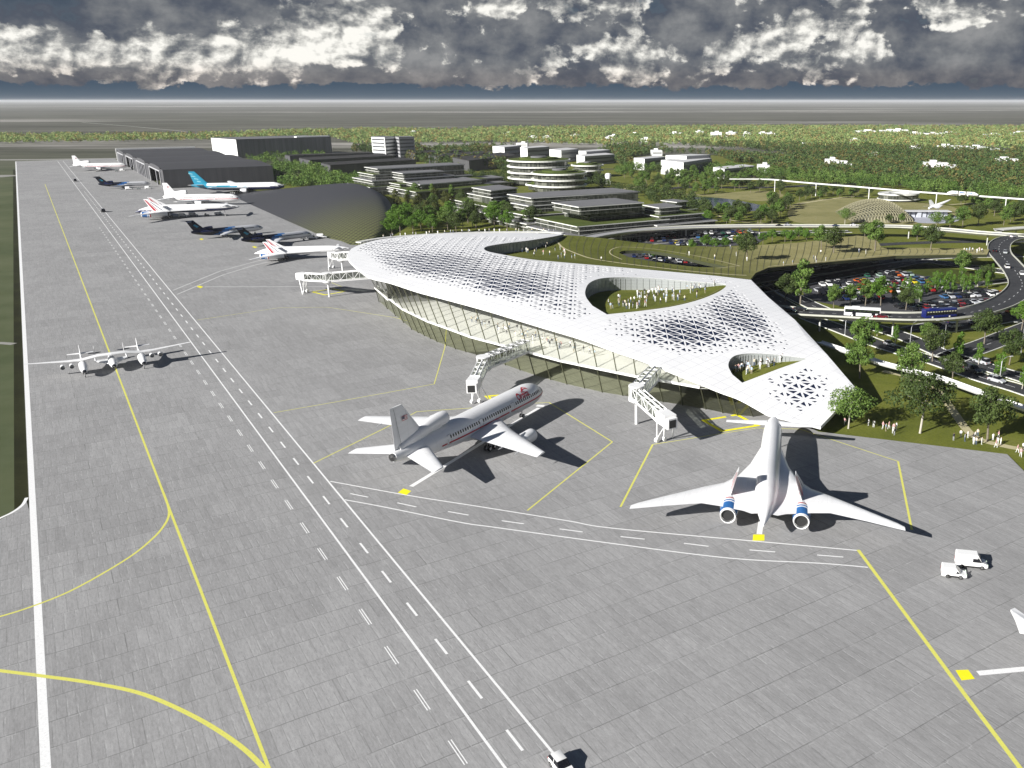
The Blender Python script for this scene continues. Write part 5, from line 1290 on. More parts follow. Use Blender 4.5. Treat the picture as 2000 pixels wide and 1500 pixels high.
# ---- dark hangar block: four long bays with open mouths
def hangar_bay(s0, s1, tA, tB, h, label, slats):
    o = RW((s0 + s1) / 2, tA); root = empty('dark_hangar', (o[0], o[1], -.35)); tag(root, label, 'hangar', 'row of dark hangars')
    L = lambda s, t_, z_: (lambda q: (q[0] - o[0], q[1] - o[1], z_ + .35))(RW(s, t_, z_))
    mb = MB(); n = 10; prof = [(s0 + (s1 - s0) * i / n, h - 1.6 + 1.6 * math.sin(math.pi * i / n)) for i in range(n + 1)]
    vs = [L(s, tA, z_) for s, z_ in prof] + [L(s, tB, z_) for s, z_ in prof]
    mb.add(vs, [(i, i + 1, n + 2 + i, n + 1 + i) for i in range(n)]); rf_ = mb.build('roof', MHR, root)
    mb = MB()
    for s in (s0 + .02, s1 - .02): mb.add([L(s, tA, -.35), L(s, tB, -.35), L(s, tB, h - 1.6), L(s, tA, h - 1.6)], [(0, 1, 2, 3)])
    mb.add([L(s0, tB, -.35)] + [L(s, tB, z_) for s, z_ in prof] + [L(s1, tB, -.35)], [tuple(range(n + 3))])
    # mouth wall with a tall opening
    a, b = s0 + (s1 - s0) * .16, s1 - (s1 - s0) * .16; dh = h - 4.0
    mb.add([L(s0, tA, -.35), L(a, tA, -.35), L(a, tA, h - 1.9), L(s0, tA, h - 1.6)], [(0, 1, 2, 3)]); mb.add([L(b, tA, -.35), L(s1, tA, -.35), L(s1, tA, h - 1.6), L(b, tA, h - 1.9)], [(0, 1, 2, 3)])
    mb.add([L(a, tA, dh), L(b, tA, dh), L(b, tA, h - 1.9), L(a, tA, h - 1.9)] , [(0, 1, 2, 3)])
    mb.add([L(a, tA, h - 1.9)] + [L(s, tA, z_) for s, z_ in prof if a <= s <= b] + [L(b, tA, h - 1.9)], [tuple(range(2 + len([1 for s, z_ in prof if a <= s <= b])))])
    mb.build('wall', MHD, root)
    fr = MB(); gm = mat('door_frame', (.42, .42, .43), .5)
    fr.bar(L(a, tA - .5, 0), L(a, tA - .5, dh), .7); fr.bar(L(b, tA - .5, 0), L(b, tA - .5, dh), .7); fr.bar(L(a, tA - .5, dh), L(b, tA - .5, dh), .7)
    d_ = fr.build('door_frame', gm, root)
    for f_ in slats:
        m2 = MB(); s = a + (b - a) * f_; m2.bar(L(s, tA - .4, 0), L(s, tA - .4, dh), .8); m2.build('door_leaf', mat('door_leaf', (.30, .30, .32), .5), d_)
    return root
S_ = [1335, 1228, 1118, 1005, 892]
lab = ['dark hangar farthest from the terminal, with a bright end edge', 'dark hangar second from the far end of the row', 'dark hangar with five grey door leaves, second nearest the teal-tailed airliner', 'dark hangar nearest the teal-tailed airliner, its long ribbed side wall facing it']
sl = [(.3, .5, .7, .85), (.3, .5), (.18, .36, .54, .72, .86), (.35,)]
for i in range(4): hangar_bay(S_[i + 1], S_[i] - .6, 98.2, 190 if i else 190, (15.5, 16.5, 17, 17.5)[i], lab[i], sl[i])
mb = MB(); mb.prism([RW(1336, 97.6)[:2], RW(1338.5, 97.6)[:2], RW(1338.5, 190)[:2], RW(1336, 190)[:2]], -.35, 15.6)
tag(mb.build('end_wall', MWB), 'thin white end wall at the far end of the dark hangar row', 'wall')
# ---- arched dark hangar by the terminal
def m_dia(t, p):
    o = t.geo(); v = t.mapping(o, rot=(0, 0, -UA)); s_ = t.new('ShaderNodeSeparateXYZ'); t.l.new(v, s_.inputs[0])
    a = t.m('DIVIDE', s_.outputs[0], 4.2); b = t.m('DIVIDE', s_.outputs[1], 4.2)
    u1 = t.m('ABSOLUTE', t.m('SUBTRACT', t.m('FRACT', t.m('ADD', a, b)), .5)); u2 = t.m('ABSOLUTE', t.m('SUBTRACT', t.m('FRACT', t.m('SUBTRACT', a, b)), .5))
    k = t.m('MULTIPLY', t.sstep(u1, .36, .30), t.sstep(u2, .36, .30))
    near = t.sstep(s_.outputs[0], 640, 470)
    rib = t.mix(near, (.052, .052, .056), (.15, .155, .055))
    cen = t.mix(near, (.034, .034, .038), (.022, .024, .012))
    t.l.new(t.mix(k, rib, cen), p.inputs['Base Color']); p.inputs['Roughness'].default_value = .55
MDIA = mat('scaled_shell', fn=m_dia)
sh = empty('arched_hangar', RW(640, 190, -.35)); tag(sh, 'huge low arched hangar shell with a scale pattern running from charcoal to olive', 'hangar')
mb = MB(); ns, nt = 40, 22; c0 = RW(640, 190)
def shell(i, j):
    f = i / ns; s = 826 - 348 * f; t0 = 132.3 + max(0, f - .9) * 70; te = float(np.interp(s, [478, 500, 542, 600, 640, 826], [147, 164, 186, 205, 216, 250]))
    q = j / nt; t_ = t0 + (te - t0) * q; rise = 13.2 * max(0, math.sin(math.pi * min(1, f * 1.0))) ** .75
    z_ = rise * math.sin(min(1, q / .8) * math.pi / 2) * (1 if q < .8 else math.cos((q - .8) / .2 * math.pi / 2) ** .6)
    P_ = RW(s, t_); return (P_[0] - c0[0], P_[1] - c0[1], z_ + .03)
vs = [shell(i, j) for i in range(ns + 1) for j in range(nt + 1)]
mb.add(vs, [(i * (nt + 1) + j, i * (nt + 1) + j + 1, (i + 1) * (nt + 1) + j + 1, (i + 1) * (nt + 1) + j) for i in range(ns) for j in range(nt)])
mb.build('shell', MDIA, sh, smooth=True)
mb = MB()
for i in (0, ns):
    row = [vs[i * (nt + 1) + j] for j in range(nt + 1)]; mb.add(row + [(row[-1][0], row[-1][1], -.05), (row[0][0], row[0][1], -.05)], [tuple(range(nt + 3))])
mb.build('end_wall', MHD, sh)
# ---- stepped glass offices: floors given by their roof corner points
def office(floors, label, cat='office building', garden=()):
    """floors: list of (corner pixels, z_top) from top down; each a glazed storey with a pale slab on top"""
    c0 = G(*floors[0][0][0], floors[0][1]); root = empty('glass_office', (c0[0], c0[1], -.35)); tag(root, label, cat)
    for k, (px_, zt) in enumerate(floors):
        pts_ = qpts(px_, zt); nxt = floors[k + 1][1] if k + 1 < len(floors) else -.35
        L = local(pts_, c0); cx = sum(p[0] for p in L) / len(L); cy = sum(p[1] for p in L) / len(L)
        ins = [(cx + (p[0] - cx) * .985, cy + (p[1] - cy) * .985) for p in L]
        ii = [(cx + (p[0] - cx) * .965, cy + (p[1] - cy) * .965) for p in L]
        g_ = MB(); g_.prism(ii, nxt + .35, zt - .9 + .35); g_.build('glazing', MOG, root)
        s_ = MB(); s_.prism(L, zt - .9 + .35, zt - .02 + .35, 0); 
        sb = s_.build('floor_slab', MSL, root)
        r_ = MB(); r_.prism(ins, zt - .02 + .352, zt + .12 + .35); r_.build('roof_deck', MSG if k in garden else MBR, root)
    return root
def rect(a, b, c, d): return [a, b, c, d]
def quad(l, n_, r, grow=0.0):
    """left corner, near corner, right corner -> parallelogram in ground terms handled per level"""
    return (l, n_, r)
def levels(l, n_, r, zs, steps):
    """l,n,r pixel corners at zs[0]; lower levels spread outwards in metres on the two front sides"""
    out = []; A, B_, C_ = (np.array(G(*p, zs[0])[:2]) for p in (l, n_, r)); D_ = A + C_ - B_
    e = (A - B_) / np.linalg.norm(A - B_); f = (C_ - B_) / np.linalg.norm(C_ - B_)
    for z_, (g1, g2, g3, g4) in zip(zs, steps):
        P_ = [A + e * g1 - f * g3, B_ - e * g4 - f * g3, C_ - e * g4 + f * g2, D_ + e * g1 + f * g2]
        out.append((P_, z_))
    return out
def office2(l, n_, r, zs, steps, label, garden=(), roofm=None):
    lv = levels(l, n_, r, zs, steps); c0 = lv[0][0][1]; root = empty('glass_office', (c0[0], c0[1], -.35)); tag(root, label, 'office building', 'stepped glass offices beyond the terminal')
    for k, (P_, zt) in enumerate(lv):
        nxt = lv[k + 1][1] if k + 1 < len(lv) else -.35
        L = [(p[0] - c0[0], p[1] - c0[1]) for p in P_]; cx = sum(p[0] for p in L) / 4; cy = sum(p[1] for p in L) / 4
        def ins(d): return [(p[0] - math.copysign(min(d, abs(p[0] - cx)), p[0] - cx) * .7, p[1] - math.copysign(min(d, abs(p[1] - cy)), p[1] - cy) * .7) for p in L]
        g_ = MB(); g_.prism(ins(1.8), nxt + .36, zt - .55 + .35); g_.build('glazing', MOG, root)
        s_ = MB(); s_.prism(L, zt - .42 + .35, zt + .35, 0); s_.build('floor_slab', MSL, root)
        zm = (zt + max(nxt, 0)) / 2 - .1; s_ = MB(); s_.prism(ins(.55), zm - .16 + .35, zm + .35, 0); s_.build('floor_slab', MSL, root)
        r_ = MB(); r_.prism(ins(.5), zt + .352, zt + .5); r_.build('roof_deck', MSG if k in garden else (roofm or MBR), root)
    return root
office2((711, 326), (737, 330), (909, 321), [20, 15.5, 11, 6.5], [(0, 0, 0, 0), (6, 0, 4, 0), (10, 4, 8, 6), (12, 6, 12, 10)], 'long stepped glass office behind all its neighbours, beside the arched hangar', garden=(1, 3))
office2((754, 334), (786, 339), (868, 334), [17, 13, 9, 5], [(0, 0, 0, 0), (6, 10, 0, 2), (12, 40, 6, 6), (14, 60, 10, 10)], 'stepped glass office with a planted lower deck, just in front of the rearmost one', garden=(2,))
office2((787, 355), (820, 361), (942, 351), [10.5, 6.5], [(0, 0, 0, 0), (12, 6, 10, 12)], 'low wide glass office with a green deck between the taller stepped offices', garden=(1,))
office2((921, 366), (959, 372.5), (1012, 367), [17, 12.5, 8, 4], [(0, 0, 0, 0), (8, 0, 0, 2), (22, 6, 8, 8), (24, 10, 10, 14)], 'small stepped glass office with rounded green terraces at its left', garden=(2,))
office2((990, 379), (1037, 387), (1250, 374), [18, 13.5, 9, 4.5], [(0, 0, 0, 0), (-8, 0, 2, 0), (8, 4, 8, 8), (10, 6, 10, 12)], 'longest stepped glass office with a plain grey roof behind the front pair', garden=(2,))
office2((1077, 395), (1130, 404.5), (1258, 395.5), [19, 14.5, 9.8, 5], [(0, 0, 0, 0), (6, 6, -10, -8), (10, 12, 6, 8), (12, 14, 10, 12)], 'large stepped glass office nearest the terminal roof, with planted balconies', garden=(1, 2))
office2((1255, 400), (1287, 406), (1332, 402.5), [16, 11.5, 7], [(0, 0, 0, 0), (6, 14, 2, 3), (8, 22, 5, 6)], 'compact stepped glass office at the right end of the group, beside the viaduct', garden=(1,))
office2((1290, 391), (1322, 395), (1345, 392.5), [12, 7], [(0, 0, 0, 0), (4, 6, 3, 3)], 'small low glass pavilion office beside the pond', garden=(1,))
office2((870, 348), (892, 352), (985, 346), [8, 4], [(0, 0, 0, 0), (6, 6, 6, 6)], 'flat pale-edged office deck in the middle of the office group', garden=(1,))
office2((1100, 422), (1126, 429), (1290, 418), [6, 2], [(0, 0, 0, 0), (2, 2, 2, 2)], 'low glass podium running along the front of the largest stepped office')
# ---- round buildings
def round_b(px, py, z, rpx, n, fh, label, garden=True):
    c = G(px, py, z); r = rpx / F * (c[1] * CP - (z - H) * SP); root = empty('round_building', (c[0], c[1], -.35)); tag(root, label, 'round building', 'round glass buildings with garden roofs')
    for k in range(n):
        zt = z - k * fh; rr_ = r
        cir = lambda q: [(q * math.cos(a), q * math.sin(a)) for a in np.linspace(0, 2 * math.pi, 49)[:-1]]
        m1 = MB(); m1.prism(cir(rr_ - 2.5), zt - fh + .35, zt - 1.2 + .35); m1.build('glazing', MOG, root)
        m1 = MB(); m1.prism(cir(rr_), zt - 1.2 + .35, zt + .35); m1.build('floor_slab', MSL, root)
    m1 = MB(); m1.prism(cir(r - 1.5), z + .352, z + .7); m1.prism(cir(r * .6), z + .705, z + 2.0); m1.build('garden_roof', MSG, root)
    m1 = MB(); m1.prism(cir(r * .25), z + 2.01, z + 3.2); m1.build('roof_cap', MBR, root)
round_b(1052, 311, 22, 62, 4, 5.2, 'largest round glass building with four white rings and a green roof')
round_b(1092, 336, 16, 55, 3, 5, 'round glass building with a green roof just in front of the largest one')
round_b(1147, 321, 12, 32, 2, 5, 'smallest round glass building, right of the other two')
round_b(1055, 358.5, 6, 29, 1, 4.5, 'low round pavilion with a green roof, left half of a joined pair'); round_b(1096, 361, 6, 26, 1, 4.5, 'low round pavilion with a green roof, right half of a joined pair')
# ---- plain blocks
def block(l, n_, r, zt, label, mw=MWB, mroof=None, wins=0, name='white_building', cat='building', bands=0, sidem=None, grp=None, dl=0):
    A, B_, C_ = (np.array(G(*p, zt)[:2]) for p in (l, n_, r)); D_ = A + C_ - B_; c0 = B_; root = empty(name, (c0[0], c0[1], -.35)); tag(root, label, cat, grp)
    P_ = [(p - c0) for p in (A, B_, C_, D_)]
    mb = MB(); vs = [(p[0], p[1], 0) for p in P_] + [(p[0], p[1], zt + .35) for p in P_]
    mb.add(vs, [(0, 1, 5, 4), (1, 2, 6, 5), (2, 3, 7, 6), (3, 0, 4, 7)], [0, 1, 0, 1]); mb.build('wall', [mw, sidem or mw], root)
    rb_ = MB(); rb_.prism([tuple(p) for p in P_], zt + .352, zt + .9); rb_.build('roof', mroof or mw, root)
    if bands:
        fh = (zt - 1.0) / bands
        e = P_[0] - P_[1]; f_ = P_[2] - P_[1]
        for k in range(bands):
            z0 = .35 + fh * k + fh * .35; z1 = z0 + fh * .42; wb = MB()
            for a, b in ((P_[1], P_[2]),) + (((P_[0], P_[1]),) if bands > 2 else ()):
                d = (b - a) / np.linalg.norm(b - a); nn = np.array([d[1], -d[0]]) * .12; a2, b2 = a + d * 1.2 + nn, b - d * 1.2 + nn
                wb.add([(a2[0], a2[1], z0), (b2[0], b2[1], z0), (b2[0], b2[1], z1), (a2[0], a2[1], z1)], [(0, 1, 2, 3)])
            wb.build('window_band', mat('window_band', (.09, .095, .10), .25), root)
    return root
block((412, 269.5), (460.5, 273), (646, 268), 24, 'huge hangar with a bright white end wall and grey ribbed side, beyond the dark hangars', MWB, mat('grey_roofing', (.14, .14, .145), .7, var=.1, vs=.02), name='white_ended_hangar', cat='hangar', sidem=MHG)
wh = bpy.data.objects['white_ended_hangar']; A_, B_, C_ = (np.array(G(x, y, 24)[:2]) for x, y in ((412, 269.5), (460.5, 273), (646, 268)))
d_ = (C_ - B_) / np.linalg.norm(C_ - B_); L_ = np.linalg.norm(C_ - B_); e_ = (A_ - B_) / np.linalg.norm(A_ - B_); m1 = MB(); c_ = B_ * 0 + d_ * L_ * .82 + e_ * 8
m1.box((c_[0], c_[1], 25.6), (L_ * .36, 9, 1.6), math.atan2(d_[1], d_[0])); m1.build('roof_lantern', MWB, wh)
block((725, 267.5), (751, 268.5), (772, 267), 28, 'striped block of white floor bands and dark windows, left half', MWB, MBR, bands=6, name='striped_office', cat='office building')
block((771.5, 267), (779, 268.8), (809, 268), 28, 'striped block of white floor bands and dark windows, right half', mat('grey_block', (.35, .35, .36), .7), MBR, bands=6, name='striped_office', cat='office building')
dk = dict(mw=MHD, mroof=mat('black_roofing', (.020, .019, .018), .8, var=.15, vs=.05), name='long_dark_shed', cat='shed', grp='long dark sheds among the trees')
block((556, 303), (566, 305), (730, 299), 9.5, 'long dark shed at the back left of the first group', **dk)
block((584, 309), (605, 313.5), (770, 305), 10, 'long dark shed in the middle of the first group', **dk)
block((627, 318.5), (645, 323.5), (812, 313), 10.5, 'long dark shed at the front of the first group, with a tall grey end', **dk)
block((795, 296.5), (811, 300), (905, 295), 10, 'long dark shed at the left of the second group', **dk)
block((836, 303), (857, 307), (962, 299), 10, 'long dark shed in the middle of the second group', **dk)
block((884, 308), (916, 314.5), (1012, 303.5), 11, 'long dark shed nearest the largest round building', **dk)
lt = dict(mw=MWB, mroof=mat('pale_flat_roof', (.50, .50, .50), .8), sidem=mat('pale_grey_wall', (.30, .30, .31), .7), bands=2, grp='white blocks at the edge of the woods')
for a, b, c, z_, lb in (((962, 286), (985, 288), (1018, 285), 13, 'white block behind the largest round building, leftmost of its row'), ((1016, 288), (1030, 290), (1073, 287), 14, 'white block second from the left behind the round buildings'), ((1073, 292), (1096, 294.5), (1130, 291.5), 14, 'white block third from the left behind the round buildings'),
                        ((1130, 295), (1145, 297), (1191, 293.5), 13, 'white block with a stepped grey side, right of the row behind the round buildings'), ((1126, 303), (1142, 306), (1200, 302), 10, 'lower white wing in front of the stepped grey-sided block'),
                        ((1238, 309), (1259, 311), (1302, 307), 12, 'white block at the left end of the pair above the trees'), ((1291, 313.5), (1335, 318), (1390, 310), 13.5, 'white block with the widest plain front of the pair above the trees'), ((1300, 304), (1341, 305.5), (1388, 303), 17, 'long white block standing behind the widest plain front'),
                        ((1393, 327.5), (1415, 331), (1475, 325), 9, 'low white shed with a grey roof right of the pair above the trees')):
    block(a, b, c, z_, lb, **lt)
far_b = [((1391, 258), 22, 14), ((1421, 258), 20, 12), ((1452, 259), 14, 10), ((1486, 259), 24, 10), ((1500, 259.5), 10, 9), ((1681, 255), 40, 9), ((1725, 254), 28, 10), ((1750, 253), 30, 11), ((1782, 259), 30, 9), ((1815, 260), 26, 9), ((1846, 259), 32, 8), ((1845, 284), 44, 9), ((1880, 288), 38, 8), ((1903, 286), 30, 8), ((1942, 293), 36, 7), ((1617, 311), 20, 11), ((1636, 318), 30, 8), ((1814, 317), 34, 11), ((1846, 322), 30, 9), ((1778, 288), 22, 8), ((1662, 272), 14, 8), ((1060, 267), 22, 8), ((1032, 267), 20, 7), ((1012, 279), 22, 6), ((1115, 263), 16, 6), ((1190, 264), 14, 9), ((1313, 259), 22, 9), ((1230, 260), 20, 6), ((1255, 270), 20, 6), ((1358, 256), 14, 9), ((1180, 267), 10, 8), ((1274, 293), 20, 7), ((1483, 322), 24, 7), ((1960, 310), 40, 9), ((985, 259), 14, 6), ((800, 257), 16, 6), ((1930, 262), 30, 7), ((1985, 258), 30, 7), ((1560, 281), 16, 7), ((1700, 300), 22, 6)]
for i, ((x, y), wd, h_) in enumerate(far_b):
    c = G(x + 8, y, h_); dpt = c[1] * CP; sc_ = dpt / F; a = random.uniform(-.25, .15); root = empty('distant_white_building', (c[0], c[1], -.35))
    W_ = wd * sc_ * 1.0; D_ = random.uniform(18, 34)
    m1 = MB(); m1.box((0, 0, h_ / 2 + .1), (W_, D_, h_ + .2), a); m1.box((W_ * random.uniform(-.2, .2), D_ * .2, h_ + 1.3), (W_ * .35, D_ * .4, 2.2), a); m1.build('wall', MWB, root)
    m1 = MB(); m1.box((0, -D_ / 2 - .06, h_ * .55), (W_ * .86, .2, h_ * .18), 0)
    m1.v = [tuple(Matrix.Rotation(a, 4, 'Z') @ Vector(v)) for v in m1.v]; m1.build('window_band', mat('window_band'), root)
    side = 'left' if x < 1300 else 'right'
    tag(root, 'small white flat-roofed building peeping out of the far woods', 'building', 'small white buildings in the far woods')
# ---- ring building, dome, monorail train, display aircraft, water tower
c = G(1755, 381, 4); rr_ = 40 / F * (c[1] * CP + H * SP); root = empty('ring_building', (c[0], c[1], -.3)); tag(root, 'open oval ring building with a dark glass band and white rims, behind the lattice dome', 'building')
m1 = MB(); m2 = MB(); m3 = MB()
for i in range(64):
    a0, a1_ = 2 * math.pi * i / 64, 2 * math.pi * (i + 1) / 64
    for (mbx, r0, r1, z0, z1) in ((m1, rr_ - .6, rr_ - 7.4, .3, 5.0), (m2, rr_, rr_ - 8, 5.0, 6.0), (m3, rr_ + .4, rr_ - 8, 1.2, 1.9)):
        P_ = [(r_ * math.cos(a), r_ * .8 * math.sin(a), z_) for a in (a0, a1_) for r_, z_ in ((r0, z0), (r0, z1), (r1, z1), (r1, z0))]
        mbx.add(P_, [(0, 4, 5, 1), (1, 5, 6, 2), (2, 6, 7, 3)])
m1.build('glazing', MOG, root); m2.build('roof_rim', MSL, root); m3.build('sill_rim', MSL, root)
# lattice dome
dc = G(1722, 430, 0); dr = 62 / F * (dc[1] * CP + H * SP); root = empty('lattice_dome', (dc[0], dc[1], -.27)); tag(root, 'pale lattice shell dome open to the ground, beside the small display jet', 'dome')
m1 = MB(); MLAT = mat('pale_lattice', (.24, .225, .14), .6)
def dp(a, b):
    # a across, b depth, both -1..1
    z_ = 11 * max(0, 1 - a * a) ** .62 * max(0, 1 - b * b) ** .55
    return (a * dr, b * 34 * (1 - .25 * abs(a)) + 22, z_ * (1 + .12 * a))
N_ = 17
for i in range(-N_, N_ + 1):
    for sg in (1, -1):
        pts_ = []
        for k in range(25):
            b = -1 + 2 * k / 24; a = i / N_ * 1.5 + sg * b * .5
            if abs(a) <= 1: pts_.append(dp(a, b))
        if len(pts_) > 1:
            for p, q in zip(pts_[:-1], pts_[1:]): m1.bar(p, q, .25)
for k in range(1, 9):
    b = -1 + 2 * k / 9
    pts_ = [dp(-1 + 2 * j / 24, b) for j in range(25)]
    for p, q in zip(pts_[:-1], pts_[1:]): m1.bar(p, q, .22)
m1.build('lattice', MLAT, root)
m1 = MB(); g_ = []
for i in range(25):
    for j in range(17): p = dp(-1 + 2 * i / 24, -1 + 2 * j / 16); g_.append((p[0], p[1], max(0, p[2] - .8)))
m1.add(g_, [(i * 17 + j, i * 17 + j + 1, (i + 1) * 17 + j + 1, (i + 1) * 17 + j) for i in range(24) for j in range(16)]); m1.build('inner_skin', mat('dome_skin', fn=lambda t, p: (t.l.new(t.ramp(t.noise(t.objc(), .05, 3), [(.4, (.10, .10, .075)), (.6, (.20, .185, .10))]), p.inputs['Base Color']))), root)
# rim edge of the dome
m1 = MB()
for sg in (1,):
    pts_ = [dp(sg * .995, -1 + 2 * j / 16) for j in range(17)]
root2 = empty('display_jet', G(1832, 418, 0)); tag(root2, 'small white delta jet raised on a pale prop in front of the lattice dome', 'aircraft'); root2.rotation_euler = (0, 0, R(28))
m1 = MB(); loft(m1, smooth_st([(11, 9.5, .05, .05), (8, 8.4, .7, .7), (2, 6.8, 1.1, 1.1), (-6, 5.2, 1.0, 1.0), (-9, 4.4, .7, .7)], 3), 14); m1.build('fuselage', PW, root2, smooth=50) if 0 else m1.build('fuselage', PW, root2, smooth=50)
for sd_ in (-1, 1):
    m1 = MB(); wing(m1, subdiv_secs([(3, -8, sd_ * .8, 5.8, .35), (-6, -9, sd_ * 6.2, 4.9, .12)], 3)); m1.build('wing', PW, root2)
m1 = MB(); wing(m1, [(-3, -8.5, 0, 6, .4), (-7.5, -10, 0, 10, .15)], vert=True); m1.build('tail_fin', PW, root2)
m1 = MB(); m1.bar((-1, 0, 0), (0, 0, 5.6), .35); m1.build('prop', MWHT, root2)
pc = G(1805, 424, 0); root = empty('service_pavilion', (pc[0], pc[1], -.26)); tag(root, 'low pale grey pavilion between the lattice dome and the display jet', 'pavilion')
m1 = MB()
for k in range(9): m1.box((-14 + k * 3.6, 3 + (k % 3), 1.6 + .3 * (k % 2)), (2.6, 5, 3.2 + .6 * (k % 2)), .05)
m1.build('wall', mat('pale_blue_panel', (.50, .52, .56), .5), root); m1 = MB(); m1.box((0, 4, 3.9), (36, 9, .25), .0); m1.build('roof', mat('roof_frame', (.6, .6, .6), .5), root)
# monorail train
tp = G(1880, 376, 10.2); root = empty('monorail_train', tp); root.scale = (.82, .7, .62); tag(root, 'short white and blue monorail train running on the white beam', 'train')
a_, b_ = G(1850, 375, 11), G(1906, 379, 11); hd_ = math.atan2(b_[1] - a_[1], b_[0] - a_[0]); L_ = math.hypot(b_[0] - a_[0], b_[1] - a_[1]); k_ = G(1880, 379.8, 10.2); root.location = (k_[0], k_[1], 10.25); root.rotation_euler = (0, 0, hd_)
for k in range(3):
    m1 = MB(); x0 = -L_ / 2 + L_ / 3 * (k + .5); m1.box((x0, 0, 1.7), (L_ / 3 - 1.2, 2.8, 3.2)); c_ = m1.build('carriage', [MWHT], root)
    m1 = MB()
    for sd_ in (-1, 1): m1.box((x0, sd_ * 1.42, 2.1), (L_ / 3 - 2.5, .08, 1.1))
    m1.build('window_strip', mat('blue_glass', (.03, .12, .32), .1), c_)
    if k in (0, 2): m1 = MB(); sg = -1 if k == 0 else 1; m1.add([(x0 + sg * (L_ / 6 - .6), y, z_) for y, z_ in ((-1.4, .1), (1.4, .1), (1.4, 3.3), (-1.4, 3.3))] + [(x0 + sg * (L_ / 6 + 3.2), y, z_) for y, z_ in ((-.8, .3), (.8, .3), (.8, 1.2), (-.8, 1.2))], [(0, 1, 5, 4), (1, 2, 6, 5), (2, 3, 7, 6), (3, 0, 4, 7), (4, 5, 6, 7)]); m1.build('nose_cone', MWHT, root)
wt = G(1188, 360, 0); root = empty('water_tank', (wt[0], wt[1], -.3)); tag(root, 'small white water tank on thin legs near the round buildings', 'water tank')
m1 = MB(); m1.lathe([(5, .5), (5.4, 2.6), (8.6, 3.0), (10, 2.4), (10.6, .02)], (0, 0, 0), 'Z', 20); m1.build('tank', MWHT, root, smooth=40)
for k in range(4): m1 = MB(); a = k * math.pi / 2 + .5; m1.bar((2.2 * math.cos(a), 2.2 * math.sin(a), 0), (1.9 * math.cos(a), 1.9 * math.sin(a), 5.6), .2); m1.build('leg', MWHT, root)
# ---------------------------------------------------------------- trees
def m_leaf(cols, tr=.25):
    def f(t, p):
        oi = t.new('ShaderNodeObjectInfo'); g = t.new('ShaderNodeNewGeometry')
        rnd = t.new('ShaderNodeAttribute'); rnd.attribute_name = 'tint'
        v = t.m('FRACT', t.m('ADD', t.m('MULTIPLY', oi.outputs['Random'], .55), t.m('MULTIPLY', rnd.outputs['Fac'], .9)))
        n_ = len(cols); c = t.ramp(v, [(i / (n_ - 1), cc) for i, cc in enumerate(cols)])
        t.l.new(c, p.inputs['Base Color']); p.inputs['Roughness'].default_value = .65; p.inputs['Specular IOR Level'].default_value = .25
        d = t.new('ShaderNodeBsdfTranslucent'); t.l.new(c, d.inputs[0]); mx = t.new('ShaderNodeMixShader'); mx.inputs[0].default_value = tr
        t.l.new(p.outputs[0], mx.inputs[1]); t.l.new(d.outputs[0], mx.inputs[2]); t.l.new(mx.outputs[0], t.n['Material Output'].inputs[0])
    return f
LEAF = {'mid': mat('mid_green_leaves', fn=m_leaf([(.05, .10, .02), (.09, .165, .03), (.13, .21, .042), (.17, .25, .055)])),
        'bright': mat('bright_green_leaves', fn=m_leaf([(.06, .13, .015), (.09, .18, .02), (.12, .23, .03), (.15, .26, .04)], .35)),
        'dark': mat('dark_green_leaves', fn=m_leaf([(.038, .062, .016), (.062, .095, .024), (.095, .13, .034)])),
        'olive': mat('olive_leaves', fn=m_leaf([(.05, .06, .014), (.08, .09, .02), (.10, .12, .03)])),
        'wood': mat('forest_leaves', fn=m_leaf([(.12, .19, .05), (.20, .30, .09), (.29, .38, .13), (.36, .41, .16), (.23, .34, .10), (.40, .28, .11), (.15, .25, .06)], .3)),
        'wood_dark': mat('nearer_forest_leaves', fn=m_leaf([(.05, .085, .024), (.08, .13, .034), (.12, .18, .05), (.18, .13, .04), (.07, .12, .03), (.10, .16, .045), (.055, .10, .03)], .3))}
BARK = mat('bark', (.17, .145, .11), .9, var=.25, vs=2); PALEB = mat('pale_bark', (.42, .39, .33), .9, var=.2, vs=2)
def leafcloud(centres, n, size, sd, squash=1.0):
    """numpy leaf faces round clump centres: (x, y, z, r)"""
    r_ = np.random.default_rng(sd); C_ = np.array(centres); w_ = C_[:, 3] ** 2; k = r_.choice(len(C_), n, p=w_ / w_.sum())
    d = r_.normal(size=(n, 3)); d /= np.linalg.norm(d, axis=1)[:, None]
    rad = C_[k, 3] * (.72 + .38 * r_.random(n)) ; P = C_[k, :3] + d * rad[:, None] * np.array([1, 1, squash])
    nrm = d + r_.normal(size=(n, 3)) * .55; nrm /= np.linalg.norm(nrm, axis=1)[:, None]
    a = np.cross(nrm, r_.normal(size=(n, 3))); a /= np.linalg.norm(a, axis=1)[:, None]; b = np.cross(nrm, a)
    s_ = size * (.6 + .8 * r_.random(n))[:, None]
    V_ = np.stack([P + a * s_, P + b * s_ * .6, P - a * s_, P - b * s_ * .6], 1).reshape(-1, 3)
    tint = np.repeat(r_.random(n) * .5 + (k % 5) * .1, 1)
    return V_, tint
def mesh_np(name, V_, nper, tint, m):
    me = bpy.data.meshes.new(name); n = len(V_); nf = n // nper
    me.vertices.add(n); me.vertices.foreach_set('co', V_.astype(np.float32).ravel()); me.loops.add(n); me.loops.foreach_set('vertex_index', np.arange(n, dtype=np.int32))
    me.polygons.add(nf); me.polygons.foreach_set('loop_start', np.arange(0, n, nper, dtype=np.int32)); me.polygons.foreach_set('loop_total', np.full(nf, nper, np.int32))
    at = me.attributes.new('tint', 'FLOAT', 'FACE'); at.data.foreach_set('value', tint.astype(np.float32)); me.update(calc_edges=True); me.materials.append(m); return me
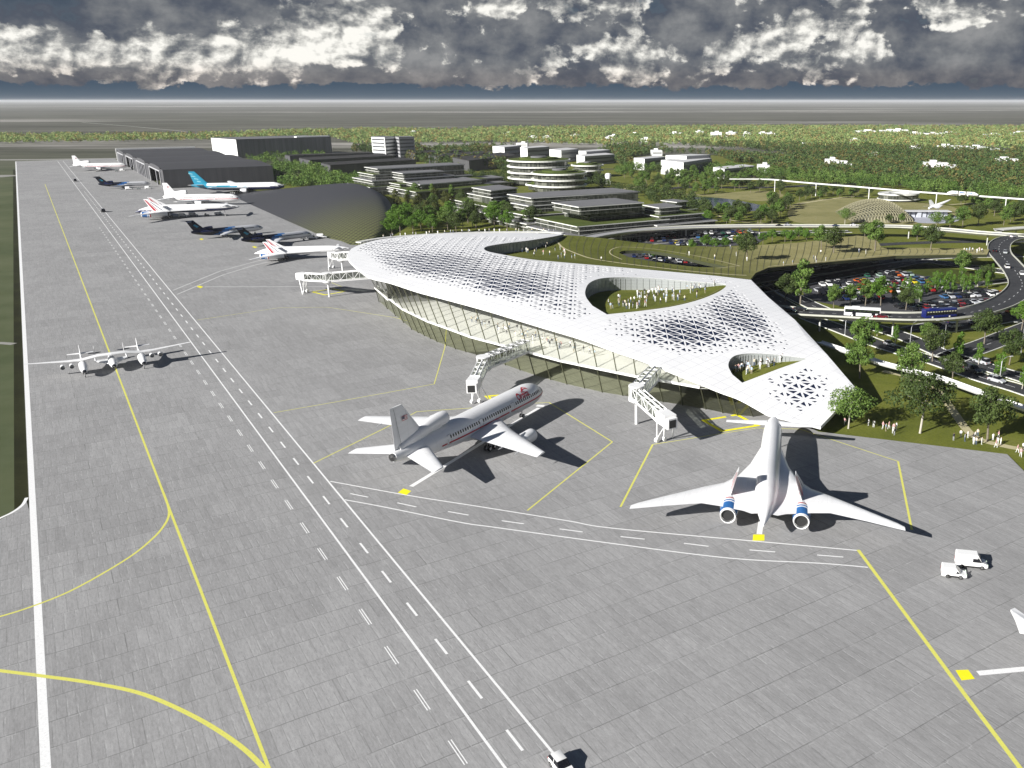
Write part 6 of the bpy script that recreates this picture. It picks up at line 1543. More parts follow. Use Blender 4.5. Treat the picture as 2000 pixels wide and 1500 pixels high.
def make_tree(kind, h, seed, shape='round', bark=None, n=1500, leaf=.32):
    r_ = random.Random(seed); root = empty('tree', (0, 0, 0)); cl = []
    th = h * (.30 if shape != 'slim' else .12)
    tb = MB(); lean = (r_.uniform(-.03, .03) * h, r_.uniform(-.03, .03) * h)
    top = (lean[0], lean[1], h * .72)
    tb.tube([(0, 0, -.5), (0, 0, .3), (lean[0] * .5, lean[1] * .5, th), (lean[0], lean[1], h * .55), top], [h * .028, h * .021, h * .017, h * .011, h * .005], 8)
    if shape == 'round': nb, rw, zz0, zz1 = 11, h * .30, .42, .92
    elif shape == 'wide': nb, rw, zz0, zz1 = 13, h * .42, .48, .88
    elif shape == 'slim': nb, rw, zz0, zz1 = 8, h * .15, .26, .95
    else: nb, rw, zz0, zz1 = 10, h * .22, .28, .96
    for k in range(nb):
        f = k / (nb - 1); z_ = h * (zz0 + (zz1 - zz0) * f); prof = math.sin(math.pi * min(1, .18 + f * .80)) if shape != 'slim' else math.sin(math.pi * (.15 + .8 * f)) ** .7
        a = k * 2.4 + r_.uniform(-.5, .5); R_ = rw * prof * r_.uniform(.55, .95); x, y = R_ * math.cos(a) + lean[0], R_ * math.sin(a) + lean[1]
        cr = rw * r_.uniform(.42, .62) * (.7 + .3 * prof) * (1.25 if shape == 'slim' else 1)
        cl.append((x, y, z_, cr)); b0 = (lean[0] * .6, lean[1] * .6, max(th * .8, z_ - h * .16))
        tb.tube([b0, ((b0[0] + x) / 2, (b0[1] + y) / 2, (b0[2] + z_) / 2 + h * .01), (x, y, z_)], [h * .009, h * .006, h * .003], 5)
        if r_.random() < .75: a2 = a + r_.uniform(-1, 1); cl.append((x + cr * math.cos(a2), y + cr * math.sin(a2), z_ + r_.uniform(-.3, .5) * cr, cr * .6))
    cl.append((lean[0], lean[1], h * (zz0 + .22), rw * .5)) if shape != 'wide' else None
    V_, ti = leafcloud(cl, n, leaf * h / 12, seed, .85 if shape != 'slim' else 1.5)
    tr_ = tb.build('trunk', bark or BARK, root, smooth=50)
    me = mesh_np('crown', V_, 4, ti, LEAF[kind]); co = bpy.data.objects.new('crown', me); COL.objects.link(co); co.parent = root
    return root
def proto(*a, **k):
    r = make_tree(*a, **k); r.location = (0, 0, 0); return r
TP = {}
def tree_at(key, px, py, h, label, group=None, z=-.3, rot=None, base_h=12.0):
    args = TREEKINDS[key]
    if key not in TP: r = make_tree(*args[0], **args[1]); TP[key] = r
    else: r = copy_tree(TP[key])
    s_ = h / base_h; g_ = G(px, py, z) if py is not None else px
    r.location = g_; r.rotation_euler = (0, 0, rot if rot is not None else random.uniform(0, 6.28)); r.scale = (s_ * random.uniform(.92, 1.08), s_ * random.uniform(.92, 1.08), s_)
    for k_ in ('label', 'group'):
        if k_ in r: del r[k_]
    tag(r, label, 'tree', group); return r
TREEKINDS = {'A': (('mid', 12, 1, 'round'), dict(n=3600, leaf=.27)), 'B': (('dark', 12, 2, 'round'), dict(n=3600, leaf=.27)), 'W': (('mid', 12, 3, 'wide', PALEB), dict(n=3600, leaf=.26)), 'Wd': (('dark', 12, 8, 'wide', PALEB), dict(n=4200, leaf=.26)),
             'T': (('mid', 12, 4, 'tall'), dict(n=2600, leaf=.28)), 'S': (('bright', 12, 5, 'slim', PALEB), dict(n=1500, leaf=.30)), 'G': (('bright', 12, 6, 'round'), dict(n=2600, leaf=.30)), 'O': (('olive', 12, 7, 'tall'), dict(n=2200, leaf=.30))}
# the big trees on the lawn, one by one: key, foot x, foot y, height m
BIG = [('W', 1657, 837, 10.5, 'spreading tree overlapping the low corner of the white roof'), ('Wd', 1797, 846, 15.0, 'large dense dark tree with a pale trunk in the middle of the lawn'), ('B', 1928, 862, 13.0, 'dark round tree on the lawn with people standing round its pale trunk'),
       ('A', 1679, 739, 11.5, 'tall tree with a forked pale trunk beside the upper edge of the white roof'), ('A', 1779, 752, 12.0, 'tree in the middle of the lawn whose crown touches the white footbridge'), ('A', 1683, 700, 12.6, 'leafy tree growing up in front of the loop road below the white bus'),
       ('B', 1821, 706, 11.0, 'dark tree between the two carriageways and the loop road'), ('A', 1811, 668, 6.5, 'tree on the grass strip just under the dark blue bus'), ('B', 1860, 745, 8.5, 'small dark tree on the verge between the footbridge and the main road'),
       ('B', 1922, 672, 11.5, 'round dark tree at the corner of the side road'), ('B', 1971, 713, 11, 'dark tree on the right grass island'), ('G', 1995, 645, 10, 'bright green tree at the right edge beyond the side road'),
       ('T', 1563, 595, 17, 'tall leafy tree between the roof edge and the parked cars'), ('B', 1533, 590, 11, 'dark tree tucked against the right edge of the white roof'), ('A', 1628, 602, 9, 'tree on the verge just left of the white bus'),
       ('A', 1690, 597, 10, 'tree standing behind the roof of the white bus'), ('G', 1720, 597, 11, 'bright tree behind the right end of the white bus'), ('B', 1769, 606, 8.5, 'dark bushy tree between the two buses'), ('A', 1660, 598, 8.5, 'low tree at the near edge of the car park above the white bus'),
       ('B', 1459, 508, 12, 'dark tree standing alone on the terrace near its long slot'), ('A', 1604, 487, 11, 'tree on the terrace with a group of people at its foot'), ('B', 1628, 494, 12, 'dark tree on the terrace right of the tree with people at its foot'), ('A', 1709, 490, 14, 'broad leafy tree at the narrow right half of the terrace'),
       ('B', 1689, 468, 10, 'dark tree rising in front of the viaduct above the terrace'), ('A', 1791, 470, 9.5, 'tree at the bend of the viaduct'), ('B', 1817, 489, 12, 'dark tree on the narrow right part of the terrace'), ('A', 1877, 537, 11, 'tree on a pale trunk beside the underpass mouth'), ('B', 1925, 555, 8.5, 'dark tree inside the bend of the loop road'),
       ('W', 1650, 438, 10, 'broad tree beyond the viaduct on the dry field'), ('W', 1828, 446, 10, 'umbrella-shaped tree in front of the display jet'), ('A', 1762, 438, 7, 'low tree at the foot of the lattice dome'), ('B', 1735, 437, 6, 'small dark tree at the foot of the lattice dome'),
       ('A', 1880, 444, 13, 'largest tree of the clump right of the display jet'), ('B', 1910, 440, 14, 'dark tree in the clump right of the display jet'), ('A', 1855, 447, 9, 'leftmost tree of the clump right of the display jet'), ('A', 1960, 440, 11, 'tree at the right of the far park above the ramp'), ('B', 1980, 432, 12, 'dark tree at the right edge of the far park')]
for q in BIG:
    zt = -.3
    if q[5] if len(q) > 5 else ('terrace' in q[4] and 'above the terrace' not in q[4]):
        zt = 10.
        for _ in range(8): g_ = G(q[1], q[2], zt); zt = float(tz(g_[0], g_[1])[0])
        tree_at(q[0], q[1], q[2], q[3], q[4], z=zt)
    else: tree_at(q[0], q[1], q[2], q[3], q[4])
# slim young trees in the car parks
slim = [(1765, 583), (1790, 583), (1812, 578), (1835, 571), (1847, 572), (1861, 571), (1795, 592), (1880, 570), (1893, 570), (1909, 560), (1928, 563), (1745, 588), (1936, 550), (1876, 558), (1713, 656), (1748, 674), (1911, 712), (1952, 742), (1996, 760), (1873, 700), (1826, 566), (1853, 560), (1776, 570)]
for x, y in slim: tree_at('S', x, y, random.uniform(6.0, 7.8), 'slim bright green young tree among the parked cars and road verges', 'young trees by the parked cars')
for x, y in ((1415, 489), (1442, 486), (1396, 490), (1352, 491), (1490, 478), (1508, 474), (1533, 473), (1560, 470), (1575, 474), (1380, 488), (1352, 518), (1364, 519), (1338, 517), (1280, 508), (1262, 506), (1300, 509), (1545, 478)): tree_at('G', x, y, random.uniform(6, 8), 'bright green tree in the hollow behind and inside the terrace', 'bright trees behind the terrace')
def scatter(poly, n, keys, hr, label, group, seed, mind=3.5, avoid=()):
    r_ = random.Random(seed); xs_ = [p[0] for p in poly]; ys_ = [p[1] for p in poly]; pts_ = []; W_ = [G(*p)[:2] for p in poly]; wx = [p[0] for p in W_]; wy = [p[1] for p in W_]; tries = 0
    while len(pts_) < n and tries < n * 60:
        tries += 1; x, y = r_.uniform(min(wx), max(wx)), r_.uniform(min(wy), max(wy))
        if not inpoly(np.array([x]), np.array([y]), W_)[0]: continue
        if any((x - a) ** 2 + (y - b) ** 2 < mind ** 2 for a, b in pts_): continue
        p_ = PX(x, y, 0)
        if any(a0 < p_[0] < a1 and b0 < p_[1] < b1 for a0, b0, a1, b1 in avoid): continue
        pts_.append((x, y))
    for x, y in pts_: tree_at(r_.choice(keys), (x, y, -.3), None, r_.uniform(*hr), label, group)
    return len(pts_)
NT_ = 0
NT_ += scatter([(742, 466), (790, 462), (860, 458), (960, 450), (1060, 452), (1060, 440), (960, 436), (880, 430), (800, 432), (780, 440)], 26, ['G', 'G', 'A', 'B'], (10, 15), 'bright bushy tree in the belt behind the rounded end of the roof', 'trees behind the rounded end of the roof', 11, 9)
NT_ += scatter([(790, 440), (980, 436), (1055, 440), (1060, 425), (970, 405), (900, 392), (830, 380), (775, 378), (770, 400)], 42, ['A', 'B', 'O', 'T'], (8, 12.5), 'tree in the planted belt between the offices and the arched hangar', 'trees between the offices and the arched hangar', 12, 9)
0 and scatter([(535, 352), (560, 345), (640, 350), (700, 355), (740, 365), (700, 357), (560, 362), (545, 360), (700, 330), (540, 325)], 44, ['A', 'B', 'T'], (12, 17), 'tree in the grove between the dark sheds and the arched hangar', 'trees in front of the long dark sheds', 13, 10)
0 and scatter([(470, 315), (530, 330), (620, 325), (600, 306), (480, 307)], 22, ['A', 'T'], (13, 18), 'tree in the row at the foot of the white-ended hangar', 'trees along the white-ended hangar', 14, 12)
NT_ += scatter([(1215, 345), (1300, 340), (1400, 345), (1480, 350), (1540, 365), (1530, 382), (1480, 376), (1400, 378), (1300, 385), (1230, 372)], 84, ['A', 'B', 'T', 'A'], (8, 12), 'tree in the park wood between the pond and the white blocks', 'park trees behind the pond', 15, 10)
NT_ += scatter([(1378, 415), (1430, 420), (1540, 425), (1545, 400), (1500, 392), (1510, 440), (1380, 440)], 34, ['A', 'B', 'G'], (7, 11), 'park tree between the pond and the viaduct', 'park trees near the pond', 16, 9)
NT_ += scatter([(1560, 392), (1700, 384), (1700, 376), (1560, 380)], 16, ['A', 'B'], (7, 10), 'park tree along the upper edge of the dry field', 'park trees above the dry field', 17, 10)
NT_ += scatter([(1860, 395), (2010, 405), (2010, 440), (1960, 430), (1900, 412)], 20, ['A', 'B'], (8, 12), 'park tree at the right beyond the display jet', 'park trees at the right', 18, 10)
# ---------------------------------------------------------------- the woods: one mass to the far plain
def wood(name, m, count, polyW, hr, seed, per, avoidP, leafs, label):
    r_ = np.random.default_rng(seed); P_ = np.zeros((0, 2)); W_ = np.array(polyW); lo, hi = W_.min(0), W_.max(0)
    while len(P_) < count:
        q = lo + (hi - lo) * r_.random((count * 2, 2)); q = q[inpoly(q[:, 0], q[:, 1], polyW)]
        # clearings
        nz = np.sin(q[:, 0] * .0041 + 1) * np.sin(q[:, 1] * .0033) + .6 * np.sin(q[:, 0] * .011 + q[:, 1] * .007) + .5 * r_.random(len(q))
        q = q[nz > -.95]
        for ax, ay, rx, ry in avoidP: q = q[((q[:, 0] - ax) / rx) ** 2 + ((q[:, 1] - ay) / ry) ** 2 > 1]
        P_ = np.vstack([P_, q])
    P_ = P_[:count]; hh = hr[0] + (hr[1] - hr[0]) * r_.random(count) ** 1.3
    # template clumps
    T_ = []
    for v in range(6):
        rr_ = np.random.default_rng(seed + v); cl = []
        for k in range(7): a = k * 2.4; R_ = .26 * math.sin(math.pi * (.2 + .75 * k / 6)); cl.append((R_ * math.cos(a), R_ * math.sin(a), .34 + .56 * k / 6, .17 + .05 * rr_.random()))
        V_, ti = leafcloud(cl, per, leafs, seed + 10 + v); T_.append((V_, ti))
    Vs, Ts = [], []
    for v in range(6):
        idx = np.arange(count)[v::6]; V_, ti = T_[v]; a = r_.random(len(idx)) * 6.28; c_, s_ = np.cos(a), np.sin(a); h_ = hh[idx]; w_ = h_ * (.9 + .5 * r_.random(len(idx)))
        X = (V_[None, :, 0] * c_[:, None] - V_[None, :, 1] * s_[:, None]) * w_[:, None] + P_[idx, 0][:, None]; Y_ = (V_[None, :, 0] * s_[:, None] + V_[None, :, 1] * c_[:, None]) * w_[:, None] + P_[idx, 1][:, None]; Z_ = V_[None, :, 2] * h_[:, None] - .3
        Vs.append(np.stack([X, Y_, Z_], 2).reshape(-1, 3)); Ts.append((ti[None, :] * .35 + r_.random(len(idx))[:, None]).ravel())
    me = mesh_np(name, np.vstack(Vs), 4, np.concatenate(Ts), m); o = bpy.data.objects.new(name, me); COL.objects.link(o); tag(o, label, 'woods', kind='stuff'); return o
av = []
for (x, y), wd, h_ in far_b: g_ = G(x + 8, y, 3); av.append((g_[0], g_[1] - 45, wd * g_[1] / F * .62, 70))
def gw(l): return [G(x, y)[:2] for x, y in l]
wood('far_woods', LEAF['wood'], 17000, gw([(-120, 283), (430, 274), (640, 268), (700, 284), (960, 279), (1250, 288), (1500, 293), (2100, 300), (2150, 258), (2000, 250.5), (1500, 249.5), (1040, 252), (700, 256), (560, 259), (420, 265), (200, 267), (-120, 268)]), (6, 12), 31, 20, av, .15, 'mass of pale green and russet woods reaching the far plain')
for x0, y0, x1, y1 in ((1225, 300, 1405, 338), (1380, 318, 1490, 348), (1110, 300, 1210, 330)):
    a_, b_ = G(x0, y1), G(x1, y0); av.append(((a_[0] + b_[0]) / 2, (a_[1] + G(x0, y0)[1]) / 2, abs(b_[0] - a_[0]) / 2, abs(G(x0, y0)[1] - a_[1]) / 2))
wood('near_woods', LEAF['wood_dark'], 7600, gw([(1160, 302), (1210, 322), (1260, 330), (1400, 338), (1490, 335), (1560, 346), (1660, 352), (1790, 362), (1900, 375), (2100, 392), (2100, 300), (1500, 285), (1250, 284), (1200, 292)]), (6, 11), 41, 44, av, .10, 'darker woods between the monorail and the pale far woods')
wood('grove', LEAF['mid'], 420, gw([(533, 350), (545, 345), (620, 345), (700, 352), (735, 362), (720, 372), (560, 366), (545, 360)]) + gw([(700, 335), (600, 325), (545, 325), (530, 335)]), (6, 9.5), 61, 110, (), .075, 'grove of trees between the nearest dark hangar, the dark sheds and the arched hangar')
wood('hangar_trees', LEAF['mid'], 110, gw([(470, 312), (520, 322), (640, 316), (640, 300), (560, 301), (480, 306)]), (6, 9), 71, 90, (), .08, 'line of trees at the foot of the ribbed side of the white-ended hangar')
wood('park_trees', LEAF['mid'], 360, gw([(1180, 345), (1260, 336), (1400, 342), (1500, 350), (1560, 358), (1680, 366), (1800, 380), (1900, 390), (2060, 404), (2060, 384), (1900, 372), (1660, 350), (1500, 340), (1400, 332), (1230, 330)]), (7, 11), 81, 200, (), .055, 'loose belt of park trees running under and beyond the monorail')
wood('office_trees', LEAF['dark'], 260, gw([(905, 345), (985, 340), (1000, 330), (1010, 345), (1180, 350), (1200, 372), (1270, 372), (1380, 398), (1385, 415), (1290, 420), (1290, 408), (1255, 385), (1120, 362), (1010, 362), (960, 360), (905, 352)]), (6, 9), 91, 160, (), .06, 'small dark trees scattered between and around the glass offices')
wood('shed_woods', LEAF['wood_dark'], 420, gw([(665, 298), (800, 292), (830, 298), (960, 291), (1010, 300), (960, 300), (870, 312), (1000, 322), (990, 335), (900, 330), (830, 322), (790, 312), (740, 300)]), (9, 14), 51, 60, (), .09, 'low trees filling the gaps between the dark sheds')
# ---------------------------------------------------------------- people
def person_mesh(pose, top, legs, skin, hair, seed):
    bm_ = bpy.data.meshes.new('person'); r_ = random.Random(seed); V_ = []; E_ = []; Rr = []
    def vtx(p, r): V_.append(p); Rr.append(r); return len(V_) - 1
    hip = vtx((0, 0, .95), .135); wst = vtx((0, 0, 1.12), .125); ch = vtx((0, 0, 1.35), .16); nk = vtx((0, .0, 1.50), .058); hd_ = vtx((0, .015, 1.60), .085); tp = vtx((0, .01, 1.72), .088)
    E_ += [(hip, wst), (wst, ch), (ch, nk), (nk, hd_), (hd_, tp)]
    st_ = {'stand': (0, 0), 'walk': (.22, -.22), 'lean': (.06, -.02)}[pose]
    for sx, dy in ((-1, st_[0]), (1, st_[1])):
        a = vtx((sx * .10, 0, .86), .095); k = vtx((sx * .11, dy * .5 + .02, .48), .062); f = vtx((sx * .11, dy - .02, .08), .042); t_ = vtx((sx * .12, dy + .16, .04), .035); E_ += [(hip, a), (a, k), (k, f), (f, t_)]
        s_ = vtx((sx * .19, 0, 1.40), .058); e = vtx((sx * .25, -dy * .4, 1.13), .042); w_ = vtx((sx * .24, -dy * .9 + .10, .90), .030); h_ = vtx((sx * .24, -dy * 1.0 + .13, .93), .036); E_ += [(ch, s_), (s_, e), (e, w_), (w_, h_)]
    bm_.from_pydata(V_, E_, []); o = bpy.data.objects.new('tmp', bm_); COL.objects.link(o)
    md = o.modifiers.new('s', 'SKIN'); sub = o.modifiers.new('u', 'SUBSURF'); sub.levels = 1; sub.render_levels = 1
    for i, sv in enumerate(bm_.skin_vertices[0].data): sv.radius = (Rr[i], Rr[i]); sv.use_root = (i == 0)
    bpy.context.view_layer.update(); me = bpy.data.meshes.new_from_object(o.evaluated_get(bpy.context.evaluated_depsgraph_get())); me.name = 'person'; bpy.data.objects.remove(o)
    me.materials.clear()
    for m in (top, legs, skin, hair): me.materials.append(m)
    for p in me.polygons:
        c = p.center; z_ = c.z; arm = abs(c.x) > .17
        p.material_index = 3 if (z_ > 1.66 or (z_ > 1.56 and c.y < -.02)) else (2 if z_ > 1.47 or (arm and z_ < 1.0) else (0 if z_ > .92 else 1)); p.use_smooth = True
    return me
cl_ = lambda n, c: mat('cloth_' + n, c, .85)
SK1, SK2 = mat('skin_light', (.55, .36, .27), .6), mat('skin_brown', (.26, .15, .10), .6); HR1, HR2 = mat('hair_dark', (.03, .022, .018), .7), mat('hair_fair', (.30, .21, .11), .7)
PV = [('stand', cl_('white', (.78, .78, .76)), cl_('white', None) if 0 else mat('cloth_white'), SK1, HR1, 'in all white'), ('walk', mat('cloth_white'), cl_('dark', (.04, .04, .05)), SK1, HR1, 'in white top, dark trousers'), ('lean', cl_('grey', (.42, .43, .45)), cl_('denim', (.08, .11, .20)), SK2, HR1, 'in grey and blue'),
      ('stand', cl_('pale_blue', (.42, .52, .62)), cl_('khaki', (.42, .36, .25)), SK1, HR2, 'in pale blue and khaki'), ('walk', cl_('pink', (.62, .36, .36)), mat('cloth_white'), SK1, HR2, 'in pink and white'), ('stand', mat('cloth_dark'), mat('cloth_grey'), SK2, HR1, 'in dark top'), ('lean', cl_('cream', (.70, .64, .50)), mat('cloth_denim'), SK1, HR1, 'in cream and blue')]
PM = [person_mesh(*q[:5], i) for i, q in enumerate(PV)]
def person(p, place_, group, sc=1.15):
    i = random.choices(range(7), [5, 4, 3, 3, 2, 2, 4])[0]; o = bpy.data.objects.new('person', PM[i]); COL.objects.link(o); o.location = p; o.rotation_euler = (0, 0, random.uniform(0, 6.28)); s_ = sc * random.uniform(.92, 1.06); o.scale = (s_, s_, s_)
    tag(o, 'person %s %s' % (PV[i][5], place_), 'person', group + ' ' + PV[i][5]); return o
def onz(px, py, f, z0=14.):
    z_ = z0
    for _ in range(12): q = G(px, py, z_); z_ = float(f(q[0], q[1])[0])
    return (q[0], q[1], z_)
r_ = random.Random(5)
def crowd(n, pxpoly, f, place_, group, gx=None, sc=1.15):
    k = 0; X = [p[0] for p in pxpoly]; Y_ = [p[1] for p in pxpoly]
    while k < n:
        x, y = r_.uniform(min(X), max(X)), r_.uniform(min(Y_), max(Y_))
        if not inpoly(np.array([x]), np.array([y]), pxpoly)[0]: continue
        p = onz(x, y, f) if callable(f) else G(x, y, f); person(p, place_, group, sc); k += 1
crowd(76, [(1192, 606), (1185, 585), (1240, 578), (1330, 560), (1400, 558), (1396, 570), (1340, 588), (1240, 604)], z2, 'in the crowd in the large oval opening', 'crowd in the large oval opening,', sc=1.25)
crowd(4, [(1310, 560), (1330, 560), (1330, 563), (1310, 563)], z2, 'standing apart at the back of the large oval opening', 'people at the back of the large oval opening,', sc=1.25)
crowd(34, [(1438, 738), (1433, 722), (1480, 708), (1540, 700), (1535, 708), (1460, 734)], z3, 'in the crowd in the small teardrop opening', 'crowd in the small teardrop opening,', sc=1.25)
crowd(26, [(1000, 496), (1010, 486), (1060, 478), (1130, 498), (1230, 519), (1240, 524), (1130, 512), (1050, 503)], tz, 'strolling on the lawn of the open roof bay', 'people on the lawn of the open roof bay,', sc=1.2)
crowd(14, [(1310, 483), (1450, 486), (1500, 515), (1560, 512), (1610, 494), (1720, 492), (1720, 498), (1560, 518), (1460, 528), (1380, 524)], tz, 'walking on the planted terrace', 'people on the planted terrace,', sc=1.2)
crowd(9, [(1880, 489), (1925, 491), (1925, 494), (1880, 493)], tz, 'at the terrace end by the loop road', 'people at the far end of the terrace,', sc=1.2)
for px, py in ((1649, 830), (1696, 831), (1706, 835), (1724, 838), (1730, 842), (1736, 838), (1743, 846), (1747, 850), (1750, 840), (1745, 842)): person(G(px, py, -.3), 'on the lawn near the roof corner between two trees', 'people on the lawn by the roof corner,', 1.15)
for px, py in ((1862, 860), (1876, 854), (1884, 862), (1890, 855), (1901, 868), (1906, 868), (1904, 858), (1909, 852), (1917, 868), (1939, 860), (1945, 874), (1948, 868), (1954, 868), (1950, 855), (1900, 861), (1987, 884), (1993, 892), (1998, 880)): person(G(px, py, -.3), 'on the lawn under the dark round tree', 'people on the lawn by the apron edge,', 1.15)
crowd(52, [(905, 622), (1000, 640), (1100, 672), (1160, 690), (1180, 700), (1100, 684), (1020, 668), (960, 645)], 7.0, 'inside the upper hall behind the leaning glass', 'people in the upper hall,', sc=1.15)
for k in range(30):
    q = along([(x, y, 0) for x, y in [(742, 466.5), (800, 461), (880, 456.5), (960, 454), (1060, 453.5), (1090, 455)]], (k + r_.random()) / 30); g_ = G(q.x, q.y, 13.0); person(g_, 'in the line along the walkway behind the roof', 'people along the walkway behind the roof,', 1.2)
# walkway behind the roof for them
mb = MB(); wk = [G(x, y + .6, 12.95) for x, y in ((700, 474), (742, 466.5), (800, 461), (880, 456.5), (960, 454), (1060, 453.5), (1100, 456))]; ribbon(mb, catmull(wk, 4), 3.2, 12.95)
wo = mb.build('roof_walkway', MCON); so = wo.modifiers.new('t', 'SOLIDIFY'); so.thickness = .5; tag(wo, 'thin walkway with a low rail curving behind the rounded end of the roof', 'walkway')
ra_ = MB(); cc2 = catmull([G(x, y - .6, 14.0) for x, y in ((700, 474), (742, 466.5), (800, 461), (880, 456.5), (960, 454), (1060, 453.5), (1100, 456))], 6)
for p, q in zip(cc2[:-1], cc2[1:]): ra_.bar(p, q, .06); ra_.bar(p, (p[0], p[1], 12.9), .05)
ra_.build('rail', MWHT, wo)
cm = MB()
for p in cc2[::9]: cm.bar((p[0], p[1] - 1, -.3), (p[0], p[1] - 1, 12.5), .25)
cm.build('post', MWHT, wo)
# ---------------------------------------------------------------- vehicles
def car_mesh(kind='saloon'):
    """side profile swept: body and cabin"""
    mb = MB(); L, W_, hb, ht = {'saloon': (4.5, 1.8, .92, 1.42), 'hatch': (4.0, 1.75, .95, 1.5), 'suv': (4.7, 1.9, 1.05, 1.75)}[kind]
    x0, x1 = -L / 2, L / 2
    st_ = [(x0, .55, .80, .30), (x0 + .12, .60, .86, .42), (x0 + .5, .66, .9, hb), (x1 - 1.2, .66, .9, hb), (x1 - .35, .60, .86, .78), (x1, .52, .78, .52)]
    vs = []
    for x, zb, wf, zt in [(x0, .35, .82, .62), (x0 + .15, .25, .93, .86), (x0 + .7, .22, 1.0, hb), (-.2, .22, 1.0, hb), (x1 - 1.1, .22, 1.0, hb - .02), (x1 - .3, .24, .95, .76), (x1, .32, .80, .60)]:
        w_ = W_ / 2 * wf; vs += [(x, -w_ * .92, zb), (x, -w_, (zb + zt) / 2), (x, -w_ * .93, zt), (x, w_ * .93, zt), (x, w_, (zb + zt) / 2), (x, w_ * .92, zb)]
    fs = [(i * 6 + k, (i + 1) * 6 + k, (i + 1) * 6 + (k + 1) % 6, i * 6 + (k + 1) % 6) for i in range(6) for k in range(6)]; fs = [f[::-1] for f in fs] + [tuple(range(6)), tuple(range(36, 42))[::-1]]
    mb.add(vs, fs, 0)
    b0, b1, t0_, t1_ = {'saloon': (x0 + .75, x1 - 1.15, x0 + 1.35, x1 - 2.0), 'hatch': (x0 + .15, x1 - 1.05, x0 + .5, x1 - 1.85), 'suv': (x0 + .1, x1 - 1.15, x0 + .4, x1 - 1.9)}[kind]
    wb, wt_ = W_ / 2 * .90, W_ / 2 * .74; c_ = [(b0, -wb, hb - .02), (b1, -wb, hb - .02), (b1, wb, hb - .02), (b0, wb, hb - .02), (t0_, -wt_, ht - .05), (t1_, -wt_, ht - .05), (t1_, wt_, ht - .05), (t0_, wt_, ht - .05)]
    mb.add(c_, [(0, 1, 5, 4), (1, 2, 6, 5), (2, 3, 7, 6), (3, 0, 4, 7)], 1)
    mb.add([(t0_, -wt_, ht - .05), (t1_, -wt_, ht - .05), (t1_, wt_, ht - .05), (t0_, wt_, ht - .05), (t0_ + .15, -wt_ + .1, ht), (t1_ - .1, -wt_ + .1, ht), (t1_ - .1, wt_ - .1, ht), (t0_ + .15, wt_ - .1, ht)], [(0, 1, 5, 4), (1, 2, 6, 5), (2, 3, 7, 6), (3, 0, 4, 7), (4, 5, 6, 7)], 0)
    xm = (b0 + b1) / 2 - .1
    for sg in (-1, 1): mb.add([(xm - .05, sg * (wb + .01), hb), (xm + .05, sg * (wb + .01), hb), (xm + .03, sg * (wt_ + .01), ht - .05), (xm - .05, sg * (wt_ + .01), ht - .05)], [(0, 1, 2, 3)], 0)
    wheels = []
    for x in (x0 + .85, x1 - .85):
        for sg in (-1, 1): wheels.append((x, sg * (W_ / 2 - .1)))
    return mb, wheels, (L, W_, hb, ht)
def wheel_into(mb, x, y, r, w_, mi, mj):
    nn = 12; vs = []
    for a, q in ((-w_ / 2, .01), (-w_ / 2, r * .6), (-w_ / 2, r), (w_ / 2, r), (w_ / 2, r * .6), (w_ / 2, .01)):
        for k in range(nn): t = 2 * math.pi * k / nn; vs.append((x + q * math.cos(t), y + a, r + q * math.sin(t)))
    fs = [(i * nn + k, i * nn + (k + 1) % nn, (i + 1) * nn + (k + 1) % nn, (i + 1) * nn + k) for i in range(5) for k in range(nn)]
    mb.add(vs, fs, [mj if i in (0, 4) else mi for i in range(5) for _ in range(nn)])
CARP = {'white': (.75, .75, .74), 'silver': (.42, .43, .45), 'black': (.012, .012, .014), 'dark grey': (.05, .052, .058), 'red': (.26, .012, .015), 'dark blue': (.012, .025, .09), 'blue': (.04, .12, .26), 'green': (.02, .10, .06), 'yellow': (.60, .48, .02), 'orange': (.55, .12, .02), 'maroon': (.13, .01, .015), 'pale green': (.30, .40, .34)}
CM = {}
def car(kind, colour, p, rz, label, group, parts=False, sc=1.0, cat='car'):
    key = (kind, colour, parts)
    pm = mat('car_paint_' + colour.replace(' ', '_'), CARP[colour], .25, coat=.5); GL_ = DK
    if parts:
        mb, wh, dm = car_mesh(kind); root = empty('car', p, rz); L, W_, hb, ht = dm
        body = MB(); body.v = mb.v; k = [i for i, m in enumerate(mb.m) if m == 0]; body.f = [mb.f[i] for i in k]; body.m = [0] * len(k); body.build('body', pm, root, smooth=35)
        gl = MB(); gl.v = mb.v; k = [i for i, m in enumerate(mb.m) if m == 1]; gl.f = [mb.f[i] for i in k]; gl.m = [0] * len(k); gl.build('window', GL_, root)
        for x, y in wh: w_ = MB(); wheel_into(w_, x, y, .33, .24, 0, 1); w_.build('wheel', [TY, MET], root)
        for sg in (-1, 1):
            h_ = MB(); h_.box((L / 2 - .06, sg * W_ * .36, .62), (.12, .3, .14)); h_.build('headlight', mat('lamp_lens', (.7, .85, .68), .1), root)
            h_ = MB(); h_.box((-L / 2 + .05, sg * W_ * .36, .68), (.12, .28, .16)); h_.build('tail_light', mat('red_lens', (.35, .01, .01), .2), root)
        root.scale = (sc,) * 3; tag(root, label, cat, group); return root
    if key not in CM:
        mb, wh, dm = car_mesh(kind)
        for x, y in wh: wheel_into(mb, x, y, .33, .24, 2, 3)
        o = mb.build('car', [pm, GL_, TY, MET]); CM[key] = o
    else: o = CM[key].copy(); COL.objects.link(o)
    for k_ in ('group',):
        if k_ in o: del o[k_]
    o.location = p; o.rotation_euler = (0, 0, rz); o.scale = (sc,) * 3; tag(o, label, cat, group); return o
NCAR = 0
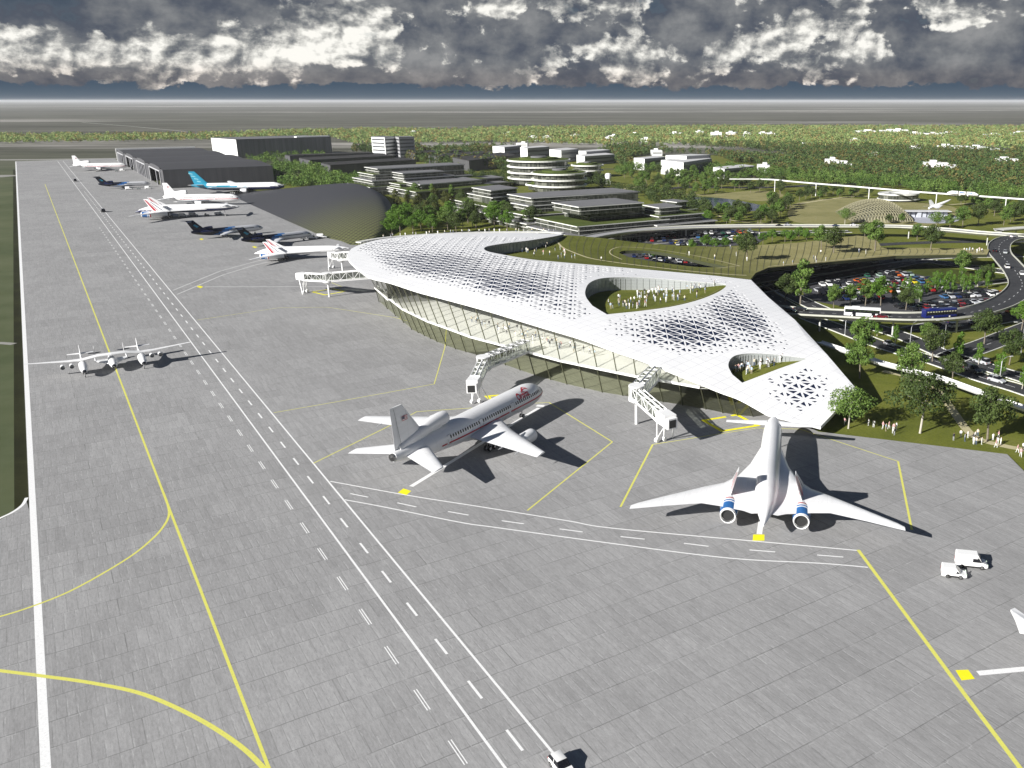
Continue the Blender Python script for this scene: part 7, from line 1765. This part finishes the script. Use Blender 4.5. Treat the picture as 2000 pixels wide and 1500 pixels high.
def carpark(poly, rowdir, n0, place_, seed, dens_, z_=-.2, sp=2.9, rowgap=(5.2, 11.2)):
    global NCAR
    W_ = [G(x, y, z_)[:2] for x, y in poly]; d = np.array([math.cos(rowdir), math.sin(rowdir)]); e = np.array([-d[1], d[0]]); A = np.array(W_); a_, b_ = A @ d, A @ e; r2 = random.Random(seed); k = 0; b = b_.min() + 2; cand = []
    while b < b_.max():
        a = a_.min()
        while a < a_.max():
            p = d * a + e * b
            if inpoly(np.array([p[0]]), np.array([p[1]]), W_)[0] and r2.random() < dens_: cand.append((p, k))
            a += sp
        b += rowgap[0] if k % 2 == 0 else rowgap[1]; k += 1
    cols = ['white'] * 9 + ['silver'] * 8 + ['black'] * 5 + ['dark grey'] * 4 + ['red'] * 4 + ['dark blue'] * 3 + ['blue', 'green', 'yellow', 'orange', 'maroon', 'pale green', 'dark grey', 'black', 'black']
    for p, k in cand:
        c = r2.choice(cols); kd_ = r2.choice(['saloon', 'saloon', 'hatch', 'suv'])
        car(kd_, c, (p[0], p[1], z_), rowdir + math.pi / 2 + (math.pi if r2.random() < .5 else 0) + r2.uniform(-.04, .04), '%s %s parked %s' % (c, {'saloon': 'saloon car', 'hatch': 'hatchback car', 'suv': 'tall estate car'}[kd_], place_), 'cars parked ' + place_ + ', ' + c + ' ' + kd_, sc=1.12); NCAR += 1
carpark([(1590, 574), (1600, 555), (1640, 549), (1735, 530), (1800, 541), (1860, 556), (1820, 568), (1740, 580), (1700, 592), (1640, 588)], R(8), 0, 'in the upper part of the main car park', 3, .93)
carpark([(1745, 600), (1790, 592), (1850, 580), (1900, 570), (1962, 574), (1945, 588), (1905, 598), (1860, 603), (1800, 608), (1750, 606)], R(14), 0, 'in the lower part of the main car park', 4, .93)
carpark([(1200, 470), (1250, 455), (1330, 452), (1440, 451), (1480, 454), (1470, 460), (1330, 470), (1240, 476)], R(5), 0, 'in the far car park under the viaduct', 6, .72, sp=3.4, rowgap=(5.4, 10))
carpark([(1300, 476), (1360, 469), (1440, 467), (1470, 472), (1400, 478), (1330, 480)], R(5), 0, 'in the far car park beside the terrace', 7, .85, rowgap=(5.4, 12))
carpark([(1225, 498), (1290, 494), (1420, 516), (1400, 524), (1270, 512)], R(5), 0, 'in the hollow below the slot of the terrace', 8, .5, rowgap=(5.4, 8))
def on_line(c, px, off=0.0, flip=False):
    """point on a road centre line nearest a photo column px"""
    best = min(range(len(c) - 1), key=lambda i: abs(PX(c[i][0], c[i][1], c[i][2] if len(c[i]) > 2 else 0)[0] - px)); a, b = c[best], c[best + 1]; d = Vector((b[0] - a[0], b[1] - a[1])).normalized(); n_ = Vector((-d.y, d.x)) * off
    return (a[0] + n_.x, a[1] + n_.y, (a[2] if len(a) > 2 else -.2)), math.atan2(d.y, d.x) + (math.pi if flip else 0)
def on_road(c, px, off, kind, colour, label, flip=False, parts=True, zadd=.02, sc=1.05):
    p, rz = on_line(c, px, off); car(kind, colour, (p[0], p[1], p[2] + zadd), rz + (math.pi if flip else 0), label, None, parts, sc)
on_road(ra, 1943, 0, 'suv', 'silver', 'silver estate car driving on the main road near the footbridge', parts=True); on_road(ra, 1728, 1.7, 'hatch', 'silver', 'silver hatchback on the main road under the tree below the white bus')
on_road(ra, 1890, 1.7, 'suv', 'dark grey', 'dark grey tall car on the main road left of the silver estate car', sc=1.2); on_road(rb, 1905, 1.5, 'suv', 'silver', 'silver tall car at the junction mouth by the grass island', flip=True, sc=1.15)
for px, off, k_, c, lb in ((1850, -2.5, 'suv', 'white', 'white tall car leaving from under the loop road'), (1840, 2.5, 'saloon', 'black', 'black saloon on the road beneath the loop, leftmost'), (1868, 3, 'saloon', 'dark blue', 'dark blue saloon on the road beneath the loop'), (1905, 3, 'hatch', 'white', 'white hatchback on the road beneath the loop'), (1935, 2.5, 'saloon', 'green', 'green saloon on the road beneath the loop'),
                           (1962, 3, 'saloon', 'dark blue', 'dark blue saloon beneath the loop near the right edge'), (1982, -2, 'suv', 'white', 'white tall car beneath the loop at the right edge'), (1990, 3, 'saloon', 'orange', 'orange saloon beneath the loop at the right edge'), (1930, -3, 'saloon', 'maroon', 'maroon saloon on the road beneath the loop'), (1885, -3, 'saloon', 'black', 'black saloon beside the side road corner')):
    on_road(rd, px, off, k_, c, lb)
def loop_y(px_, py_, off, kind, colour, label, flip=False):
    best = min(range(len(loopc) - 1), key=lambda i: (PX(*loopc[i])[0] - px_) ** 2 + 2 * (PX(*loopc[i])[1] - py_) ** 2); a, b = loopc[best], loopc[best + 1]; d = Vector((b[0] - a[0], b[1] - a[1])).normalized(); n_ = Vector((-d.y, d.x)) * off
    return (a[0] + n_.x, a[1] + n_.y, a[2] + .02), math.atan2(d.y, d.x) + (math.pi if flip else 0)
for px, py, off, k_, c, lb, fl in ((1947, 497, -2.2, 'hatch', 'silver', 'silver hatchback on the loop road at its upper bend', True), (1965, 490, 2.2, 'saloon', 'black', 'black saloon on the loop road at its upper bend', False), (1984, 539, -1.5, 'saloon', 'white', 'white saloon on the loop road where it turns down', True), (1988, 520, 2.4, 'suv', 'white', 'white van-like tall car on the loop road beside the right parapet', False), (1560, 606, 2.0, 'saloon', 'black', 'black saloon on the loop road beside the white roof', False), (1545, 604, -2.0, 'hatch', 'black', 'black hatchback on the loop road emerging from behind the white roof', False), (1984, 467, 1.5, 'saloon', 'white', 'white saloon at the far top of the loop road', False), (1722, 612, -2.6, 'saloon', 'maroon', 'maroon saloon on the loop road ahead of the white bus', False)):
    p, rz = loop_y(px, py, off, k_, c, lb, fl); car(k_, c, p, rz, lb, None, True, 1.05)
for px, off, c in ((1595, 2, 'silver'), (1612, 2, 'silver'), (1626, 2.4, 'silver'), (1700, -3, 'silver'), (1740, -3, 'dark grey'), (1800, 3, 'silver'), (1560, -2, 'black'), (1865, 2, 'dark blue'), (1885, 0, 'silver')): on_road(h1, px, off, 'saloon', c, '%s saloon in the shade on the highway below the terrace' % c, parts=False); _o = COL.objects[-1]; _o['group'] = c + ' saloons on the highway below the terrace'
for i, px in enumerate((1513, 1540, 1623, 1675, 1798)):
    p, rz = on_line(vdc, px, 2.0 if i % 2 else -2.0); car('saloon', ('black', 'silver', 'dark blue', 'white', 'dark grey')[i], (p[0], p[1], p[2] + .02), rz, ('black saloon', 'silver saloon', 'dark blue saloon', 'white saloon', 'dark grey saloon')[i] + ' driving along the long viaduct', None, True)
# buses
def bus(label, pm, um, win, p, rz, L=11.6, wt_=False):
    root = empty('bus', p, rz); tag(root, label, 'bus'); W_ = 2.55; Hh = 3.05
    mb = MB(); vs = []
    for x, k in ((-L / 2, .96), (-L / 2 + .15, 1), (L / 2 - .5, 1), (L / 2, .93)):
        w_ = W_ / 2 * k; vs += [(x, -w_, .38), (x, -w_, Hh - .25), (x, -w_ + .25, Hh), (x, w_ - .25, Hh), (x, w_, Hh - .25), (x, w_, .38)]
    fs = [(i * 6 + k, i * 6 + (k + 1) % 6, (i + 1) * 6 + (k + 1) % 6, (i + 1) * 6 + k) for i in range(3) for k in range(6)] + [tuple(range(6))[::-1], tuple(range(18, 24))]
    mb.add(vs, fs); mb.build('body', pm, root, smooth=30)
    for sg in (-1, 1):
        g_ = MB(); g_.box((0, sg * (W_ / 2 + .012), 1.98 if not wt_ else 1.85), (L - .5, .03, 1.12 if not wt_ else 1.35)); gl = g_.build('window_band', DK, root)
        if not wt_:
            for k in range(8): f_ = MB(); f_.box((-L / 2 + 1.0 + k * 1.35, sg * (W_ / 2 + .035), 2.1), (1.0, .02, .30)); f_.build('window_pane', win, gl)
        else:
            for k in range(11): f_ = MB(); f_.box((-L / 2 + .9 + k * 1.0, sg * (W_ / 2 + .035), 2.25), (.62, .02, .34)); f_.build('window_pane', win, gl)
    for x in ((-L / 2 + 1.0, L / 2 - 2.2) if not wt_ else ()):
        for dd_ in (0,):
            d_ = MB(); d_.box((x + 2.2 if x < 0 else x, -W_ / 2 - .015, 1.3), (1.2, .04, 1.8)); d_.build('door', DK, root)
    w1 = MB(); w1.box((L / 2 + .0, 0, 1.95), (.06, W_ * .84, 1.2)); w1.build('windscreen', DK, root)
    r1 = MB(); r1.box((-L * .18, 0, Hh + .12), (2.6, 1.5, .24)); r1.build('roof_unit', um, root)
    for x in (-L / 2 + 2.6, L / 2 - 2.7):
        for sg in (-1, 1): w_ = MB(); wheel_into(w_, x, sg * (W_ / 2 - .12), .5, .32, 0, 1); w_.build('wheel', [TY, PW], root)
    return root
p, rz = loop_y(1684, 612, -1.8, 0, 0, 0); bus('white city bus with dark windows on the loop road', MWHT, MWHT, mat('green_tinted_glass', (.03, .045, .02), .15), p, rz)
NB = mat('bus_navy', (.008, .014, .11), .3, coat=.4); p, rz = loop_y(1826, 614, -1.8, 0, 0, 0); bus('dark blue city bus with a row of pale windows on the loop road', NB, NB, mat('pale_window', (.45, .45, .32), .3), p, rz, wt_=True)
# apron vans and carts
def van(label, p, rz, L=5.4, Hh=2.45, sc=1.0, group=None, cat='van', small=False):
    root = empty('van', p, rz); tag(root, label, cat, group); root.scale = (sc,) * 3; W_ = 1.95; mb = MB(); vs = []
    hood = Hh * .46; xs_ = [(-L / 2, .35, Hh - .1, .96), (-L / 2 + .15, .3, Hh, 1), (L / 2 - 1.75, .3, Hh, 1), (L / 2 - 1.0, .3, hood + .1, 1), (L / 2 - .25, .3, hood - .15, .95), (L / 2, .35, .75, .85)]
    for x, zb, zt, k in xs_:
        w_ = W_ / 2 * k; tw = w_ * (.88 if zt > 1.6 else .93); vs += [(x, -w_ * .96, zb), (x, -w_, min(1.2, (zb + zt) / 2)), (x, -tw, zt), (x, tw, zt), (x, w_, min(1.2, (zb + zt) / 2)), (x, w_ * .96, zb)]
    fs = [(i * 6 + k, i * 6 + (k + 1) % 6, (i + 1) * 6 + (k + 1) % 6, (i + 1) * 6 + k) for i in range(5) for k in range(6)] + [tuple(range(6))[::-1], tuple(range(30, 36))]; mb.add(vs, fs); mb.build('body', MWHT, root, smooth=30)
    x1, x2 = L / 2 - 1.75, L / 2 - 1.0
    g_ = MB(); g_.add([(x1 + .12, -.78, Hh - .14), (x1 + .12, .78, Hh - .14), (x2 + .04, .84, hood + .22), (x2 + .04, -.84, hood + .22)], [(0, 1, 2, 3)]); g_.build('windscreen', DK, root)
    for sg in (-1, 1):
        g_ = MB(); y = sg * W_ / 2; g_.add([(x1 - .75, y * .905, Hh - .35), (x1 + .1, y * .905, Hh - .35), (x2 - .05, y * 1.012, hood + .12), (x1 - .75, y * 1.012, hood + .12)], [(0, 1, 2, 3)]); g_.build('side_window', DK, root)
        s_ = MB(); s_.box((-.2, y * 1.01, .42), (L - 2.2, .05, .25)); s_.build('sill_trim', TY, root)
        l_ = MB(); l_.box((-L / 2 - .0, y * .85, 1.0), (.06, .16, .5)); l_.build('tail_light', mat('red_lens', (.35, .01, .01), .2), root)
        h_ = MB(); h_.box((L / 2 - .1, y * .7, .82), (.14, .35, .2)); h_.build('headlight', mat('lamp_lens', (.7, .85, .68), .1), root)
    b_ = MB(); b_.box((L / 2 + .0, 0, .45), (.14, W_ * .82, .3)); b_.build('bumper', TY, root)
    for x in (-L / 2 + 1.0, L / 2 - .95):
        for sg in (-1, 1): w_ = MB(); wheel_into(w_, x, sg * (W_ / 2 - .12), .36, .26, 0, 1); w_.build('wheel', [TY, MET], root)
    return root
p = G(1896, 1106); van('larger white panel van with a high roof on the apron, behind the smaller one', (p[0], p[1], .01), R(-12), 5.1, 2.5)
p = G(1862, 1125); van('smaller white van with a side window, parked in front of the larger one', (p[0], p[1], .01), R(-14), 3.9, 1.85)
p = G(1097, 1503); car('hatch', 'white', (p[0], p[1], .01), UA + math.pi, 'white hatchback cut off by the bottom edge, on the apron road line', None, True, 1.0)
CARTS = [(147, 354, 'black', 'small black car far along the apron road, nearest the far hangars'), (202, 414, 'black', 'small black car on the apron road, nearer than its twin')]
for px, py, c, lb in CARTS: p = G(px, py); car('suv', c, (p[0], p[1], .01), UA, lb, None, False, 1.35)
for px, py, lb in ((240, 334, 'white service van at the nose of the farthest trijet'), (252, 370, 'white service van under the wing of the dark-tailed jet by the hangars'), (290, 369, 'white service van at the nose of the dark-tailed jet by the hangars'), (358, 424, 'white low service van, leftmost beside the navy-bellied delta airliner'), (378, 422, 'white service van, second from the left beside the navy-bellied delta airliner'),
                   (428, 420, 'white service van, rightmost beside the navy-bellied delta airliner'), (610, 467, 'white service van nearer the dark-tailed jets at the arched hangar'), (629, 465, 'white service van nearest the scaled shell of the arched hangar')):
    p = G(px, py); van(lb, (p[0], p[1], .01), R(15), 4.6, 2.2, 1.15)
def gse(label, p, rz):
    root = empty('baggage_tractor', p, rz); tag(root, label, 'tractor'); m1 = MB(); m1.box((0, 0, .7), (3.0, 1.5, .8)); m1.box((-.6, 0, 1.5), (.9, 1.3, .8)); m1.build('body', mat('cart_grey', (.20, .22, .22), .5), root)
    for x in (-1, 1):
        for y in (-.7, .7): w_ = MB(); wheel_into(w_, x, y, .35, .25, 0, 1); w_.build('wheel', [TY, MET], root)
for px, py, lb in ((228, 335, 'teal-grey tractor beside the farthest trijet'), (271, 370, 'dark tractor between the two vans by the dark-tailed jet'), (404, 422, 'grey tractor between the vans beside the navy-bellied delta airliner'), (592, 466, 'small dark tractor left of the vans by the arched hangar')): p = G(px, py); gse(lb, (p[0], p[1], .01), R(20))
# ---------------------------------------------------------------- street lamps
def lamp(px, py, h, rz, label):
    p = G(px, py, -.25); root = empty('street_lamp', p, rz); tag(root, label, 'street lamp'); m1 = MB(); GM = mat('lamp_grey', (.38, .39, .40), .4, .3)
    m1.tube([(0, 0, 0), (0, 0, h * .82), (.5, 0, h * .93), (1.6, 0, h * .99), (2.6, 0, h)], [.13, .09, .07, .06, .05], 8); m1.build('pole', GM, root, smooth=50)
    m1 = MB(); m1.box((3.0, 0, h - .02), (1.1, .34, .14)); m1.build('lamp_head', mat('lamp_head', (.65, .65, .62), .3), root)
    m1 = MB(); m1.tube([(0, 0, -.05), (0, 0, .4)], .22, 8); m1.build('base', MCON, root)
lamp(1774, 705, 12.5, R(10), 'tall curved street lamp between the main road and its verge'); lamp(1843, 682, 9.5, R(190), 'street lamp on the grass below the dark blue bus'); lamp(1952, 745, 7, R(20), 'street lamp on the median by the grass island'); lamp(1994, 690, 10, R(185), 'street lamp at the right edge by the side road'); lamp(1650, 655, 6, R(20), 'short street lamp between the carriageways left of the big tree')
# ---------------------------------------------------------------- air between the camera and the horizon
hz = MB(); hz.box((0, 34000, 43.4), (178000, 71500, 91.4), 0)
hm = bpy.data.materials.new('air_haze'); hm.use_nodes = True; hn = hm.node_tree; hn.nodes.clear()
o_ = hn.nodes.new('ShaderNodeOutputMaterial'); v_ = hn.nodes.new('ShaderNodeVolumePrincipled')
v_.inputs['Color'].default_value = (.93, .95, .98, 1); v_.inputs['Density'].default_value = .000032; v_.inputs['Anisotropy'].default_value = 0.0
hn.links.new(v_.outputs[0], o_.inputs['Volume'])
ho = tag(hz.build('haze', hm), kind='stuff')
